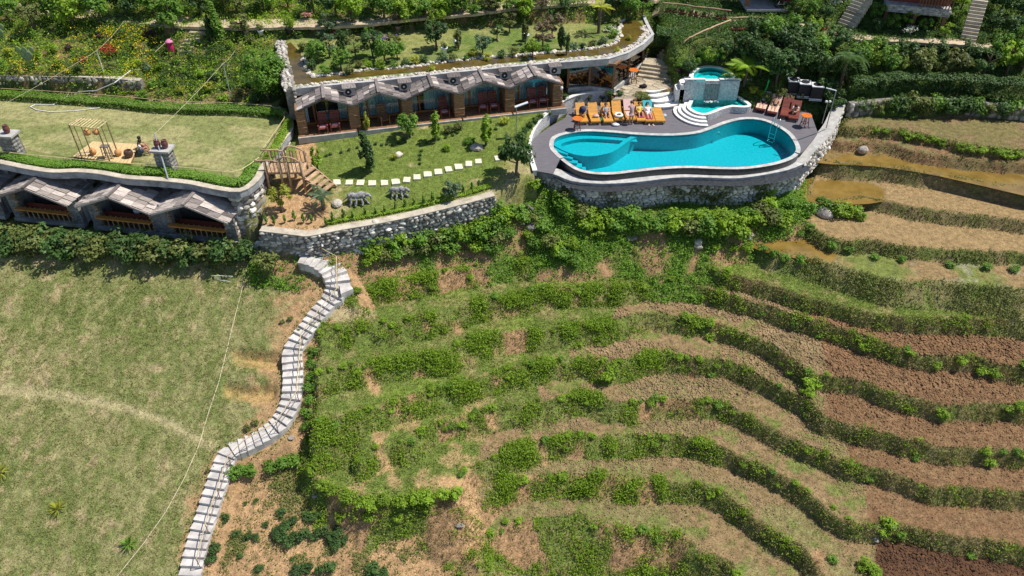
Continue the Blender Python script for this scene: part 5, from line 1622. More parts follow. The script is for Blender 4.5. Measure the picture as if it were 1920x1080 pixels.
# ------------------------------------------------------------------ things on the lawn
PZ_ = 1.24
pf = [P(174,265,PZ_), P(260,270,PZ_), P(244,307,PZ_), P(135,293,PZ_)]
PF = thing("wooden_platform", "low pale plank platform standing on the raised lawn", "platform", tuple(P(200, 285, 1.0)))
NPL = 16
for k in range(NPL):
 t0, t1 = k / NPL + .004, (k + 1) / NPL - .004
 q = [pf[3].lerp(pf[2], t0), pf[3].lerp(pf[2], t1), pf[0].lerp(pf[1], t1), pf[0].lerp(pf[1], t0)]
 b = MB(); b.prism([tuple(p)[:2] for p in q], PZ_ - .05, PZ_); b.build("plank", M['plank'], PF, world=True)
b = MB(); b.prism(poly_offset([tuple(p)[:2] for p in pf], -.08), .98, PZ_ - .055); b.build("plank_base", M['wood_brown'], PF, world=True)
BF = thing("bamboo_frame", "open bamboo pergola frame with a ladder-like top on the lawn platform", "frame", tuple(P(190, 295, PZ_)))
bpx = {'fl': (154,296), 'fr': (206,303), 'br': (222,290), 'bl': (171,285)}
Bp = {k: P(x, y, PZ_) for k, (x, y) in bpx.items()}
FH = 2.25
for k, p in Bp.items():
 b = MB(); b.tube([p, p + Vector((0, 0, FH))], .04, 7); b.build("post", M['bamboo_dark'], BF, world=True)
for t in (.4,):
 p = Bp['fl'].lerp(Bp['bl'], t); b = MB(); b.tube([p, p + Vector((0, 0, FH))], .028, 6); b.build("post", M['bamboo_dark'], BF, world=True)
 p = Bp['fr'].lerp(Bp['br'], t); b = MB(); b.tube([p, p + Vector((0, 0, FH))], .028, 6); b.build("post", M['bamboo_dark'], BF, world=True)
up_ = Vector((0, 0, FH))
for a, c in (('fl', 'fr'), ('bl', 'br'), ('fl', 'bl'), ('fr', 'br')):
 b = MB(); b.tube([Bp[a] + up_, Bp[c] + up_], .03, 6); b.build("top_rail", M['bamboo'], BF, world=True)
for k in range(1, 9):
 a = Bp['fl'].lerp(Bp['fr'], k / 9) + up_ + Vector((0, -.1, .04)); c = Bp['bl'].lerp(Bp['br'], k / 9) + up_ + Vector((0, .1, .04))
 b = MB(); b.tube([a, c], .026, 6); b.build("slat", M['bamboo'], BF, world=True)
M['basket'] = mat_plain("woven_rattan", (0.55, 0.27, 0.10), .7, .3, 14, .5)
def lantern(x, y, z, lab, hang=None):
 p = P(x, y, z)
 t = thing("basket_lantern", lab, "lantern", tuple(p), group="round woven lanterns")
 b = MB(); b.lathe((0, 0, 0), [(.08, -.2), (.17, -.14), (.215, 0), (.18, .12), (.09, .19), (.07, .22)], 14); b.build("shade", M['basket'], t, smooth=True)
 b = MB(); b.tube([(0, 0, .2), (0, 0, hang or .27)], .012, 5); b.build("cord", M['bamboo_dark'], t)
lantern(163, 248, PZ_ + 1.85, "left of the two woven lanterns hanging from the bamboo frame", .42)
lantern(180, 247, PZ_ + 1.85, "right of the two woven lanterns hanging from the bamboo frame", .42)
lantern(174, 284, PZ_ + .2, "woven lantern on the platform beside the left bamboo posts")
lantern(221, 286, PZ_ + .2, "woven lantern on the platform behind the bar stool")
t = thing("bar_stool", "grey wooden bar stool with tall legs on the lawn platform", "stool", tuple(P(204, 295, PZ_)))
b = MB(); b.box((0, 0, .78), (.5, .34, .05)); b.build("seat", M['wood_old'], t)
for x in (-.2, .2):
 for y in (-.13, .13):
  b = MB(); b.beam((x * 1.2, y * 1.25, 0), (x, y, .76), .05, .05); b.build("leg", M['wood_old'], t)
b = MB(); b.box((0, 0, .3), (.46, .05, .04)); b.build("stretcher", M['wood_old'], t)
def jar(mb, c, s):
 mb.lathe(c, [(.12 * s, 0), (.17 * s, .08 * s), (.2 * s, .25 * s), (.17 * s, .42 * s), (.11 * s, .48 * s), (.14 * s, .53 * s), (.12 * s, .53 * s), (.09 * s, .47 * s)], 14); return mb
t = thing("brown_pot", "round dark brown pot on the platform beside the seated couple", "pot", tuple(P(243, 294, PZ_)))
b = MB(); b.lathe((0, 0, 0), [(.16, 0), (.25, .12), (.28, .26), (.24, .42), (.19, .46), (.17, .44), (.2, .3)], 16); b.build("bowl", mat_plain("dark_brown_glaze", (0.09, 0.045, 0.03), .35, .3, 4, 0, coat=.3), t, smooth=True)
for (x, y, jl, lab) in ((304,278,2,"grey stone pillar with two maroon jars at the front of the lawn"), (12,250,1,"grey stone pillar with one maroon jar at the left edge of the lawn")):
 p = P(x, y, 2.5)
 t = thing("stone_pillar", lab, "pillar", (p[0], p[1], 1.0), CA * .6)
 b = MB(); b.box((0, 0, .7), (.95, .75, 1.4), taper=.92); co = b.build("shaft", M['mortar'], t)
 r = random.Random(x)
 for sx, sy, ww, ax in ((0, -.375, .95, 0), (.475, 0, .75, math.pi / 2), (-.475, 0, .75, math.pi / 2)):
  for z in np.arange(.12, 1.4, .24):
   for q in np.arange(-ww / 2 + .16, ww / 2, .3):
    c = (sx + (q + r.uniform(-.03, .03) if ax == 0 else 0), sy + (q if ax else 0), z + r.uniform(-.03, .03))
    inst("stone", rock_meshes(M['cot_stone'])[r.randrange(7)], co, (c[0] * (1 - .05 * z), c[1] * (1 - .05 * z), c[2]), (0, 0, ax), (.34, .1, .27))
 b = MB(); b.box((0, 0, 1.47), (1.2, .95, .12)); b.build("cap", M['concrete'], t)
 for k in range(jl):
  j = thing("maroon_jar", ("left" if k == 0 else "right") + " of the two maroon jars on the lawn pillar" if jl == 2 else "maroon jar on the pillar at the left edge of the lawn", "jar", (p[0] + (-.22 + .44 * k if jl == 2 else .1), p[1], 2.532), group="maroon jars")
  b = MB(); jar(b, (0, 0, 0), 1.0); b.build("jar_body", M['clay'], j, smooth=True)
  b = MB(); b.tube([(.14 * math.cos(a), .14 * math.sin(a), .5) for a in np.linspace(0, 6.283, 13)], .02, 5); b.build("collar", M['black'], j)
t = thing("leaning_pole", "grey metal pole leaning past the jar pillar", "pole", tuple(P(316, 338, 1.0)))
a, c = P(316, 338, 1.1), P(290, 251, 3.3)
b = MB(); b.tube([a, c], .05, 8); b.build("pole_shaft", M['grey_metal'], t, world=True)
b = MB(); b.lathe((a[0], a[1], 1.0), [(.14, 0), (.14, .05), (.07, .1)], 10); b.build("base_plate", M['grey_metal'], t, world=True)
POLE_TOP = c
# rail with rope lights around the lawn
def post_rail(name, label, line3, h, step, mat, r=.018):
 t = thing(name, label, "railing", tuple(line3[0]))
 s = resample([tuple(p) for p in line3], step)
 for p in s:
  b = MB(); b.tube([(p[0], p[1], p[2]), (p[0], p[1], p[2] + h)], r * .9, 5); b.build("post", M['bamboo_dark'], t, world=True)
 b = MB(); b.tube([(p[0], p[1], p[2] + h) for p in resample([tuple(p) for p in line3], .8)] , r, 5); b.build("rail", mat, t, world=True)
 return t
fr_line = [P(x, y, 1.0) for x, y in [(-60,291),(0,296),(60,303),(150,312),(232,319),(300,323),(370,329),(445,338),(480,316),(495,303)]]
post_rail("lawn_rail", "thin bamboo rail on short posts along the front hedge of the lawn", [(p[0], p[1], 1.0) for p in fr_line], .5, 1.7, M['bamboo'], .022)
rt_line = [P(x, y, 1.0) for x, y in [(497,292),(515,266),(535,237),(540,228),(510,212),(430,206),(330,204),(250,196),(150,188),(60,182),(-60,176)]]
post_rail("back_rail", "thin bamboo rail running round the back hedge of the lawn", [(p[0], p[1], 1.0) for p in rt_line], .55, 1.9, M['bamboo'], .022)
hose = [(187,202),(140,208),(95,210),(68,206),(57,200),(66,196),(100,196),(118,188),(132,173)]
cable("white_hose", "white hose looped on the lawn and climbing the back wall", [P(x, y, 1.05) for x, y in hose] + [P(180, 170, 1.7), P(215, 155, 2.3), P(245, 132, 2.6)], .03, M['white_hose'], cat="hose")
def pole(name, label, bx, by, tx_, ty_, zb, h, mat=None, r=.035):
 a = P(bx, by, zb); c = P(tx_, ty_, zb + h)
 t = thing(name, label, "pole", tuple(a))
 b = MB(); b.tube([a, c], r, 6); b.build("pole_shaft", mat or M['concrete'], t, world=True)
 b = MB(); b.beam(c + Vector((-.12, 0, -.06)), c + Vector((.12, 0, -.06)), .04, .04); b.build("cross_arm", M['grey_metal'], t, world=True)
 return c
pt1 = pole("wire_pole", "slim pale pole standing behind the lawn by the mossy wall", 208, 176, 181, 95, 1.0, 2.9)
pt2 = pole("wire_pole", "slim pale pole near the tree at the back corner of the lawn", 433, 181, 418, 119, 1.4, 2.4)
cable("power_line", "thin wire from the pole behind the lawn towards the left edge", [P(-40, 220, 2.2), pt1, P(232, 40, 5.0)], .009, M['rope'], .1)
cable("power_line", "thin wire from the leaning pole over the lawn to the slim corner pole", [POLE_TOP, pt2, P(440, 95, 4.2)], .009, M['rope'], .1)

# ------------------------------------------------------------------ loungers and people by the pool
def make_lounger(mat, flat=False, cover=None):
 t = thing("sun_lounger", "x", "sun lounger")
 W, Lg, H = .68, 2.0, .30
 yb = 1.15
 b = MB()
 for s in (-1, 1): b.box((s * (W / 2 - .025), Lg / 2, H - .06), (.05, Lg, .1))
 b.box((0, .03, H - .06), (W - .1, .06, .1)); b.box((0, Lg - .03, H - .06), (W - .1, .06, .1))
 b.build("frame", mat, t)
 for x in (-1, 1):
  for y in (.18, Lg - .25):
   b = MB(); b.box((x * (W / 2 - .05), y, (H - .11) / 2), (.06, .06, H - .11)); b.build("leg", mat, t)
 for k in range(10):
  b = MB(); b.box((0, .06 + yb * (k + .5) / 10, H + .005), (W - .02, yb / 10 - .018, .024)); b.build("slat", mat, t)
 ang = 0.0 if flat else math.radians(40)
 br = bpy.data.objects.new("backrest", None); link(br, t); br.location = (0, yb + .06, H); br.rotation_euler = (ang, 0, 0)
 for k in range(8):
  b = MB(); b.box((0, .80 * (k + .5) / 8, .008), (W - .02, .80 / 8 - .016, .024)); b.build("slat", mat, br)
 b = MB()
 for s in (-1, 1): b.box((s * .25, .42, -.02), (.05, .84, .035))
 b.build("back_frame", mat, br)
 if not flat:
  b = MB(); b.beam((0, yb + .55, H - .05), (0, yb + .52, H + .4), .04, .04); b.build("prop", mat, t)
 if cover:
  b = MB(); b.box((0, .62, H + .035), (W + .02, 1.1, .03)); b.build("towel_cover", cover, t)
  b = MB(); b.box((0, .42, .04), (W + .02, .84, .03)); b.build("back_cover", cover, br)
 return t
M['lounger'] = mat_plain("honey_wood", (0.62, 0.30, 0.055), .5, .22, 3, .15, stretch=(1, 6, 1), coat=.1, objvar=.12)
M['towel_print'] = mat_plain("salmon_printed_towel", (0.62, 0.30, 0.20), .95, .2, 7, .2, col2=(0.74, 0.60, 0.50))
def mat_cloth(n, c, v=.15): return mat_plain(n, c, .9, v, 14, .1)
M['towel_white'] = mat_cloth("white_towel", (0.75, 0.74, 0.72)); M['towel_teal'] = mat_cloth("teal_towel", (0.06, 0.40, 0.42)); M['towel_pink'] = mat_cloth("pale_pink_towel", (0.62, 0.42, 0.38)); M['towel_maroon'] = mat_cloth("maroon_towel", (0.30, 0.03, 0.07))
foot = [(1094,235),(1117,235),(1141,235),(1161,231),(1183,231),(1203,233),(1219,234),(1238,234)]
ll = ["first orange lounger, next to the round table, someone hunched on it", "second orange lounger from the table, empty but for a small pale bag", "third orange lounger from the table, with a reader under a pale blue cloth", "fourth orange lounger from the table, a white ring on its foot end",
  "fifth orange lounger from the table, pink towel, a woman standing at its foot", "sixth orange lounger from the table, someone in yellow on it", "seventh orange lounger from the table, with a teal towel", "orange lounger at the right end of the row, laid flat and empty"]
LO = make_lounger(M['lounger'])
LOF = make_lounger(M['lounger'], True)
LOUNGE = []
for i, (x, y) in enumerate(foot):
 o = LO if i == 0 else (LOF if i == 7 else copy_tree(LO))
 o.location = P(x, y, 0) + Vector((0, 0, .003)); rz = .10 - .012 * i
 o.rotation_euler = (0, 0, rz); o["label"] = ll[i]; o["group"] = "orange loungers in a row by the pool"
 LOUNGE.append((o.location.copy(), rz))
LR = make_lounger(M['wood_red'], False, M['towel_print']); LD_ = make_lounger(M['wood_red'])
rl = [((1424,212), LR, "lounger with a salmon printed towel, left of the pair by the plunge pool"), ((1446,218), LR, "lounger with a salmon printed towel, right of the pair by the plunge pool"), ((1470,224), LD_, "empty dark red lounger near the pool ladder"), ((1486,229), LD_, "dark red lounger beside the orange table, someone in maroon on it")]
RL = []
seen_ = set()
for i, ((x, y), pr, lab) in enumerate(rl):
 o = pr if pr.name not in seen_ else copy_tree(pr); seen_.add(pr.name)
 o.location = P(x, y, 0) + Vector((0, 0, .003)); rz = -.42 if i < 2 else -.36
 o.rotation_euler = (0, 0, rz); o["label"] = lab; o["group"] = "dark loungers at the right end of the deck"
 RL.append((o.location.copy(), rz))

SKIN = mat_plain("skin", (0.52, 0.30, 0.20), .6, .08, 10, 0); SKIN2 = mat_plain("tanned_skin", (0.40, 0.21, 0.13), .6, .08, 10, 0)
HAIR = mat_plain("dark_hair", (0.02, 0.014, 0.01), .5, .3, 20, .2); HAIRB = mat_plain("brown_hair", (0.10, 0.055, 0.03), .5, .3, 20, .2)
def skin_mesh(name, joints, edges, mat, sub=1):
 idx = {k: i for i, k in enumerate(joints)}
 me = bpy.data.meshes.new(name)
 me.from_pydata([tuple(j[0]) for j in joints.values()], [(idx[a], idx[b]) for a, b in edges], [])
 o = bpy.data.objects.new(name, me); C.objects.link(o)
 o.modifiers.new("skin", 'SKIN')
 for i, j in enumerate(joints.values()):
  r_ = j[1]
  me.skin_vertices[0].data[i].radius = (r_, r_) if not hasattr(r_, '__len__') else r_
  me.skin_vertices[0].data[i].use_root = (i == 0)
 s = o.modifiers.new("sub", 'SUBSURF'); s.levels = sub; s.render_levels = sub
 dg = bpy.context.evaluated_depsgraph_get(); dg.update()
 res = bpy.data.meshes.new_from_object(o.evaluated_get(dg))
 bpy.data.objects.remove(o); bpy.data.meshes.remove(me)
 res.polygons.foreach_set("use_smooth", np.ones(len(res.polygons), dtype=bool))
 res.materials.clear(); res.materials.append(mat)
 return res
POSES = {   # pelvis, chest, neck, head | shoulder, elbow, hand | hip, knee, ankle, toe   (x is the right side, mirrored unless given twice)
 'stand': dict(pelvis=(0, 0, .95), chest=(0, .02, 1.28), neck=(0, .02, 1.45), head=(0, .05, 1.58), sh=(.17, .01, 1.38), el=(.23, .02, 1.12), ha=(.22, .14, .90), hip=(.09, 0, .92), kn=(.095, .02, .50), an=(.09, -.02, .08), toe=(.1, .13, .04)),
 'lean': dict(pelvis=(0, 0, .93), chest=(0, .16, 1.22), neck=(0, .26, 1.36), head=(0, .36, 1.45), sh=(.17, .2, 1.30), el=(.2, .38, 1.12), ha=(.12, .52, 1.05), hip=(.09, 0, .9), kn=(.095, .03, .49), an=(.09, -.02, .08), toe=(.1, .13, .04)),
 'recline': dict(pelvis=(0, 0, .12), chest=(0, -.26, .34), neck=(0, -.40, .46), head=(0, -.50, .56), sh=(.17, -.33, .41), el=(.25, -.12, .28), ha=(.2, .1, .26), hip=(.09, .03, .12), kn=(.11, .46, .17), an=(.12, .88, .10), toe=(.13, .93, .22)),
 'read': dict(pelvis=(0, 0, .12), chest=(0, -.22, .37), neck=(0, -.33, .50), head=(0, -.36, .63), sh=(.17, -.27, .44), el=(.24, -.02, .32), ha=(.12, .2, .45), hip=(.09, .03, .12), kn=(.13, .40, .36), an=(.12, .72, .09), toe=(.13, .86, .05)),
 'hunch': dict(pelvis=(0, 0, .12), chest=(0, .06, .45), neck=(0, .16, .58), head=(0, .26, .66), sh=(.17, .10, .52), el=(.22, .30, .40), ha=(.08, .44, .36), hip=(.09, .03, .12), kn=(.12, .36, .46), an=(.11, .44, .07), toe=(.12, .58, .04)),
 'sit': dict(pelvis=(0, 0, .12), chest=(0, .06, .45), neck=(0, .11, .60), head=(0, .16, .72), sh=(.17, .07, .53), el=(.22, .22, .34), ha=(.1, .38, .32), hip=(.09, .03, .11), kn=(.12, .44, .16), an=(.12, .52, -.2), toe=(.13, .66, -.24)),
}
def person(label, loc, rz, pose, skin, shirt=None, shorts=None, dress=None, hair=HAIR, scale=1.0, hat=None, group=None):
 q = POSES[pose]
 t = thing("person", label, "person", loc, rz, group)
 t.scale = (scale,) * 3
 J = {}; E = []
 V = Vector
 J['pelvis'] = (V(q['pelvis']), .135); J['waist'] = (V(q['pelvis']).lerp(V(q['chest']), .5), .115); J['chest'] = (V(q['chest']), .14)
 J['neck'] = (V(q['neck']), .058); hd = V(q['head']); nk = V(q['neck'])
 ax = (hd - nk).normalized()
 J['skull'] = (hd, .095); J['crown_'] = (hd + ax * .09, .075)
 E += [('pelvis', 'waist'), ('waist', 'chest'), ('chest', 'neck'), ('neck', 'skull'), ('skull', 'crown_')]
 fwd = V((0, 1, 0)) - ax * ax[1]; fwd.normalize()
 J['nose'] = (hd + fwd * .105, .016); E.append(('skull', 'nose'))
 for s, nm in ((1, 'r'), (-1, 'l')):
  m_ = lambda k: V((q[k][0] * s, q[k][1], q[k][2]))
  J['sh' + nm] = (m_('sh'), .062); J['el' + nm] = (m_('el'), .042); J['ha' + nm] = (m_('ha'), .032)
  E += [('chest', 'sh' + nm), ('sh' + nm, 'el' + nm), ('el' + nm, 'ha' + nm)]
  fd = (m_('ha') - m_('el')).normalized(); sd = fd.cross(V((0, 0, 1)));
  if sd.length < .1: sd = V((1, 0, 0))
  sd.normalize()
  J['palm' + nm] = (m_('ha') + fd * .06, (.034, .02)); E.append(('ha' + nm, 'palm' + nm))
  for k, (o_, ln) in enumerate(((-.03, .075), (-.01, .09), (.01, .085), (.03, .065))):
   b0 = m_('ha') + fd * .095 + sd * o_; J['f%d%s' % (k, nm)] = (b0, .010); J['g%d%s' % (k, nm)] = (b0 + fd * ln * .6 + V((0, 0, -ln * .35)), .008)
   E += [('palm' + nm, 'f%d%s' % (k, nm)), ('f%d%s' % (k, nm), 'g%d%s' % (k, nm))]
  J['th' + nm] = (m_('ha') + fd * .06 + sd * -.055 * s, .011); E.append(('ha' + nm, 'th' + nm))
  J['hip' + nm] = (m_('hip'), .095); J['kn' + nm] = (m_('kn'), .062); J['an' + nm] = (m_('an'), .042); J['toe' + nm] = (m_('toe'), .035)
  J['cf' + nm] = (m_('kn').lerp(m_('an'), .35), .058)
  E += [('pelvis', 'hip' + nm), ('hip' + nm, 'kn' + nm), ('kn' + nm, 'cf' + nm), ('cf' + nm, 'an' + nm), ('an' + nm, 'toe' + nm)]
 body = bpy.data.objects.new("body", skin_mesh("body", J, E, skin)); link(body, t)
 b = MB(); b.blob(hd + ax * .045 - fwd * .018, (.115, .115, .12), seed=3, sub=2, rough=.05)
 V_, F_ = b.v, b.f
 keep = [f for f in F_ if all((Vector(V_[i]) - hd).dot(fwd) < .055 or (Vector(V_[i]) - hd).dot(ax) > .075 for i in f)]
 hb = MB(); hb.v = V_; hb.f = keep; hb.build("hair", hair, t, smooth=True)
 sdv = ax.cross(fwd)
 b = MB()
 for s in (-.034, .034): b.blob(hd + fwd * .092 + sdv * s + ax * .018, (.012, .012, .009), sub=0)
 b.blob(hd + fwd * .09 - ax * .05, (.026, .01, .007), sub=0); b.build("face_features", HAIR, t)
 b = MB()
 for s in (-.1, .1): b.blob(hd + sdv * s, (.018, .022, .032), sub=1)
 b.build("ears", skin, t, smooth=True)
 if hat:
  b = MB(); R = ax.to_track_quat('Z', 'Y').to_matrix()
  bb = MB(); bb.lathe((0, 0, .06), [(.24, 0), (.13, .02), (.12, .1), (.07, .14)], 16); b.add([R @ Vector(p) + hd for p in bb.v], bb.f); b.build("hat", hat, t, smooth=True)
 def garment(name, keys, edges, mat, k=1.14, extra=None):
  JJ = {a: (J[a][0], J[a][1] * k if not hasattr(J[a][1], '__len__') else J[a][1]) for a in keys}
  if extra: JJ.update(extra)
  o = bpy.data.objects.new(name, skin_mesh(name, JJ, edges, mat)); link(o, t)
 mid_ = lambda a, c, f, r_: (J[a][0].lerp(J[c][0], f), r_)
 if shirt:
  ex = {'s' + n: mid_('sh' + n, 'el' + n, .55, .062) for n in 'rl'}
  garment("shirt", ['pelvis', 'waist', 'chest', 'shr', 'shl'], [('pelvis', 'waist'), ('waist', 'chest'), ('chest', 'shr'), ('chest', 'shl'), ('shr', 'sr'), ('shl', 'sl')], shirt, extra=ex)
 if shorts:
  ex = {'k' + n: mid_('hip' + n, 'kn' + n, .6, .088) for n in 'rl'}
  garment("shorts", ['pelvis', 'hipr', 'hipl'], [('pelvis', 'hipr'), ('pelvis', 'hipl'), ('hipr', 'kr'), ('hipl', 'kl')], shorts, 1.12, ex)
 if dress:
  kr = J['knr'][0].lerp(J['knl'][0], .5)
  ex = {'hem': (J['pelvis'][0].lerp(kr, .75), .21), 'hem2': (J['pelvis'][0].lerp(kr, .35), .18)}
  garment("dress", ['pelvis', 'waist', 'chest', 'shr', 'shl'], [('pelvis', 'waist'), ('waist', 'chest'), ('chest', 'shr'), ('chest', 'shl'), ('pelvis', 'hem2'), ('hem2', 'hem')], dress, 1.15, ex)
 return t
cl = {n: mat_cloth("cloth_" + n, c) for n, c in dict(white=(.72, .72, .74), navy=(.03, .04, .10), yellow=(.72, .55, .10), print=(.45, .28, .30), black=(.02, .02, .025), maroon=(.30, .03, .08), blue=(.45, .62, .68), grey=(.3, .3, .32), denim=(.10, .14, .22)).items()}
def on(lg, y, z=.31, x=0.0):
 (l, rz) = lg
 R = Matrix.Rotation(rz, 3, 'Z')
 return l + R @ Vector((x, y, z)), rz
def lie(lg, y, **k):
 p, rz = on(lg, y)
 return dict(loc=tuple(p), rz=rz + math.pi, **k)
def P_on(lg, y, label, pose, **k):
 p, rz = on(lg, y, .20); return person(label, tuple(p), rz + math.pi, pose, **k)
P_on(LOUNGE[0], .95, "person in black top and hat hunched over on the first orange lounger", 'hunch', skin=SKIN2, shirt=cl['black'], hat=cl['navy'])
P_on(LOUNGE[2], 1.1, "person in grey reading with knees up on the third orange lounger", 'read', skin=SKIN, shirt=cl['grey'], shorts=cl['denim'], hair=HAIRB)
p, rz = on(LOUNGE[4], -.18, 0.0, -.05)
person("person in a printed dress standing and bending over the fifth orange lounger", tuple(p), rz, 'lean', SKIN, dress=cl['print'], hair=HAIRB)
P_on(LOUNGE[5], 1.1, "person in yellow top reclining on the sixth orange lounger", 'read', skin=SKIN, shirt=cl['yellow'], shorts=cl['yellow'], hair=HAIRB)
P_on(LOUNGE[6], 1.1, "person in white top reclining on the teal towel", 'recline', skin=SKIN, shirt=cl['white'], shorts=cl['white'])
P_on(RL[0], 1.1, "person in white top reclining on the salmon towel nearer the plunge pool", 'recline', skin=SKIN, shorts=cl['navy'], shirt=cl['white'], hair=HAIRB)
P_on(RL[1], 1.1, "person in swimwear reclining on the salmon towel farther from the plunge pool", 'recline', skin=SKIN2, shorts=cl['black'])
P_on(RL[3], 1.0, "person in white top and maroon skirt on the lounger beside the orange table", 'hunch', skin=SKIN, shirt=cl['white'], shorts=cl['maroon'])
p = P(263, 285, PZ_); person("person in white shirt sitting on the platform edge, nearer of the couple", (p[0], p[1], PZ_ - .02), -1.25, 'sit', SKIN2, shirt=cl['white'], shorts=cl['denim'])
p = P(262, 279, PZ_); person("person in navy top sitting on the platform edge, behind the white shirt", (p[0], p[1], PZ_ - .02), -1.25, 'sit', SKIN2, shirt=cl['navy'], shorts=cl['black'])
oc = c0 + cu * (CW / 2 + .0) + cv * .75
person("person in white shirt sitting on the middle cottage's balcony", (oc[0], oc[1], CB + .55), CA + .2, 'sit', SKIN2, shirt=cl['white'], shorts=cl['denim'])
# towels and small things
def flat_cloth(name, label, lg, y0, y1, z, mat, cat="towel", w=.5):
 (l, rz) = lg; t = thing(name, label, cat, tuple(l), rz); r = random.Random(int(abs(y0) * 100))
 n = 6; V = []
 for i in range(n + 1):
  for j in range(n + 1):
   V.append((-w / 2 + w * i / n + r.uniform(-.02, .02), y0 + (y1 - y0) * j / n + r.uniform(-.02, .02), z + r.uniform(0, .03)))
 F = [(i * (n + 1) + j, (i + 1) * (n + 1) + j, (i + 1) * (n + 1) + j + 1, i * (n + 1) + j + 1) for i in range(n) for j in range(n)]
 b = MB(); b.add(V, F); b.build("cloth", mat, t)
flat_cloth("maroon_towel", "maroon towel on the foot of the sixth orange lounger", LOUNGE[5], .35, .95, .335, M['towel_maroon'])
flat_cloth("maroon_towel", "maroon towel on the foot of the seventh orange lounger", LOUNGE[6], .25, .9, .335, M['towel_maroon'])
flat_cloth("pale_towel", "pale towel spread on the fifth orange lounger", LOUNGE[4], .4, 1.1, .335, M['towel_pink'])
def back_towel(lg, mat, label):
 (l, rz) = lg; t = thing("hanging_towel", label, "towel", tuple(l), rz); a = math.radians(40)
 b = MB(); b.box((0, 1.21 + math.cos(a) * .45, .34 + math.sin(a) * .45 + .02), (.66, .86, .025), M=Matrix.Rotation(a, 3, 'X')); b.build("cloth", mat, t)
back_towel(LOUNGE[4], M['towel_pink'], "pale pink towel over the backrest of the fifth orange lounger"); back_towel(LOUNGE[6], M['towel_teal'], "teal towel over the backrest of the seventh orange lounger")
def ring_at(name, label, p, R_, r_, mat, cat):
 b = MB(); pts = [(R_ * math.cos(a), R_ * math.sin(a), 0) for a in np.linspace(0, 2 * math.pi, 21)]
 t = thing(name, label, cat, tuple(p)); b.tube(pts, r_, 8, cap=False); b.build("ring_tube", mat, t, smooth=True)
p, _ = on(LOUNGE[3], .45, .40); ring_at("swim_ring", "white inflatable ring on the fourth orange lounger", p, .24, .085, M['towel_white'], "swim ring")
def heap(name, label, p, s, mat, cat, seed=1):
 t = thing(name, label, cat, tuple(p)); b = MB(); r = random.Random(seed)
 for k in range(3): b.blob((r.uniform(-.12, .12), r.uniform(-.08, .08), s * .35), (s * r.uniform(.6, 1), s * r.uniform(.5, .8), s * .4), seed=seed + k, sub=1, flat=.8)
 b.build("bag_body", mat, t, smooth=True)
 b = MB(); b.tube([(-s * .4, 0, s * .6), (-s * .2, 0, s * 1.1), (s * .2, 0, s * 1.1), (s * .4, 0, s * .6)], .015, 5); b.build("strap", mat, t)
p, _ = on(LOUNGE[1], .55, .33); heap("cloth_bag", "small pale bag lying on the second orange lounger", p, .22, M['towel_pink'], "bag", 2)
heap("cloth_bag", "white crumpled bag on the deck in front of the fourth lounger", P(1153, 236, 0), .25, M['towel_white'], "bag", 5)
heap("cloth_bag", "green bag hanging between the second and third loungers", P(1127, 226, 0.1), .25, mat_cloth("green_cloth", (.02, .18, .12)), "bag", 8)
heap("cloth_bag", "blue and white bag on the deck beyond the flat lounger", P(1246, 218, 0), .22, mat_cloth("pale_blue_cloth", (.4, .5, .6)), "bag", 9)
heap("cloth_bag", "dark bag on the flagstones at the top of the wavy steps", P(1207, 164, .84), .28, cl['black'], "bag", 11)
for k, (x, y) in enumerate(((1217,235),(1225,235))):
 t = thing("sandal", ["left", "right"][k] + " one of the pale sandals on the deck below the teal towel lounger", "sandal", tuple(P(x, y, .003)), .4 * k, "sandals on the deck")
 b = MB(); b.box((0, 0, .02), (.1, .27, .03)); b.build("sole", M['towel_pink'], t); b = MB(); b.tube([(-.05, .05, .03), (0, .06, .09), (.05, .05, .03)], .015, 5); b.build("strap", M['towel_white'], t)

# ------------------------------------------------------------------ deck surroundings
t = thing("lamp_post", "thin grey lamp post with a crossbar behind the flank wall", "lamp post", tuple(P(1545, 262, .1)))
a = P(1549, 240, .2); b = MB(); b.tube([a, P(1568, 170, 3.4)], .035, 6); b.build("post", M['grey_metal'], t, world=True)
c = P(1568, 170, 3.4); e = P(1549, 165, 3.45); b = MB(); b.beam(c, e, .06, .05); b.build("crossbar", M['white_metal'], t, world=True)
t = thing("garden_lamp", "slim garden lamp post with a tilted white solar head near the last bungalow", "lamp post", tuple(P(968, 235, .5)))
a = P(968, 262, .3); c = Vector((a[0], a[1], 2.7)); b = MB(); b.tube([a, c], .03, 6); b.build("post", M['grey_metal'], t, world=True)
b = MB(); b.beam(c + Vector((-.1, 0, -.04)), c + Vector((.75, .15, .22)), .22, .05); b.build("solar_head", M['white_metal'], t, world=True)
t = thing("globe_lamp", "short lamp post with two white globes behind the dark loungers", "lamp post", tuple(P(1543, 232, .2)))
a = P(1541, 232, .2); b = MB(); b.tube([a, a + Vector((0, 0, 1.6))], .025, 6); b.build("post", M['grey_metal'], t, world=True)
for s in (-.12, .12):
 b = MB(); b.blob(a + Vector((s, 0, 1.65)), (.09, .09, .09), sub=2, rough=0); b.build("globe", M['plaster'], t, world=True, smooth=True)
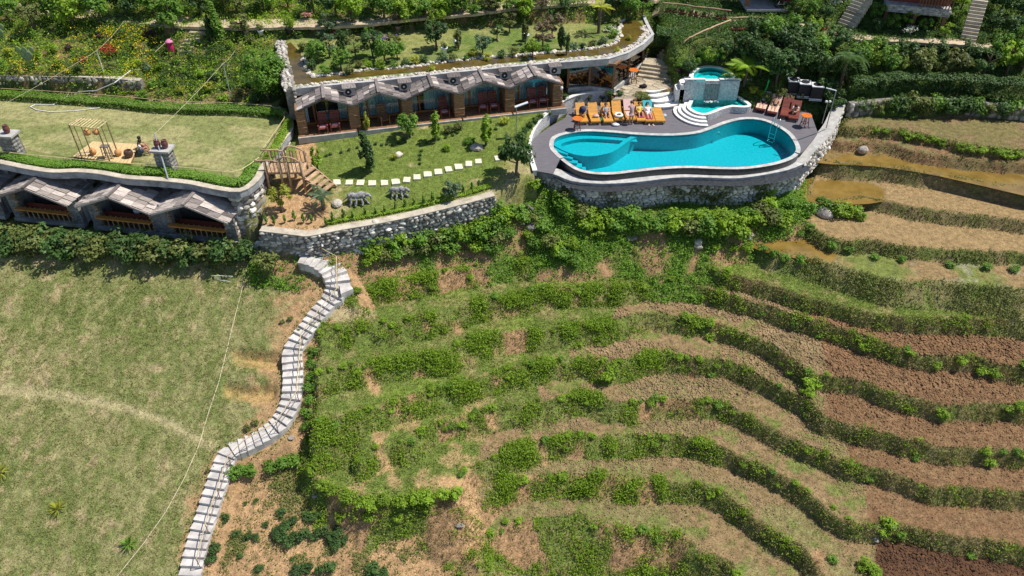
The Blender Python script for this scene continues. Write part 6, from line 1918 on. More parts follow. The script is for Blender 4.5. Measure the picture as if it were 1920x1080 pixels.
for k, (x, y, zz) in enumerate(((1487,158,1.2),(1508,163,1.2),(1531,168,1.2))):
 t = thing("heat_pump", ["left", "middle", "right"][k] + " of the three dark heat pumps with round top fans below the palm", "heat pump", (*P(x, y, zz + .2)[:2], .75), -.15, "heat pumps below the palm")
 b = MB(); b.box((0, 0, .52), (.78, .72, .9)); b.build("casing", M['black'], t)
 b = MB(); b.box((0, 0, 1.0), (.84, .78, .06)); b.build("top_frame", M['white_metal'], t)
 b = MB(); b.lathe((0, 0, 1.03), [(.3, 0), (.3, .03), (.24, .04)], 18); b.build("fan_guard", M['black'], t)
 b = MB(); b.box((0, -.40, .1), (.86, .04, .06)); b.box((0, -.40, .0), (.86, .04, .04)); b.build("skid", M['white_metal'], t)
t = thing("hose_reel", "dark green hose reel under a curved grey cover beside the hot tub", "hose reel", tuple(P(1396, 165, .6)))
p = P(1396, 166, .6)
for k in range(5):
 b = MB(); b.tube([(p[0] - .3 + .12 * k + .0 * a, p[1] + .3 * math.cos(a), 1.0 + .3 * math.sin(a)) for a in np.linspace(0, 6.283, 15)], .035, 5, cap=False); b.build("hose_coil", mat_cloth("dark_green_rubber", (.01, .06, .04)), t, world=True)
b = MB(); arc = [(p[1] + .42 * math.cos(a), 1.05 + .42 * math.sin(a)) for a in np.linspace(.2, 2.9, 9)]
b.band([(p[0] - .45, y, z) for y, z in arc], [(p[0] + .35, y, z) for y, z in arc]); b.build("cover", M['concrete_grey'], t, world=True)
cable("green_hose", "bright green hose standing up beside the salmon towel loungers", [P(1417,189,.25), P(1427,188,.35), P(1432,175,.8), P(1438,163,1.2), P(1442,150,1.9)], .045, mat_cloth("bright_green_rubber", (.02, .45, .10)), cat="hose")

# ------------------------------------------------------------------ garden things
for i in range(15):
 x = [632,655,676,698,721,742,763,782,802,822,841,860,879,897,934][i]; y = [342,342.5,343,343.5,343,341,337,332,327,322.5,317.5,312.5,307.5,303,297][i]
 p = G(x, y)
 t = thing("stepping_stone", ["first", "second", "third", "fourth", "fifth", "sixth", "seventh", "eighth", "ninth", "tenth", "eleventh", "twelfth", "thirteenth", "fourteenth", "last"][i] + " pale stepping stone from the bridge in the row across the garden", "stepping stone", (p[0], p[1], p[2] - .02), RND.uniform(-.15, .15) + .1, "stepping stones across the garden")
 b = MB(); w = RND.uniform(.42, .5); d = RND.uniform(.55, .7)
 b.prism(poly_offset([(-w / 2, -d / 2), (w / 2, -d / 2), (w / 2, d / 2), (-w / 2, d / 2)], RND.uniform(-.02, .02)), -.05, .07, bottom=False)
 b.build("slab", M.setdefault('step_slab', mat_plain("cream_paving", (0.66, 0.60, 0.46), .9, .12, 4, .3)), t)
M['driftwood'] = mat_plain("silver_driftwood", (0.27, 0.26, 0.25), .95, .55, 5, .8, bscale=9)
def root_beast(label, px, py, rz, sc, seed):
 p = G(px, py); r = random.Random(seed)
 t = thing("root_sculpture", label, "sculpture", (p[0], p[1], p[2]), rz); t.scale = (sc,) * 3
 b = MB()
 b.tube(smooth_line([(-.75, 0, .55), (-.45, .05, .72), (0, -.03, .68), (.4, .04, .75), (.75, 0, .70)], 3), [.12, .2, .27, .3, .27, .25, .26, .28, .3, .32, .3, .22, .14][:13], 9); b.build("trunk_body", M['driftwood'], t, smooth=True)
 for k, (x, y, dx, dy) in enumerate(((-.5, .12, -.25, .22), (-.42, -.15, -.12, -.3), (.0, -.2, -.1, -.38), (.42, -.16, .05, -.34), (.5, .14, .2, .25), (.62, -.05, .35, -.2))):
  pts = [(x, y, .62), (x + dx * .4, y + dy * .5, .4), (x + dx * .9 + r.uniform(-.06, .06), y + dy * .9, .15), (x + dx * 1.2, y + dy * 1.25, -.03)]
  bb = MB(); bb.tube(smooth_line(pts, 3), [.13, .12, .11, .1, .1, .1, .09, .08, .07, .06], 7); bb.build("root_leg", M['driftwood'], t, smooth=True)
 bb = MB(); bb.tube(smooth_line([(.7, 0, .7), (.95, .02, .78), (1.15, -.05, .6), (1.2, -.1, .4)], 3), [.17, .19, .2, .18, .16, .12, .1, .08, .06, .05], 8); bb.build("head_knot", M['driftwood'], t, smooth=True)
 for ch_ in t.children:
  me = ch_.data; co = np.empty(len(me.vertices) * 3, np.float32); me.vertices.foreach_get('co', co); me.vertices.foreach_set('co', co + np.random.default_rng(seed).normal(0, .035, len(co)).astype(np.float32)); me.update()
 bb = MB(); bb.tube(smooth_line([(-.7, 0, .55), (-1.0, .05, .42), (-1.15, .0, .2)], 3), [.1, .08, .07, .06, .05, .04, .03], 6); bb.build("tail_root", M['driftwood'], t, smooth=True)
root_beast("larger silver driftwood root sculpture on spreading legs beside the palm", 670, 380, .1, .72, 3)
root_beast("smaller driftwood sculpture shaped like a trunked animal near the stepping stones", 746, 367, .0, .62, 5)
def boulder(label, px, py, s, mat=None, seed=0, group=None, name="boulder", sink=.25, z=None):
 p = G(px, py) if z is None else P(px, py, z)
 b = MB(); b.blob((0, 0, s[2] * (1 - sink) * .6), s, seed=seed, sub=2, rough=.2)
 o = b.build(name, mat or M['rock']); o.location = p; o.rotation_euler = (0, 0, seed * 1.3); tag(o, label, "rock", group)
 return o
M['rock_pale'] = mat_plain("pale_boulder", (0.47, 0.42, 0.35), .9, .3, 3, .6, objvar=.25)
boulder("pale flat boulder between the palm and the larger root sculpture", 632, 385, (.4, .35, .22), M['rock_pale'], 1)
boulder("pale flat boulder on the garden lawn near the upper end of the stepping stones", 893, 279, (.5, .38, .22), M['rock_pale'], 2)
boulder("small pale rock beside a young plant in the middle of the garden", 748, 292, (.24, .2, .18), M['rock_pale'], 3)
boulder("white rock lying on the garden wall's coping", 704, 420, (.28, .2, .16), M['rock_pale'], 4)
boulder("round rock at the foot of the shrub near the garden wall", 852, 367, (.24, .22, .18), M['rock'], 5)
boulder("grey slab of rock lying on the grass below the pool wall", 1185, 447, (.28, .36, .12), M['rock'], 6)
boulder("brown boulder in the bushes left of the pool wall", 995, 427, (.42, .36, .26), M['rock'], 7)
boulder("flat dark rock in the bushes below the garden wall", 912, 440, (.4, .25, .14), M['stone_dark'], 8)
boulder("large boulder among bushes at the paddy's left end", 1547, 404, (.6, .45, .36), M['rock'], 9)
boulder("dark boulder at the edge of the flooded paddy", 1618, 282, (.4, .3, .25), M['rock'], 10)
boulder("pale cream rock at the top of the little worn track", 1310, 456, (.26, .24, .2), M['rock_pale'], 11)
boulder("pale flat rock next to the cream rock on the worn track", 1310, 464, (.28, .2, .14), M['rock_pale'], 12)
for k in range(12):
 x, y = [(1040,455),(1052,452),(1400,432),(1410,440),(1392,438),(1405,447),(600,470),(588,468),(545,820),(590,930),(1640,1010),(860,985)][k]
 boulder("small pale stone lying loose among grass and weeds", x, y, (.2 * RND.uniform(.6, 1.2), .15, .07), M['rock'], 30 + k, "loose stones in the grass", name="loose_stone", sink=.6)
# fallen dark logs on the bank
for k, (a, c, lab) in enumerate((((985,385), (1030,430), "rotten dark log lying down the bank left of the pool wall"),)):
 p, q = G(*a), G(*c); t = thing("fallen_log", lab, "log", tuple(p))
 b = MB(); b.tube([p + Vector((0, 0, .12)), p.lerp(q, .5) + Vector((.05, 0, .2)), q + Vector((0, 0, .12))], [.09, .13, .10], 8); b.build("stem", M['wood_old'] if k else M['stone_dark'], t, world=True, smooth=True)
 b = MB(); b.tube([p.lerp(q, .6) + Vector((0, 0, .2)), p.lerp(q, .6) + Vector((.3, .2, .45))], .04, 5); b.build("stub", M['wood_old'], t, world=True)
# wire cage by the hedge
t = thing("wire_cage", "small white wire frame lying at the foot of the cottage hedge", "frame", tuple(G(415, 520)))
p = G(403, 524)
for a, c in (((0, 0, 0), (.35, 0, 0)), ((0, 0, .3), (.35, 0, .3)), ((0, 0, 0), (0, 0, .3)), ((.35, 0, 0), (.35, 0, .3)), ((.17, 0, 0), (.17, 0, .3)), ((0, 0, 0), (1.0, -.25, .05)), ((.35, 0, .3), (1.1, .05, .2)), ((0, 0, .15), (.35, 0, .15))):
 b = MB(); b.tube([p + Vector(a), p + Vector(c)], .016, 5); b.build("bar", M['white_metal'], t, world=True)

# ------------------------------------------------------------------ upper right: log railings, steps, house, motorbike
def log_rail(label, px, zlist, h=.9):
 pts = [Vector((*P(x, y, z)[:2], z)) for (x, y), z in zip(px, zlist)]
 t = thing("log_railing", label, "railing", tuple(pts[0]), group="log railings along the upper path")
 branch([p + Vector((0, 0, h)) for p in pts], .06, "rail", t, len(px))
 for p in resample([tuple(q) for q in smooth_line([tuple(q) for q in pts], 4)], 1.25):
  b = MB(); b.tube([(p[0], p[1], p[2] - .3), (p[0], p[1], p[2] + h)], .06, 7); b.build("post", M['rustic'], t, world=True)
 return pts
R1 = log_rail("farther log railing with potted plants at its foot, along the upper path", [(1238,28),(1268,29),(1300,34),(1335,38),(1368,42)], [3.35, 3.35, 3.35, 3.35, 3.35])
R2 = log_rail("nearer log railing curving down beside the flagstone steps", [(1272,112),(1276,104),(1290,93),(1315,81),(1340,70),(1366,60)], [1.9, 2.2, 2.6, 2.9, 3.1, 3.25])
R3 = log_rail("short straight log railing at the top of the flagstone steps", [(1370,56),(1395,55),(1428,56)], [3.3, 3.3, 3.3])
b = MB(); sidew = [Vector((*P(x, y, z)[:2], z)) for (x, y), z in zip([(1266,128),(1268,112),(1285,98),(1315,85),(1340,75),(1372,64)], [1.0, 1.7, 2.4, 2.8, 3.0, 3.2])]
t = thing("stair_kerb_wall", "low grey stone kerb wall beside the flagstone steps, below the log railing", "wall", tuple(sidew[0]))
b.ribbon([tuple(p)[:2] for p in sidew], .35, [p[2] - 1.4 for p in sidew], [p[2] + .05 for p in sidew]); b.build("core", M['mortar_pale'], t, world=True)
b = MB(); b.ribbon([tuple(p)[:2] for p in sidew], .4, [p[2] + .053 for p in sidew], [p[2] + .1 for p in sidew]); b.build("coping", M['concrete'], t, world=True)
def stone_stair(label, px0, px1, z0, n, w, rise=.2):
 a = Vector((*P(*px0, z0)[:2], z0)); c = Vector((*P(*px1, z0 + rise * n)[:2], z0 + rise * n))
 t = thing("stone_stair", label, "stairs", tuple(a))
 d = (c - a); d[2] = 0; L = d.length; d.normalize(); nn = Vector((-d[1], d[0], 0))
 for k in range(n):
  p = a + d * (L * (k + .5) / n); z = z0 + rise * (k + 1)
  b = MB(); b.box((p[0], p[1], z - .25), (L / n + .06, w, .5), rz=math.atan2(d[1], d[0])); b.build("step", M['flag'] if k % 2 else M['concrete_warm'], t, world=True)
stone_stair("stone steps climbing past white flowers at the top, left of the timber house", (1581, 56), (1622, -8), 3.3, 11, 1.35)
stone_stair("narrow stone steps climbing at the top right, right of the timber house", (1812, 84), (1838, 0), 3.0, 13, 1.05)
HS = thing("timber_house", "corner of a timber house on a stone base at the top edge", "house", tuple(P(1720, 30, 5.0)))
hz = 4.7
a, c = P(1660, 14, hz), P(1782, 26, hz); d = (c - a).normalized(); nn = Vector((-d[1], d[0], 0)); ang = math.atan2(d[1], d[0]); Lh = (c - a).length
m0 = (a + c) / 2
b = MB(); b.box(tuple(m0 + nn * 2.0 + Vector((0, 0, .0))), (Lh, 4.0, .55), rz=ang); hb = b.build("stone_base", M['mortar_pale'], HS, world=True)
rr = random.Random(9)
for k in range(60):
 p = a + d * (Lh * rr.random()) - nn * .02; inst("stone", rock_meshes(M['stone'])[rr.randrange(7)], hb, (p[0] - ORIGIN[HS.name][0], p[1] - ORIGIN[HS.name][1], hz + rr.uniform(-.2, .2) - ORIGIN[HS.name][2]), (0, 0, ang), (.4 * rr.uniform(.6, 1.2), .1, .2))
b = MB(); b.box(tuple(m0 + nn * 2.4 + Vector((0, 0, 1.5))), (Lh - .2, 3.2, 2.5), rz=ang); b.build("timber_wall", M['wood_red'], HS, world=True)
for k in range(12):
 p = a + d * (Lh * (.5 + .5 * k / 11)) + nn * .1; b = MB(); b.box(tuple(p + Vector((0, 0, .7))), (.07, .07, .9), rz=ang); b.build("baluster", M['wood_brown'], HS, world=True)
b = MB(); b.beam(a + d * Lh * .48 + nn * .1 + Vector((0, 0, 1.2)), c + nn * .1 + Vector((0, 0, 1.2)), .1, .1); b.build("handrail", M['wood_brown'], HS, world=True)
for q in (m0 - d * Lh * .45, m0, m0 + d * Lh * .45):
 p = q + nn * .3; b = MB(); b.box((p[0], p[1], hz - 1.0), (.25, .25, 1.6), rz=ang); b.build("stilt", M['wood_brown'], HS, world=True)
b = MB()
for s in (-1, 1):
 p0 = m0 + nn * 1.8
 b.add([p0 + d * (s * (Lh / 2 + .6)) + nn * y + Vector((0, 0, 2.7)) for y in (-2.6, 2.6)] + [p0 + nn * y + Vector((0, 0, 4.2)) for y in (2.6, -2.6)], [(0, 1, 2, 3)])
b.build("roof", M['wood_old'], HS, world=True)
H2 = thing("brown_shed", "dark brown shed with an open front at the top edge, behind the motorbike", "shed", tuple(P(1440, 0, 3.8)))
a = P(1400, 10, 3.8); c = P(1530, 12, 3.8); m0 = (a + c) / 2
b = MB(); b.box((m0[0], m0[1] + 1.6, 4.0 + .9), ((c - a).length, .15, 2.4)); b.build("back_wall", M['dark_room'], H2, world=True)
for s in (-.5, .0, .5):
 b = MB(); b.box((m0[0] + s * (c - a).length, m0[1] + .1, 4.9), (.25, .25, 2.4)); b.build("post", M['frame_wood'], H2, world=True)
b = MB(); b.box((m0[0], m0[1] + .8, 6.15), ((c - a).length + .8, 2.8, .1), M=Matrix.Rotation(.15, 3, 'X')); b.build("roof", M['wood_old'], H2, world=True)
b = MB(); b.box((m0[0], m0[1] + .4, 3.72), ((c - a).length + .4, 2.6, .16)); b.build("floor", M['concrete'], H2, world=True)
MBK = thing("motorbike", "red motorbike parked in front of the dark shed at the top edge", "motorbike", (*P(1472, 14, 3.8)[:2], 3.81), .1)
for x in (-.62, .62):
 t_ = MB(); t_.tube([(x + .27 * math.cos(a), 0, .29 + .27 * math.sin(a)) for a in np.linspace(0, 6.283, 17)], .05, 6, cap=False); w = t_.build("wheel", M['black'], MBK)
 t_ = MB()
 for k in range(5):
  an = k * 1.257; t_.tube([(x, 0, .29), (x + .25 * math.cos(an), 0, .29 + .25 * math.sin(an))], .012, 4)
 t_.build("spokes", M['steel'], w)
REDP = mat_plain("red_gloss_paint", (0.45, 0.01, 0.03), .3, .1, 4, 0, coat=.4)
t_ = MB(); t_.tube(smooth_line([(-.55, 0, .72), (-.1, 0, .66), (.15, 0, .5), (.42, 0, .62), (.5, 0, .9)], 3), [.07, .09, .12, .13, .13, .12, .1, .1, .09, .08, .07, .06, .06], 8); t_.build("fairing", REDP, MBK, smooth=True)
t_ = MB(); t_.tube(smooth_line([(-.75, 0, .8), (-.4, 0, .82), (.05, 0, .76)], 3), [.08, .11, .13, .13, .12, .11, .08], 8); t_.build("seat", M['black'], MBK, smooth=True)
t_ = MB(); t_.box((0, 0, .36), (.4, .22, .26)); t_.build("engine", M['grey_metal'], MBK)
t_ = MB(); t_.tube([(.48, -.3, 1.0), (.44, 0, .95), (.48, .3, 1.0)], .02, 6); t_.build("handlebar", M['steel'], MBK)
t_ = MB(); t_.tube([(.62, 0, .29), (.46, 0, .92)], .03, 6); t_.build("fork", M['steel'], MBK)
t_ = MB(); t_.blob((.55, 0, .86), (.08, .1, .09), sub=2, rough=0); t_.build("headlight", M['plaster'], MBK, smooth=True)
t_ = MB(); t_.tube([(-.1, -.14, .28), (-.75, -.16, .34)], .045, 7); t_.build("exhaust", M['steel'], MBK)
b = MB()
for k in range(5):
 a0_ = RND.uniform(0, 6); c = (RND.uniform(-.25, .25), RND.uniform(-.2, .2))
 pts = [(c[0] + .33 * math.cos(a0_ + t), c[1] + .24 * math.sin(a0_ + t), .05 + .02 * k) for t in np.linspace(0, 6.0, 20)]
 b.tube(pts, .025, 5)
o = b.build("coiled_hose", mat_cloth("pale_green_rubber", (.62, .70, .42))); q = G(1840, 101); o.location = q + Vector((0, 0, .25)); tag(o, "pale green hose coiled loosely in the shade at the path's right end", "hose")
# pink draped figure by the flower bed
t = thing("draped_stand", "stand draped in pink cloth with a pale pole by the flower bed steps", "garden ornament", tuple(G(322, 97)))
b = MB(); b.lathe((0, 0, 0), [(.22, 0), (.26, .1), (.2, .55), (.17, .75), (.08, .82)], 12); b.build("drape", mat_cloth("crimson_cloth", (.5, .02, .10)), t, smooth=True)
b = MB(); b.lathe((0, 0, .72), [(.3, 0), (.24, .08), (.1, .2), (.02, .24)], 12); b.build("canopy_cloth", mat_cloth("pink_cloth", (.68, .22, .36)), t, smooth=True)
b = MB(); b.tube([(.2, .1, 1.0), (-.9, -.6, .25)], .03, 6); b.build("pole_shaft", M['bamboo'], t)
# steps from the path down into the flower garden
FS = thing("garden_steps", "short buff stone steps leading from the top path into the flower garden", "steps", tuple(G(365, 80)))
for k in range(6):
 p = G(372 - 5 * k, 62 + 7 * k); b = MB(); b.box((p[0], p[1], p[2] + .02), (1.2 - .05 * k, .5, .25), rz=.1); b.build("step", M['flag'], FS, world=True)
# ------------------------------------------------------------------ foliage
L_ = {}
L_['bright'] = mat_leaf("bright_bank_leaves", (0.115, 0.2, 0.014), (0.3, 0.45, 0.04), transl=.35)
L_['mid'] = mat_leaf("mid_green_leaves", (0.06, 0.145, 0.018), (0.185, 0.33, 0.04))
L_['dark'] = mat_leaf("dark_green_leaves", (0.032, 0.078, 0.022), (0.1, 0.18, 0.045))
L_['olive'] = mat_leaf("olive_leaves", (0.08, 0.105, 0.028), (0.22, 0.25, 0.07))
L_['blue'] = mat_leaf("blue_green_leaves", (0.055, 0.11, 0.05), (0.17, 0.25, 0.125))
L_['lime'] = mat_leaf("yellow_green_leaves", (0.2, 0.24, 0.02), (0.45, 0.46, 0.06))
L_['brown'] = mat_leaf("brownish_leaves", (0.1, 0.075, 0.045), (0.26, 0.2, 0.12))
L_['purple'] = mat_leaf("plum_leaves", (0.03, 0.012, 0.018), (0.10, 0.05, 0.06))
L_['dry'] = mat_leaf("dry_grass_blades", (0.15, 0.14, 0.045), (0.38, 0.31, 0.14), transl=.2)
L_['grass'] = mat_leaf("grass_blades", (0.11, 0.165, 0.032), (0.28, 0.33, 0.08), transl=.3)
def mat_petal(n, c): return mat_leaf(n, tuple(x * .7 for x in c), c, transl=.2, objvar=.1)
L_['yellow'] = mat_petal("yellow_petals", (0.80, 0.60, 0.02)); L_['red'] = mat_petal("red_petals", (0.55, 0.03, 0.05)); L_['violet'] = mat_petal("violet_petals", (0.24, 0.10, 0.40)); L_['white'] = mat_petal("white_petals", (0.75, 0.75, 0.70)); L_['pink'] = mat_petal("pink_petals", (0.68, 0.30, 0.32))
M['bark'] = mat_plain("bark", (0.13, 0.095, 0.065), .9, .35, 5, .6, stretch=(3, 3, 1))

def leaf_quads(c, size, r, aspect=.55, up=0.75, normals=None):
 """diamond leaves at centres c (n,3); returns verts, faces"""
 n = len(c)
 nrm = r.normal(size=(n, 3)) if normals is None else normals + .6 * r.normal(size=(n, 3))
 nrm[:, 2] += up * 1.5
 nrm /= np.linalg.norm(nrm, axis=1)[:, None] + 1e-9
 t = r.normal(size=(n, 3)); t -= nrm * np.sum(t * nrm, 1)[:, None]; t /= np.linalg.norm(t, axis=1)[:, None] + 1e-9
 b = np.cross(nrm, t)
 s = np.asarray(size).reshape(-1, 1) if hasattr(size, '__len__') else np.full((n, 1), size)
 s = s * r.uniform(.7, 1.3, (n, 1))
 V = np.stack([c - t * s, c + b * s * aspect - nrm * s * .12, c + t * s, c - b * s * aspect - nrm * s * .12], 1).reshape(-1, 3)
 F = np.arange(n * 4).reshape(n, 4)
 return V, F
def leaf_mesh(name, V, F, tint, mat):
 me = np_mesh(name, V, F, mat)
 a = me.attributes.new("tint", 'FLOAT', 'FACE')
 a.data.foreach_set("value", np.clip(tint, 0, 1).astype(np.float32))
 return me
def crown(name, mat, seed, n, rad, leaf, clumps=18, zc=None, clump_r=.34, hollow=.35, flat=1.0, cone=0.0):
 """leaf clumps spread through an uneven volume"""
 r = np.random.default_rng(seed)
 d = r.normal(size=(clumps, 3)); d /= np.linalg.norm(d, axis=1)[:, None]
 rr_ = r.uniform(hollow, 1.0, clumps) ** .6
 cc = d * rr_[:, None] * (1 - clump_r * .7)
 if cone: cc[:, :2] *= (1 - cone * (cc[:, 2:3] + 1) / 2)
 w = r.uniform(.6, 1.4, clumps); w /= w.sum()
 which = r.choice(clumps, n, p=w)
 dd = r.normal(size=(n, 3)); dd /= np.linalg.norm(dd, axis=1)[:, None]
 cr = clump_r * r.uniform(.65, 1.25, clumps)[which]
 pos = cc[which] + dd * (cr * r.random(n) ** .45)[:, None]
 nrm = dd * .8 + pos * .4
 pos = pos * np.array(rad)
 pos[:, 2] += zc if zc is not None else rad[2] * .92
 pos[:, 2] = np.maximum(pos[:, 2], .02)
 V, F = leaf_quads(pos, leaf, r, normals=nrm)
 tint = .25 + .5 * r.random(clumps)[which] + .35 * (r.random(n) - .5)
 return leaf_mesh(name, V, F, tint, mat)
_cm = {}
def bush_meshes(kind):
 if kind not in _cm:
  _cm[kind] = [crown("foliage", L_[kind], 300 + 17 * i, 620, (.5, .5, .42), .055, clumps=14, clump_r=.42) for i in range(3)]
 return _cm[kind]
STEM = MB(); STEM.tube([(0, 0, -.1), (.02, 0, .2), (.05, .02, .42)], [.03, .025, .012], 5).tube([(0, 0, .05), (-.12, .08, .3), (-.2, .1, .45)], [.02, .014, .008], 4).tube([(0, 0, .05), (.1, -.12, .3), (.16, -.2, .42)], [.02, .014, .008], 4)
STEM_ME = STEM.mesh("stems", M['bark'])
_bn = [0]
def shrub(px, py, size, kind, label, group, name="shrub", pos=None, tall=1.0, cat="shrub"):
 p = pos if pos is not None else G(px, py)
 _bn[0] += 1
 t = thing(name, label, cat, (p[0], p[1], p[2] - .03), RND.uniform(0, 6.28), group)
 s = size
 t.scale = (s * RND.uniform(.9, 1.15), s * RND.uniform(.9, 1.15), s * tall * RND.uniform(.9, 1.1))
 inst("foliage", bush_meshes(kind)[RND.randrange(3)], t, (0, 0, 0))
 inst("stems", STEM_ME, t, (0, 0, 0))
 return t
_tm = {}
def tree_meshes(kind, form):
 k = (kind, form)
 if k not in _tm:
  out = []
  for i in range(2):
   sd = hash(form) % 97 + 500 + 31 * i if False else {'round': 11, 'slim': 23, 'cone': 37, 'loose': 53, 'big': 71}[form] + 31 * i
   if form == 'round': m_ = crown("crown", L_[kind], sd, 1500, (.44, .44, .42), .040, 18, zc=.54, clump_r=.32)
   elif form == 'slim': m_ = crown("crown", L_[kind], sd, 700, (.19, .19, .46), .040, 13, zc=.54, clump_r=.30)
   elif form == 'cone': m_ = crown("crown", L_[kind], sd, 1700, (.25, .25, .48), .036, 26, zc=.52, clump_r=.26, cone=.75)
   elif form == 'loose': m_ = crown("crown", L_[kind], sd, 1000, (.45, .45, .32), .040, 15, zc=.58, clump_r=.26, hollow=.5)
   else: m_ = crown("crown", L_[kind], sd, 3600, (.48, .48, .38), .028, 38, zc=.60, clump_r=.27)
   out.append(m_)
  _tm[k] = out
 return _tm[k]
def trunk_mesh(form, i):
 k = ('trunk', form, i)
 if k not in _tm:
  r = random.Random(900 + i + len(form)); b = MB()
  lean = r.uniform(-.05, .05)
  b.tube(smooth_line([(0, 0, -.08), (lean * .3, .01, .2), (lean, 0, .45), (lean * 1.3, .01, .72)], 3), [.035, .032, .03, .028, .026, .023, .02, .016, .012, .008], 7)
  for q in range(6):
   a = q * 1.05 + r.uniform(-.3, .3); z = .26 + .07 * q; ln = (.30 if form not in ('slim', 'cone') else .14) * r.uniform(.7, 1.1)
   b.tube([(lean * .5, 0, z), (lean * .5 + math.cos(a) * ln * .5, math.sin(a) * ln * .5, z + .09), (lean * .5 + math.cos(a) * ln, math.sin(a) * ln, z + .2)], [.014, .010, .005], 5)
  _tm[k] = b.mesh("trunk", M['bark'], smooth=True)
 return _tm[k]
def tree(px, py, h, kind, form, label, group=None, wide=1.0, pos=None, name="tree"):
 p = pos if pos is not None else G(px, py)
 t = thing(name, label, "tree", (p[0], p[1], p[2] - .03), RND.uniform(0, 6.28), group)
 t.scale = (h * wide, h * wide, h)
 i = RND.randrange(2)
 inst("trunk", trunk_mesh(form, i), t, (0, 0, 0))
 inst("crown", tree_meshes(kind, form)[i], t, (0, 0, 0))
 return t

# ---------------- ground cover
VIEW = (PXX > -60) & (PXX < 1980) & (PYY > -60) & (PYY < 1130)
dxs = np.gradient(GX); dys = np.gradient(GY)
CELL = dys[:, None] * dxs[None, :]
def sample(weight, n, seed):
 r = np.random.default_rng(seed)
 w = (weight * VIEW * CELL).ravel(); s = w.sum()
 if s <= 0: return np.zeros((0, 3))
 k = r.choice(len(w), n, p=w / s)
 x = XX.ravel()[k] + (r.random(n) - .5) * .13; y = YY.ravel()[k] + (r.random(n) - .5) * .125
 return np.stack([x, y, ZR.ravel()[k]], 1)
def cover(name, label, pts, leaves, h, spread, leaf, mat, seed, cat="undergrowth", aspect=.5, up=.8, tint_noise=True, scale=None):
 r = np.random.default_rng(seed)
 n = len(pts)
 if n == 0: return
 sc = r.uniform(.6, 1.4, n) if scale is None else scale
 c = np.repeat(pts, leaves, 0); s = np.repeat(sc, leaves)
 u = r.random(len(c))
 off = r.normal(size=(len(c), 2)) * spread
 c = c + np.stack([off[:, 0] * s, off[:, 1] * s, (u ** .7) * h * s], 1)
 V, F = leaf_quads(c, leaf * (.7 + .3 * s), r, aspect=aspect, up=up)
 t = .34 + .35 * np.repeat(r.random(n), leaves) + .3 * r.random(len(c))
 if tint_noise: t = t + .35 * (fbm(c[:, 0], c[:, 1], .5, seed, 2) - .5)
 o = bpy.data.objects.new(name, leaf_mesh(name, V, F, t, mat)); link(o)
 return tag(o, label, cat, kind="stuff")
mE = np.isin(WHO, [NAMES.index(k) for k in E_LEVEL] + [NAMES.index('LIP')])
bankE = mE & ~INS
leftw = np.clip((1500 - PXX) / 300, .15, 1)
patch = sm(fbm(XX, YY, .45, 91, 3) + .35 * (n2 - .5), .40, .56)
edge_w = np.exp(-DOUT / .42); fine = sm(fbm(XX, YY, 1.5, 95, 3), .44, .58); notleft = PXX > 598
cover("bank_weeds", "low weeds covering the terrace banks", sample(WEED * bankE * leftw * (.25 + fine), 17000, 1), 5, .11, .10, .052, L_['bright'], 11)
cover("bank_olive_weeds", "duller olive weeds lower on the terrace banks", sample(bankE * (.25 + WEED) * (1.2 - leftw) * (.3 + fine), 9000, 41), 5, .11, .10, .052, L_['olive'], 41)
cover("bank_bramble", "bright green bramble growing in lumps along the terrace edges", sample(bankE * notleft * (.15 + WEED) * edge_w * patch * fine * leftw, 2600, 2), 36, .25, .16, .055, L_['bright'], 12)
cover("bank_dry_grass", "dry grass tufts on the terrace banks", sample(bankE * (1.25 - leftw), 17000, 3), 5, .13, .06, .080, L_['dry'], 13, aspect=.16, up=0)
cover("terrace_grass", "short grass on the terrace flats", sample(mE * INS * GRASS * (.3 + WEED), 13000, 4), 4, .07, .08, .060, L_['grass'], 14, aspect=.22, up=0)
mF = WHO == NAMES.index('FIELD')
sodn = sm(fbm(XX, YY * .45, 1.5, 61, 3), .40, .60)
cover("field_green_grass", "short green grass tufts of the sloping field", sample(mF * GRASS * (1.05 - sodn), 12000, 5), 4, .07, .09, .060, L_['grass'], 15, aspect=.2, up=0)
cover("field_dry_grass", "dry straw-coloured grass of the sloping field", sample(mF * GRASS * (.25 + sodn), 8000, 6), 4, .06, .09, .060, L_['dry'], 16, aspect=.2, up=0)
mR = np.isin(WHO, [NAMES.index(k) for k in ('T1', 'T2', 'W1', 'W2', 'W3', 'T4')])
cover("paddy_bank_weeds", "weeds on the banks between the flooded paddies", sample(mR * ~INS * (WEED + .03), 5500, 7), 5, .14, .10, .055, L_['olive'], 17)
mB = np.isin(WHO, [NAMES.index(k) for k in ('BED', 'BED2', 'PLATEAU')]) & (PYY < 210)
cover("flower_bed_leaves", "mixed leafy undergrowth of the flower garden", sample(mB * 1.0, 9000, 8), 9, .34, .16, .07, L_['bright'], 18)
cover("flower_bed_dark_leaves", "darker clumps of leaves in the flower garden", sample(mB * sm(n1, .45, .6), 3000, 9), 14, .45, .18, .08, L_['dark'], 19)
fl_ = mB & (PYY > 60) & (PYY < 165) & (PXX < 300)
cover("yellow_flowers", "yellow flowers scattered over the flower bed behind the lawn", sample(fl_ * sm(n1 * .6 + n2 * .4, .47, .58), 520, 20), 4, .14, .14, .04, L_['yellow'], 20, cat="flowers", aspect=.9).location = (0, 0, .36)
cover("red_flowers", "patch of red flowers in the middle of the flower bed", sample(((np.hypot((PXX - 205) / 16, (PYY - 103) / 9) < 1) | (np.hypot((PXX - 158) / 8, (PYY - 120) / 5) < 1)) * 1.0, 70, 21), 5, .1, .1, .04, L_['red'], 21, cat="flowers", aspect=.9).location = (0, 0, .36)
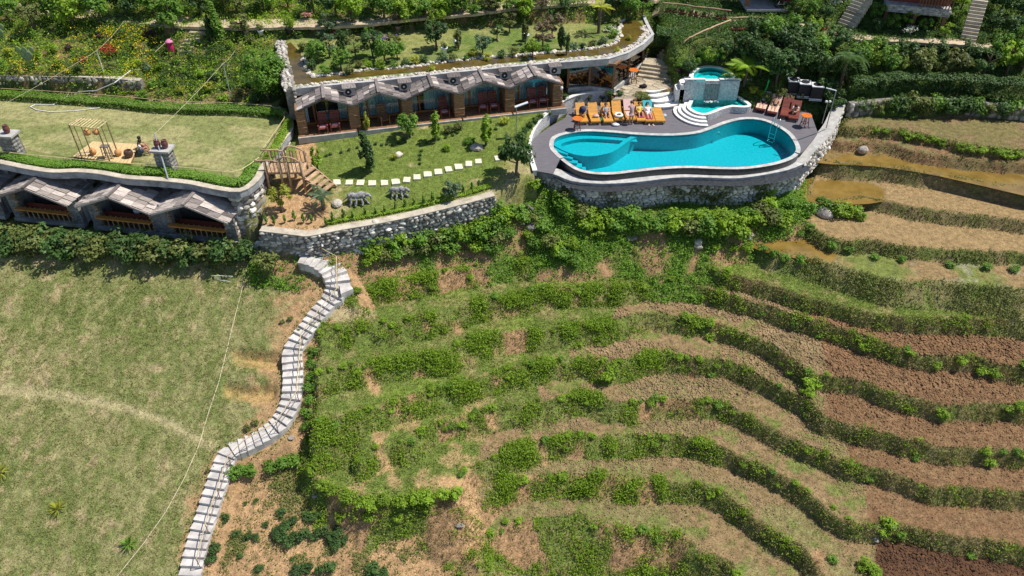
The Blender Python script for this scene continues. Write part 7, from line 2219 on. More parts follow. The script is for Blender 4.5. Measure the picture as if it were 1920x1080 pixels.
mW = np.isin(WHO, [NAMES.index(k) for k in ('WOOD', 'HILL', 'HILL2')])
cover("wood_undergrowth", "dark undergrowth on the wooded slope at the upper right", sample(mW * (.35 + sm(n2, .4, .6)), 9000, 22), 9, .30, .16, .075, L_['dark'], 22)
cover("wood_grass", "sunlit grass between the small trees at the upper right", sample(mW * sm(n1, .42, .6), 6000, 23), 6, .16, .10, .08, L_['mid'], 23, aspect=.25, up=0)
mK = np.isin(WHO, [NAMES.index('BANK'), NAMES.index('BANK2')])
cover("wall_foot_weeds", "lush weeds on the bank below the garden and pool walls", sample(mK * WEED, 7000, 24), 10, .28, .14, .065, L_['mid'], 24)
mG = WHO == NAMES.index('GARDEN')
cover("garden_grass", "short garden grass", sample(mG * GRASS, 5000, 25), 4, .05, .08, .05, L_['grass'], 25, aspect=.2, up=0)
mS = WHO == NAMES.index('SANDY')
cover("sandy_weeds", "sparse weeds on the orange planted ground", sample(mS * (.2 + sm(n2, .5, .65)), 1700, 26), 6, .1, .08, .05, L_['olive'], 26)
# clods of ploughed earth
def clods(name, label, mask, n, size, mat, seed):
 pts = sample(mask, n, seed); r = np.random.default_rng(seed)
 O = np.array([(1, 0, 0), (-1, 0, 0), (0, 1, 0), (0, -1, 0), (0, 0, 1), (0, 0, -1)], float)
 Fo = np.array([(0, 2, 4), (2, 1, 4), (1, 3, 4), (3, 0, 4), (2, 0, 5), (1, 2, 5), (3, 1, 5), (0, 3, 5)])
 s = size * r.uniform(.45, 1.5, (n, 1, 1)) ** 1.3 * r.uniform(.6, 1.3, (n, 1, 3))
 V = O[None] * s * r.uniform(.7, 1.2, (n, 6, 1))
 a = r.uniform(0, 6.28, n); ca, sa = np.cos(a), np.sin(a)
 X = V[..., 0] * ca[:, None] - V[..., 1] * sa[:, None]; Y = V[..., 0] * sa[:, None] + V[..., 1] * ca[:, None]
 V = np.stack([X, Y, V[..., 2] * .7], -1) + pts[:, None]
 F = (Fo[None] + 6 * np.arange(n)[:, None, None]).reshape(-1, 3)
 o = bpy.data.objects.new(name, np_mesh(name, V.reshape(-1, 3), F, mat)); link(o); tag(o, label, "soil", kind="stuff")
M['clod'] = mat_plain("dry_clods", (0.27, 0.185, 0.10), .95, .35, 1.5, .4); M['clod_brown'] = mat_plain("brown_clods", (0.22, 0.125, 0.062), .95, .35, 1.5, .4); M['clod_dark'] = mat_plain("dark_clods", (0.10, 0.052, 0.03), .95, .35, 1.5, .4)
isdark = (WHO == NAMES.index('E7')) & (PXX > 1645)
clods("stubble_clods", "dry clods on the broken stubble terraces", CLOD * mE * INS * (GRASS > .1), 12000, .07, M['clod'], 31)
clods("ploughed_clods", "brown clods of the ploughed terraces at the right", CLOD * mE * INS * (GRASS <= .1) * ~isdark, 16000, .06, M['clod_brown'], 32)
clods("dark_clods", "dark clods of the ploughed corner plot", CLOD * isdark * INS, 2500, .05, M['clod_dark'], 33)

# ---------------- shrubs on the terraces
rs = random.Random(77)
cnt = 0
TSH = []
for k in ('E1', 'E2', 'E3', 'E4', 'E5', 'E6', 'E7', 'E8'):
 pts = resample([p[:2] for p in EDGE_W[k]], .42)
 for p in pts:
  x, y = p[0] + rs.uniform(-.2, .2), p[1] - abs(rs.gauss(0, .30)) + .05
  px, py = to_px(x, y, float(ground_z(x, y)))
  if not (-20 < px < 1940 and 430 < py < 1090): continue
  nz = float(fbm(np.array([x]), np.array([y]), .5, 91, 3)[0])
  dens = .78 if px < 1350 else (.34 if px < 1600 else .10)
  if nz > .43 and rs.random() < dens: TSH.append((k, x, y, px, rs.uniform(.32, .70) * (1 if px < 1400 else .85)))
rs.shuffle(TSH)
ORD = dict(zip(E_LEVEL, ('first', 'second', 'third', 'fourth', 'fifth', 'sixth', 'seventh', 'lowest')))
for k, x, y, px, s in TSH[:215]:
 shrub(0, 0, s, 'bright' if rs.random() < .75 else 'mid', "leafy green bramble bush on the %s terrace bank counted from the top" % ORD[k], "bramble bushes along the terrace edges", name="bramble_bush", pos=Vector((x, y, float(ground_z(x, y)))), tall=.8)
for px, py, s in [(1522,722,1.15),(1512,742,.9),(1765,780,.85),(1845,852,.7),(1852,872,.8),(1880,850,.55),(1905,850,.6),(1715,862,.55),(1628,902,.5),(1512,848,.7),(1700,655,.5),(1620,655,.75),(1752,690,.75),(1705,665,.7),(1800,682,.8),(1835,700,1.0),(1860,705,.9),(1890,770,.8),(1910,765,.9),(1535,632,.5),(1488,612,.65),(1425,592,.6),(1140,712,1.2),(1150,695,.9),(1330,610,.8),(1310,612,.8),(1285,600,.9),(1400,470,1.0),(1375,470,.8),(1340,468,.7),(1665,985,.8),(1655,1000,.8),(1685,1005,.6),(1622,1068,1.0),(1640,1075,.8),(1560,1050,.6),(1820,1045,.5),(1920,690,.8)]:
 shrub(px, py, s, 'mid' if s < .7 else 'bright', "round green shrub standing out on the terraces, " + ("far right" if px > 1780 else "right of the terrace junction" if px > 1560 else "at the terrace junction" if px > 1450 else "right of centre"), "round shrubs on the ploughed terraces", tall=.85)
# bottom left: hedge by the stairs, lip bushes, dark coffee-like bushes
for px, py, s in [(588,668,.8),(586,690,.8),(584,712,.8),(582,735,.85),(580,757,.8),(576,780,.8),(574,803,.7),(578,828,.6)]:
 shrub(px, py, s, 'mid', "dense green bush in the strip between stair and terraces", "bushes lining the stair", name="bush", tall=1.1)
for px, py, s in [(455,890,1.0),(440,893,.9),(470,888,.9),(510,880,.9),(535,875,1.1),(555,868,1.0),(585,885,1.0),(605,915,.9),(625,925,.9),(650,938,1.0),(680,948,1.1),(700,950,1.0),(720,945,.9),(755,945,.9),(780,940,1.0),(805,938,1.0),(830,932,.9),(855,930,.9),(690,975,.8),(640,975,.7),(745,975,.6)]:
 shrub(px, py, s, 'bright' if px > 570 else 'mid', "lush bush along the lip above the orange ground, " + ("near the stair" if px < 570 else "at its rounded corner" if px < 670 else "in its middle" if px < 770 else "by the trodden path"), "bushes on the lip above the planted ground", name="bush", tall=.9)
for px, py, s in [(425,975,.6),(442,1003,.5),(460,1010,.45),(470,1005,.5),(480,1010,.5),(520,1000,.75),(535,990,.8),(550,980,.7),(530,1012,.9),(545,1020,.8),(560,1010,.9),(575,1000,.6),(585,975,.7),(590,1008,.7),(605,1000,.8),(620,1010,.8),(635,1000,.8),(630,1025,.8),(645,1015,.6),(530,965,.7),(500,985,.4),(575,970,.6),(600,965,.5),(487,1068,.6),(560,1075,.9),(580,1068,.7),(600,1072,.7),(620,1065,.8),(700,1075,1.0),(720,1080,.8),(405,1032,.9),(398,1050,.7),(450,1045,.45),(548,1050,.3),(460,945,.3),(480,940,.35)]:
 shrub(px, py, s, 'dark', "small dark glossy bush on the orange ground, " + ("next to the stair" if px < 465 else "at the bottom edge" if py > 1045 else "in the dense planted cluster" if px > 510 else "left of the dense cluster"), "dark bushes on the planted ground", name="bush", tall=.85)
for px, py, s in [(530,605,.4),(545,600,.4),(560,620,.3),(543,790,.5),(465,805,.5),(480,795,.5),(390,885,.3),(375,945,.3)]:
 shrub(px, py, s, 'olive', "small scrubby plant on bare earth beside the stair", "scrub beside the stair")
# bushes below garden wall and pool wall
WB = [(930,392,1.0),(940,402,1.1),(1020,425,1.0),(1000,415,.9),(700,480,1.0),(720,485,1.1),(690,490,.9),(745,478,1.0),(770,475,1.1),(795,470,1.0),(735,455,.8),(752,440,.9),(770,455,.9),(805,440,.9),(850,435,1.1),(820,465,1.0),(845,468,1.0),(870,445,1.2),(890,465,1.0),(905,425,1.2),(930,450,1.2),(945,415,1.3),(920,470,1.0),(955,440,1.0),(965,400,1.2),(985,410,1.0),(1000,460,1.0),(1010,400,.9),(1030,455,1.1),(1045,470,1.1),(1055,480,1.1),(1075,490,1.0),(1070,460,.9),(1060,395,1.2),(1050,380,1.1),(1090,400,1.1),(1110,405,1.2),(1140,405,1.1),(1165,410,1.2),(1190,408,1.1),(1215,415,1.0),(1240,412,1.0),(1270,415,1.2),(1295,418,1.3),(1320,420,1.4),(1345,415,1.3),(1370,430,1.6),(1385,440,1.5),(1350,440,1.2),(1320,405,1.0),(1400,405,1.1),(1425,400,1.2),(1440,390,1.1),(1460,405,1.0),(1300,370,1.0),(1330,372,1.0),(1360,370,.9),(1435,365,1.1),(1480,385,1.0),(1510,395,1.1),(1530,390,1.0),(1555,395,1.1),(1575,398,1.1),(1595,400,1.0),(1610,405,.8),(1540,378,.8),(990,445,.9),(870,420,.8),(830,430,.7),(1120,440,.8),(1010,350,.9),(1000,345,.8),(1060,365,.9),(690,465,1.1),(715,462,1.2),(740,462,1.2),(765,458,1.1),(785,455,1.3),(810,450,1.3),(835,448,1.3),(860,440,1.4),(885,436,1.4),(910,440,1.3),(930,425,1.3),(1100,425,1.3),(1130,422,1.2),(1160,428,1.3),(1200,428,1.2),(1230,430,1.3),(1260,428,1.5),(1290,432,1.5),(1320,435,1.6),(1350,430,1.6),(1410,420,1.5),(1440,412,1.4),(1465,415,1.3)]
def seg(px, py):
 hi = "high" if py < 430 else "low"
 return ("at the foot of the garden wall, left half" if px < 760 else "at the foot of the garden wall, right half" if px < 920 else hi + " on the bank between garden wall and pool wall" if px < 1080 else hi + " below the left half of the pool wall" if px < 1260 else hi + " below the right half of the pool wall" if px < 1480 else "between the pool wall corner and the paddies")
for px, py, s in WB:
 k = 'mid' if RND.random() < .5 else ('bright' if RND.random() < .7 else 'olive')
 py += 6
 while G(px, py)[2] > (-2.3 if 560 < px < 930 else (-2.0 if 1060 < px < 1510 else 0)) and py < 520: py += 5
 shrub(px, py, s * 1.3, k, "leafy bush " + seg(px, py), "bushes below the walls", name="bush", tall=.95)
# right paddies: bush rows
for px, py, s in [(1640,248,.7),(1660,250,.7),(1705,262,.9),(1725,264,.9),(1745,268,.9),(1765,272,.8),(1800,282,.9),(1820,284,.9),(1840,286,.9),(1865,290,1.0),(1885,294,1.0),(1905,296,.9),(1690,252,.7),(1670,215,.9),(1690,218,.9),(1650,216,.8),(1710,222,.8),(1630,205,.8),(1555,255,.6),(1530,315,.6),(1780,205,.7),(1820,200,.7),(1860,205,.8),(1900,212,.8),(1740,200,.7),(1430,470,.8),(1450,480,.8),(1470,488,.8),(1500,492,.8),(1520,430,.7),(1500,440,.6),(1560,465,.8),(1590,472,.8),(1640,485,.7),(1690,490,.7),(1780,500,.7),(1850,505,.8),(1900,508,.8)]:
 shrub(px, py, s, 'bright' if py < 300 and py > 240 else 'mid', "green bush on the paddy banks right of the pool", "bushes on the paddy banks", name="bush", tall=.8)

# ---------------- hedges
def hedge(name, label, line, w, h, kind, seed, per_m=260, leaf=.07, z=None, group=None, bumps=.25):
 r = np.random.default_rng(seed)
 L = resample(line, .05)
 n = int(len(L) * .05 * per_m)
 k = r.integers(0, len(L), n)
 A = np.array(L)
 T = np.gradient(A[:, :2], axis=0); T /= np.linalg.norm(T, axis=1)[:, None] + 1e-9
 lat = (r.random(n) * 2 - 1)
 hh = h * (1 + bumps * (fbm(A[k, 0], A[k, 1], 1.1, seed, 3) - .5) * 2)
 u = r.random(n)
 side = np.abs(lat) > .8
 zz = np.where(r.random(n) < .55, hh * (1 - .25 * lat ** 2) * r.uniform(.86, 1.06, n), u * hh * (1 - .2 * lat ** 2))
 x = A[k, 0] - T[k, 1] * lat * w / 2; y = A[k, 1] + T[k, 0] * lat * w / 2
 base = A[k, 2] if z is None else np.full(n, z)
 c = np.stack([x, y, base + zz], 1)
 nr = np.stack([-T[k, 1] * lat, T[k, 0] * lat, .8 * np.ones(n)], 1)
 V, F = leaf_quads(c, leaf, r, normals=nr)
 t = .15 + .5 * fbm(c[:, 0], c[:, 1], 1.8, seed + 1, 2) + .4 * r.random(n)
 p0 = A[0]
 root = thing(name, label, "hedge", (p0[0], p0[1], p0[2] if z is None else z), group=group)
 o = bpy.data.objects.new("foliage", leaf_mesh("foliage", V - np.array(root.location), F, t, L_[kind])); link(o, root)
 b = MB()
 for q in L[::14]: b.tube([(q[0], q[1], (q[2] if z is None else z) - .1), (q[0] + RND.uniform(-.1, .1), q[1], (q[2] if z is None else z) + h * .8)], .02, 4)
 b.build("stems", M['bark'], root, world=True)
 return root
lf = [(p[0], p[1], 1.0) for p in offset_line(LAWN_EDGE[3:-14], .62)]
hedge("front_hedge", "clipped green hedge along the front of the raised lawn above the cottages", lf, .75, .42, 'mid', 1, 520, .06, bumps=.35)
rf_ = [tuple(P(x, y, 1.0)) for x, y in [(502,306),(515,285),(530,258),(541,240),(541,228)]]
hedge("side_hedge", "yellowish clipped hedge along the right edge of the lawn above the bridge", rf_, .6, .38, 'bright', 2, 420, .06)
bh = [tuple(P(x, y, 1.0)) for x, y in [(538,222),(500,216),(440,212),(360,211),(290,207),(230,200),(150,193),(60,187),(-60,180)]]
hedge("back_hedge", "dark green hedge along the back of the raised lawn", bh, .85, .55, 'mid', 3, 520, .065, bumps=.35)
hh_ = [(*P(x, y, 1.2)[:2], 1.15) for x, y in [(1590,170),(1640,166),(1700,162),(1780,163),(1860,170),(1960,180)]]
hedge("long_hedge", "long thick dark hedge above the stone wall at the right", hh_, 1.0, 1.05, 'dark', 4, 800, .07)
gh = [tuple(G(x, y)) for x, y in [(615,418),(650,412),(700,404),(760,392),(820,378),(870,365),(900,356),(920,350)]]
hedge("garden_edge_hedge", "low bright green edging plants behind the garden wall coping", gh, .45, .2, 'bright', 5, 300, .055)
ch = [(*P(x, y, 3.3)[:2], 2.2) for x, y in [(1232,56),(1265,58),(1300,62),(1340,66),(1370,68)]]
hedge("ivy_hedge", "thick ivy-covered bank left of the log railing on the flagstone steps", ch, 1.3, 1.25, 'dark', 6, 1500, .07)
bhedge = [(*P(x, y, .6)[:2], .35) for x, y in [(1190,186),(1200,178),(1212,190),(1208,182)]]
hedge("brown_hedge", "clipped brownish hedge patch left of the wavy steps", bhedge, .7, .55, 'olive', 7, 900, .045)

# ---------------- cottage hedge shrubs
for i, (px, py) in enumerate([(-10,455),(12,460),(34,458),(56,463),(80,463),(104,468),(128,467),(152,473),(176,470),(200,476),(224,475),(248,480),(272,478),(296,483),(320,482),(344,487),(368,485),(392,490),(416,490),(440,494),(462,492),(500,505),(20,478),(70,480),(120,484),(180,488),(240,492),(300,496),(360,498)]):
 p = G(px, py)
 shrub(0, 0, 2.0 * RND.uniform(.85, 1.1), 'olive' if i % 2 else 'dark', "tall dense bush in the hedge row below the " + ("left edge cottage" if px < 40 else "left whole cottage" if px < 150 else "middle cottage" if px < 295 else "rightmost cottage"), "hedge row below the cottages", pos=p, tall=1.1, name="bush")

# ---------------- trees of the middle garden
tree(596, 322, 1.9, 'bright', 'slim', "slim young light green tree right of the bridge", wide=1.15)
tree(691, 322, 3.1, 'dark', 'cone', "dark narrow tree in the middle of the garden lawn")
tree(769, 258, 2.1, 'mid', 'round', "round-headed little tree before the second bungalow's porch")
tree(817, 264, 2.3, 'bright', 'slim', "slim light green tree before the middle bungalow", wide=1.1)
tree(912, 272, 2.4, 'bright', 'slim', "slim light green tree before the fourth bungalow", wide=1.2)
tree(967, 328, 3.3, 'dark', 'round', "dense dark tree against the left end of the pool deck wall", wide=.95)
tree(690, 250, 1.7, 'lime', 'slim', "thin yellow-green sapling before the leftmost bungalows", wide=.9)
tree(505, 190, 4.0, 'mid', 'big', "large bushy tree at the back right corner of the lawn", wide=.85)
tree(848, 372, 1.5, 'blue', 'round', "small olive tree at the garden's edge right of the sculptures")
tree(530, 398, 2.3, 'lime', 'loose', "yellow-green bushy tree in front of the log bridge", wide=.85)
shrub(860, 243, .9, 'olive', "loose olive shrub on the garden lawn below the fourth bungalow", None)
shrub(880, 268, 1.0, 'mid', "spreading fern-like shrub near the pale boulder in the garden", None, tall=.6)
shrub(840, 248, .8, 'olive', "loose shrub between the middle and fourth bungalow", None)
shrub(740, 298, .55, 'lime', "small yellow-green plant beside the small rock in the garden", None)
shrub(838, 282, .65, 'bright', "leafy plant in the centre right of the garden lawn", None)
shrub(945, 232, .8, 'lime', "broad-leaved young plant near the solar garden lamp", None)
for px, py in [(980,262),(985,250),(993,239),(1004,231),(1014,225),(1028,217),(1040,212)]:
 shrub(px, py, .62, 'dark', "round clipped bush beside the curved white deck wall", "clipped balls beside the curved deck wall", name="clipped_bush", tall=1.1)
for px, py in [(1058,188),(1082,191),(1102,190),(1128,189),(1143,183),(1162,182)]:
 shrub(px, py, .72, 'dark', "round clipped bush in the bed behind the orange loungers", "clipped balls behind the loungers", name="clipped_bush", tall=1.2)
for px, py in [(640,287),(655,282),(670,278),(705,271),(716,273),(726,271),(736,273),(747,270),(757,264),(766,260),(790,284),(788,292),(787,300),(788,308),(800,270),(813,262),(823,262),(836,259),(849,255),(620,290),(612,293),(858,250),(930,243),(920,248)]:
 shrub(px, py, .30, 'dark', "small ball-shaped shrub in the curving rows on the garden lawn", "tiny ball shrubs on the garden lawn", name="ball_shrub", tall=1.0)
_cone = crown("foliage", L_['mid'], 801, 420, (.22, .22, .5), .045, 14, zc=.5, clump_r=.3, cone=.8)
for px, py in [(500,420),(515,422),(535,418),(553,413),(570,418),(585,418),(612,424),(625,418),(645,412),(662,412),(685,405),(705,404),(722,400),(742,394),(760,392),(776,388),(795,385),(812,380),(828,377),(845,373),(868,364),(885,358),(898,352)]:
 p = G(px, py); t = thing("small_conifer", "small pointed conifer in the row behind the garden wall", "conifer", tuple(p), RND.uniform(0, 6), "small conifers behind the garden wall")
 s = RND.uniform(.65, .95); t.scale = (s,) * 3; inst("foliage", _cone, t, (0, 0, 0)); inst("stems", STEM_ME, t, (0, 0, 0))

# ---------------- palms, tree ferns, rosettes
def frond(L, w, droop, n, leaf_w, up=.5):
 """one pinnate frond along +X, arching"""
 V = []; F = []
 pts = []
 for i in range(n + 1):
  t = i / n; pts.append(np.array([L * t * (1 - .15 * t * droop), 0, L * (up * t - droop * t * t)]))
 for i in range(1, n + 1):
  t = i / n; p = pts[i]; wl = w * math.sin(math.pi * min(1, .12 + .86 * t)) ** .7
  for s in (-1, 1):
   b = len(V); tip = p + np.array([wl * .45, s * wl, -wl * .35]); q = p + np.array([leaf_w, 0, 0])
   m_ = (p + tip) / 2 + np.array([leaf_w, 0, .02])
   V += [p, m_, tip, (p + tip) / 2 - np.array([leaf_w * .4, 0, 0])]; F.append((b, b + 1, b + 2, b + 3))
 return np.array(V), np.array(F)
def rosette_mesh(name, mat, nf, L, w, droop, n, leaf_w, zc, seed, up=.5, dead=0):
 r = np.random.default_rng(seed); VV = []; FF = []; T = []; k0 = 0
 for k in range(nf):
  l = L * r.uniform(.75, 1.1); V, F = frond(l, w * r.uniform(.8, 1.1), droop * r.uniform(.7, 1.4), n, leaf_w, up * r.uniform(.5, 1.4))
  a = k * 2.4 + r.uniform(-.2, .2); R = np.array([[math.cos(a), -math.sin(a), 0], [math.sin(a), math.cos(a), 0], [0, 0, 1]])
  VV.append(V @ R.T + np.array([0, 0, zc])); FF.append(F + k0); k0 += len(V); T.append(np.full(len(F), r.uniform(.3, .95)))
 return leaf_mesh(name, np.concatenate(VV), np.concatenate(FF), np.concatenate(T), mat)
def palm(px, py, h, label, kind, L, name, nf=16, w=.25, droop=.75, lw=.05, pos=None, n=14, up=.6):
 p = pos if pos is not None else G(px, py)
 t = thing(name, label, "palm" if 'palm' in name else "tree fern", tuple(p), RND.random() * 6)
 b = MB(); b.tube([(0, 0, -.1), (.03, 0, h * .5), (0, .03, h)], [.13, .11, .09], 8)
 for k in range(int(h / .13)): b.tube([(0.03 * math.sin(k), 0, .13 * k), (0, 0, .13 * k + .05)], [.14, .12], 7, cap=False)
 b.build("trunk", M['bark'], t)
 inst("crown", rosette_mesh("crown", L_[kind], nf, L, w, droop, n, lw, h, int(px), up), t, (0, 0, 0))
palm(607, 392, 1.0, "young fan palm on the garden lawn left of the sculptures", 'blue', .95, "palm", 18, .22, .7)
palm(1572, 172, 2.6, "tall dark shaggy palm rising behind the lamp post", 'dark', 1.7, "palm", 30, .4, 1.0, .06)
palm(1122, 62, 2.0, "pale green tree fern on the small upper lawn at the pond's right end", 'lime', 1.1, "tree_fern", 11, .26, .5)
palm(1395, 160, 1.5, "light green tree fern spreading behind the hot tub", 'bright', 1.9, "tree_fern", 10, .42, .55, .06, n=18)
palm(1372, 165, 1.1, "smaller light green tree fern left of the big one behind the hot tub", 'bright', 1.3, "tree_fern", 8, .35, .6, .05)
def rosette(px, py, label, s, kind, group):
 p = G(px, py); r = np.random.default_rng(int(px)); V = []; F = []; T = []
 for k in range(46):
  a = k * 2.4; el = r.uniform(.1, 1.3); L = s * r.uniform(.7, 1.1); d = np.array([math.cos(a) * math.cos(el), math.sin(a) * math.cos(el), math.sin(el)]); sd = np.array([-math.sin(a), math.cos(a), 0]) * .045 * s
  b = len(V); z = np.array([0, 0, .12 * s]); V += [z - sd, z + d * L * .5 + sd * 0 - sd * .9, z + d * L - np.array([0, 0, .15 * L]), z + d * L * .5 + sd * .9]; F.append((b, b + 1, b + 2, b + 3)); T.append(r.uniform(.3, 1))
 t = thing("yucca", label, "yucca", tuple(p), 0, group)
 inst("leaves", leaf_mesh("leaves", np.array(V), np.array(F), np.array(T), L_[kind]), t, (0, 0, 0))
 b = MB(); b.tube([(0, 0, -.05), (0, 0, .18 * s)], .05, 6); b.build("stem", M['bark'], t)
rosette(110, 956, "yellowish spiky yucca alone in the lower left of the dry field", .65, 'lime', "yuccas on the field")
rosette(243, 1022, "darker green spiky yucca near the bottom edge of the dry field", .65, 'mid', "yuccas on the field")
rosette(2, 888, "spiky yucca cut by the left picture edge", .65, 'lime', "yuccas on the field")

# ---------------- upper gardens: trees along the path, shrubs, pots
UT = [(20,38,2.4,'mid','loose'),(66,52,2.3,'olive','loose'),(140,44,2.8,'bright','round'),(108,30,2.5,'mid','round'),(190,36,2.6,'mid','round'),(240,26,3.0,'dark','round'),(290,24,2.8,'mid','round'),(325,50,3.0,'mid','round'),(410,68,3.0,'mid','cone'),(398,72,2.0,'dark','slim'),(455,58,1.7,'olive','loose'),(445,20,2.6,'olive','round'),(495,14,2.4,'mid','round'),(540,8,2.2,'bright','loose'),(590,22,2.4,'dark','round'),(630,26,2.2,'dark','round'),(660,36,2.6,'bright','round'),(620,58,1.8,'blue','loose'),(700,16,2.6,'dark','round'),(720,30,2.3,'mid','round'),(760,42,2.4,'bright','round'),(790,38,2.2,'mid','round'),(828,34,2.2,'bright','round'),(850,28,2.2,'mid','round'),(888,28,1.9,'mid','loose'),(920,24,1.8,'olive','loose'),(950,20,1.9,'mid','loose'),(982,26,2.0,'bright','round'),(1015,14,1.5,'brown','loose'),(1060,16,1.3,'dark','round'),(1150,20,2.2,'dark','round'),(1180,26,2.0,'mid','round'),(1205,18,1.8,'mid','loose'),(20,6,2.6,'dark','round'),(860,8,2.4,'dark','round'),(760,8,2.6,'dark','round'),(930,4,2.2,'mid','round'),(380,24,2.6,'dark','round'),(160,14,2.8,'dark','round'),(80,10,2.4,'mid','round'),(420,6,2.4,'bright','round')]
words = {'mid': 'green', 'dark': 'dark green', 'bright': 'bright green', 'olive': 'olive green', 'blue': 'grey-green', 'brown': 'brownish', 'lime': 'yellow-green'}
for px, py, h, k, f in UT:
 tree(px, py + 8, h * 1.1, k, f, "bushy %s tree %s the top path %s" % (words[k], "behind" if py < 20 else "along", "above the flower bed" if px < 350 else "left of the pond garden" if px < 560 else "above the left part of the pond garden" if px < 800 else "above the right part of the pond garden"), "trees lining the top garden path")
GT = [(598,118,1.5,'mid','round'),(640,132,1.4,'mid','round'),(618,108,1.5,'blue','loose'),(668,112,1.5,'olive','loose'),(700,108,1.8,'dark','round'),(722,118,1.6,'mid','round'),(645,95,1.4,'dark','round'),(745,112,1.3,'mid','round'),(818,92,1.9,'dark','round'),(810,60,1.6,'bright','slim'),(860,92,1.3,'olive','slim'),(905,104,1.4,'blue','round'),(932,74,1.0,'dark','loose'),(955,60,1.3,'olive','loose'),(985,82,1.4,'olive','slim'),(998,108,1.2,'bright','round'),(1018,88,1.6,'brown','loose'),(1035,72,1.7,'brown','loose'),(1052,92,1.5,'dark','cone'),(1062,102,1.3,'dark','slim'),(1030,56,1.4,'dark','slim'),(740,92,1.1,'olive','loose')]
for px, py, h, k, f in GT:
 p = P(px, py, UP_Z + .02)
 tree(px, py, h * 1.3, k, f, "small %s garden tree %s of the lawn behind the stream pond" % (words[k], "at the left end" if px < 660 else "in the left half" if px < 780 else "in the middle" if px < 940 else "at the right end"), "small trees in the pond garden", pos=p)
for px, py, s, k in [(585,130,.8,'dark'),(612,140,.9,'mid'),(655,138,.8,'olive'),(690,128,.7,'bright'),(715,128,.7,'bright'),(740,126,.6,'mid'),(760,122,.6,'dark'),(778,120,.7,'lime'),(795,118,.7,'dark'),(830,115,.8,'blue'),(850,114,.7,'olive'),(885,108,.7,'lime'),(915,112,.6,'lime'),(940,108,.7,'dark'),(965,104,.8,'olive'),(980,100,.7,'mid'),(1025,98,.7,'mid'),(1075,94,.7,'blue'),(1092,92,.6,'dark'),(1110,88,.7,'olive'),(1130,82,.7,'blue'),(1150,70,.7,'white'),(1140,58,.6,'mid'),(1155,48,.8,'olive'),(570,95,.8,'olive'),(580,108,.8,'mid'),(560,70,.7,'dark'),(605,70,.8,'blue'),(640,62,.8,'dark'),(690,66,.9,'mid'),(1178,75,.4,'lime'),(1157,98,.4,'lime'),(809,134,.5,'lime'),(845,98,.5,'dark'),(875,112,.5,'mid'),(1000,96,.5,'olive'),(672,125,.6,'olive'),(628,128,.6,'mid')]:
 kk = k if k != 'white' else 'mid'
 shrub(px, py, s * 1.25, kk, "low %s shrub on the bank of the stream pond" % words[kk], "low shrubs along the stream pond", pos=P(px, py, UP_Z + .02))
for px, py, w_, h_, mt, lab, n_ in [(1150,70,16,10,'white',"white flowers at the right end of the stream pond",60),(712,88,22,7,'violet',"violet flowers above the middle of the pond garden",160),(578,42,10,5,'pink',"pink blossom on the shrub by the dark pot on the path",40),(1700,70,14,6,'white',"white flowers below the timber house at the top right",60),(1565,18,12,5,'white',"white flowers left of the upper stone steps",50)]:
 r = np.random.default_rng(int(px)); pts = []
 for _ in range(n_):
  q = G(px + r.normal() * w_ * .5, py + r.normal() * h_ * .4); pts.append((q[0], q[1], q[2] + r.uniform(.45, .75)))
 cover(mt + "_flowers", lab, np.array(pts), 3, .08, .06, .045, L_[mt], int(px), cat="flowers", aspect=.9)
# beds left: flowering shrubs, prickly pear, plum-leaved bushes
BT = [(20,105,1.0,'lime'),(70,110,.9,'bright'),(100,100,1.0,'bright'),(130,95,.7,'purple'),(190,75,.8,'purple'),(225,72,.9,'dark'),(160,75,.7,'olive'),(120,65,.9,'mid'),(60,70,.9,'mid'),(30,75,.8,'dark'),(280,70,.9,'purple'),(300,66,.8,'dark'),(250,90,.7,'olive'),(150,135,.9,'dark'),(60,130,.9,'dark'),(255,125,.8,'bright'),(275,135,1.0,'blue'),(300,130,.9,'bright'),(330,120,.7,'mid'),(345,140,.7,'bright'),(375,145,.8,'bright'),(310,160,.8,'mid'),(340,175,.8,'lime'),(400,150,.9,'dark'),(430,165,.8,'mid'),(450,180,.8,'olive'),(470,165,.9,'dark'),(360,110,.6,'dark'),(350,95,.6,'mid'),(395,100,.8,'dark'),(430,90,.8,'bright'),(470,80,.7,'olive'),(390,170,.9,'lime'),(420,190,.8,'bright'),(285,165,.9,'mid'),(270,185,.8,'mid'),(480,195,.9,'dark'),(210,130,.8,'olive'),(110,125,.8,'mid'),(5,130,.9,'mid'),(500,110,.9,'mid'),(515,140,.9,'mid')]
for px, py, s, k in BT:
 kk = words.get(k, 'plum-coloured')
 shrub(px, py, s * 1.05, k, "%s shrub in the flower garden behind the lawn" % kk, "shrubs of the flower garden")
for px, py in [(57,118),(2,75)]:
 t = thing("prickly_pear", "prickly pear cactus with broad pale pads in the flower bed" if px > 10 else "prickly pear cactus at the left picture edge above the lawn", "cactus", tuple(G(px, py)))
 b = MB(); r = random.Random(px)
 pd = MB()
 for (x, z, sc_) in ((0, .2, .26), (-.25, .6, .24), (.2, .62, .22), (-.05, .95, .2), (.4, .95, .18), (-.45, 1.0, .18)):
  pp_ = MB(); pp_.blob((x, r.uniform(-.08, .08), z), (sc_, .05, sc_ * 1.35), seed=px + int(z * 10), sub=2, rough=.05); pp_.build("pad", M.setdefault('cactus', mat_plain("pale_cactus", (0.22, 0.30, 0.14), .7, .2, 6, .2)), t, smooth=True)
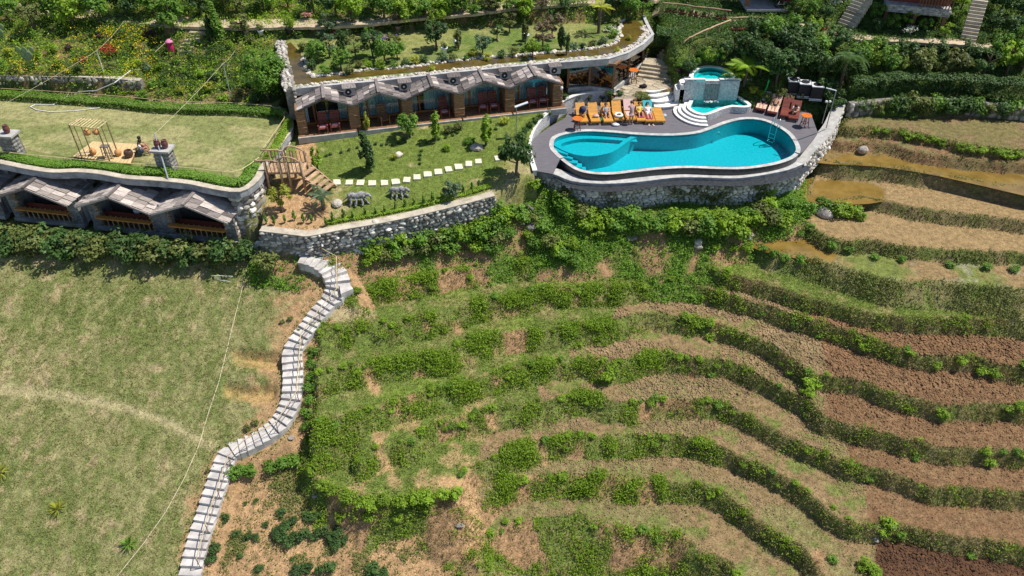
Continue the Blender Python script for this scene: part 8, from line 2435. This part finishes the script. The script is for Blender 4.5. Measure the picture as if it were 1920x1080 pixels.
def pot(px, py, s, mat, label, kind, group=None, z=None, plant=.6, name="potted_plant", tall=1.1):
 p = G(px, py) if z is None else P(px, py, z)
 t = thing(name, label, "potted plant", tuple(p), 0, group)
 b = MB(); b.lathe((0, 0, .02), [(.16 * s, 0), (.22 * s, .3 * s), (.25 * s, .34 * s), (.25 * s, .38 * s), (.21 * s, .38 * s), (.19 * s, .3 * s)], 14); b.build("pot", mat, t, smooth=True)
 b = MB(); b.lathe((0, 0, .3 * s), [(.001, .02), (.2 * s, .0)], 10, cap=False); b.build("soil", M['soil'], t)
 inst("foliage", bush_meshes(kind)[RND.randrange(3)], t, (0, 0, .33 * s), (0, 0, RND.random() * 6), (plant, plant, plant * tall))
 b = MB(); b.tube([(0, 0, .3 * s), (0, 0, .33 * s + plant * .5)], .025, 5); b.build("stem", M['bark'], t)
WH, DK, PK = M['white_metal'], M['black'], mat_plain("pinkish_pot", (0.42, 0.26, 0.25), .6, .15, 4, .1)
pot(490, 66, 1.0, WH, "white pot with a thin shrub on the left part of the top path", 'olive', plant=.7)
pot(463, 66, .9, PK, "pinkish pot with a shrub left of the white pot on the top path", 'olive', plant=.9)
pot(395, 62, 1.2, DK, "dark pot at the top of the garden steps", 'dark', plant=1.1)
pot(545, 66, 1.4, DK, "large dark pot with a round topped bush on the top path", 'bright', plant=1.0, tall=1.5)
pot(596, 102, 1.0, WH, "white pot with a bushy plant at the left of the pond garden", 'mid', z=UP_Z + .02, plant=1.0)
pot(747, 58, 1.0, PK, "pinkish pot with a brown-leaved tree on the edge of the upper lawn", 'brown', z=UP_Z + .02, plant=1.1, tall=1.5)
pot(858, 88, 1.2, WH, "wide white pot with upright stems on the upper lawn", 'olive', z=UP_Z + .02, plant=.7, tall=1.6)
pot(833, 100, 1.1, WH, "wide white pot half hidden left of the bonsai on the upper lawn", 'dark', z=UP_Z + .02, plant=.6)
pot(985, 76, 1.2, WH, "wide white pot with a thin bare plant on the upper lawn", 'olive', z=UP_Z + .02, plant=.6, tall=1.6)
pot(725, 100, 1.1, WH, "white pot among the violet-flowered shrubs", 'mid', z=UP_Z + .02, plant=.7)
for k, (x, y) in enumerate([(1250,24),(1257,25),(1264,25),(1275,27),(1280,27),(1293,30),(1304,31),(1319,33),(1344,37),(1352,38),(1358,38),(1374,58),(1381,58),(1388,58),(1398,58),(1406,58)]):
 pot(x, y + 2, .75, M['terracotta'], "small terracotta pot with a dark plant at the foot of the log railings", 'dark', "terracotta pots along the log railings", z=3.4, plant=.42)
for k, (x, y) in enumerate([(1482,52),(1513,56),(1521,57),(1541,60),(1548,56)]):
 pot(x, y, .75, M['terracotta'], "small terracotta pot on the path left of the upper stone steps", 'dark', "terracotta pots before the stone steps", plant=.4)

# ---------------- woodland at the upper right
WT = [(1300,130,1.2,'mid','round'),(1325,122,1.5,'bright','round'),(1345,118,1.4,'mid','round'),(1315,110,1.1,'mid','round'),(1360,106,1.5,'dark','round'),(1395,112,2.4,'dark','round'),(1425,140,3.0,'dark','big'),(1455,158,3.2,'dark','big'),(1490,140,3.2,'dark','big'),(1465,110,3.0,'dark','round'),(1440,88,2.6,'mid','round'),(1500,100,2.8,'dark','round'),(1525,125,2.8,'mid','round'),(1410,80,2.4,'dark','round'),(1535,150,2.6,'dark','round'),(1585,150,2.6,'dark','round'),(1605,130,2.4,'mid','round'),(1630,130,2.2,'bright','round'),(1560,105,2.6,'dark','round'),(1640,110,2.0,'mid','round'),(1290,140,1.4,'dark','round'),(1540,190,2.2,'dark','round'),(1560,210,2.0,'dark','round'),(1480,75,2.2,'mid','round'),(1445,60,1.6,'mid','round'),(1520,70,1.8,'bright','round'),(1660,138,2.4,'mid','round'),(1720,145,2.6,'olive','round'),(1780,148,2.6,'olive','round'),(1838,148,2.6,'dark','loose'),(1885,140,2.8,'bright','round'),(1915,132,2.8,'mid','round'),(1690,120,2.2,'dark','round'),(1750,122,2.2,'dark','round'),(1810,118,2.0,'dark','round'),(1870,112,2.2,'mid','round'),
  (1520,30,1.6,'mid','round'),(1545,40,1.6,'dark','round'),(1640,40,1.7,'mid','round'),(1670,58,1.5,'mid','round'),(1700,52,1.6,'bright','loose'),(1730,62,1.4,'mid','loose'),(1640,62,1.4,'dark','round'),(1790,50,1.8,'mid','loose'),(1770,70,1.3,'bright','loose'),(1800,20,2.0,'bright','loose'),(1860,60,1.8,'dark','round'),(1890,70,2.0,'dark','round'),(1870,30,2.4,'dark','round'),(1910,40,2.6,'dark','round'),(1910,90,2.0,'mid','round'),(1560,10,1.8,'bright','loose'),(1500,20,1.4,'mid','loose'),(1410,4,1.2,'dark','round'),(1300,-6,1.6,'mid','round'),(1215,-2,1.8,'bright','round')]
for px, py, h, k, f in WT:
 lab = "%s tree of the shady grove %s" % (words[k], "beside the flagstone steps" if px < 1370 else "behind the hot tub" if px < 1450 else "behind the heat pumps" if px < 1540 else "around the tall palm") if py > 75 and px < 1650 else ("small %s tree in the row above the long hedge" % words[k] if py > 100 else "%s bushy tree on the slope around the timber house" % words[k])
 tree(px, py, h, k, f, lab, "grove at the upper right" if 'grove' in lab else ("row above the hedge" if 'hedge' in lab else "bushes around the timber house"))
for px, py, s, k in [(1440,188,.9,'olive'),(1460,182,1.0,'olive'),(1480,188,.9,'brown'),(1500,185,.9,'olive'),(1520,195,1.0,'dark'),(1545,215,1.0,'dark'),(1535,240,.9,'dark'),(1410,175,.8,'lime'),(1425,180,.7,'bright'),(1395,182,.7,'mid'),(1405,165,.8,'olive'),(1550,180,1.0,'mid'),(1555,198,1.0,'mid'),(1270,128,.7,'mid'),(1262,118,.7,'mid'),(1275,140,.7,'purple')]:
 kk = words.get(k, 'plum-coloured')
 shrub(px, py, s, k, "%s shrub at the back edge of the pool deck" % kk, "shrubs behind the pool deck")

for px in range(1605, 1930, 13):
 shrub(px, 206 + RND.uniform(-3, 7) + max(0, px - 1760) * .07, RND.uniform(1.3, 1.8) * (.75 if px < 1680 else 1), RND.choice(['mid', 'dark', 'olive']), "leafy bush overgrowing the hedge wall, " + ("by the pool flank wall" if px < 1690 else "in the middle" if px < 1800 else "near the right edge"), "bushes overgrowing the hedge wall", name="bush", tall=1.1)

sp = [(p[0] + RND.uniform(-.22, .12) * sg, p[1] + RND.uniform(-.2, .2)) for sg, ln in ((1, offset_line(line, -SW / 2 - .08)), (-1, offset_line(line, SW / 2 + .08))) for p in resample(ln, .16)]
cover("stair_side_weeds", "thin weeds along both sides of the concrete stair", np.array([(x, y, float(ground_z(x, y))) for x, y in sp if RND.random() < .75]), 9, .14, .09, .05, L_['olive'], 51)

wp = []
for x, y in resample(xy(pl_), .07):
 qx = to_px(x, y, -1.3)[0]
 for lo, hi, dn in ((1256, 1372, .55), (1412, 1452, .8), (1140, 1160, .3)):
  if lo < qx < hi and RND.random() < dn: wp.append((x, y - .12, RND.uniform(-2.4, -1.0)))
cover("wall_ivy", "ivy and weeds hanging on the face of the pool wall", np.array(wp), 60, .35, .13, .06, L_['olive'], 52)
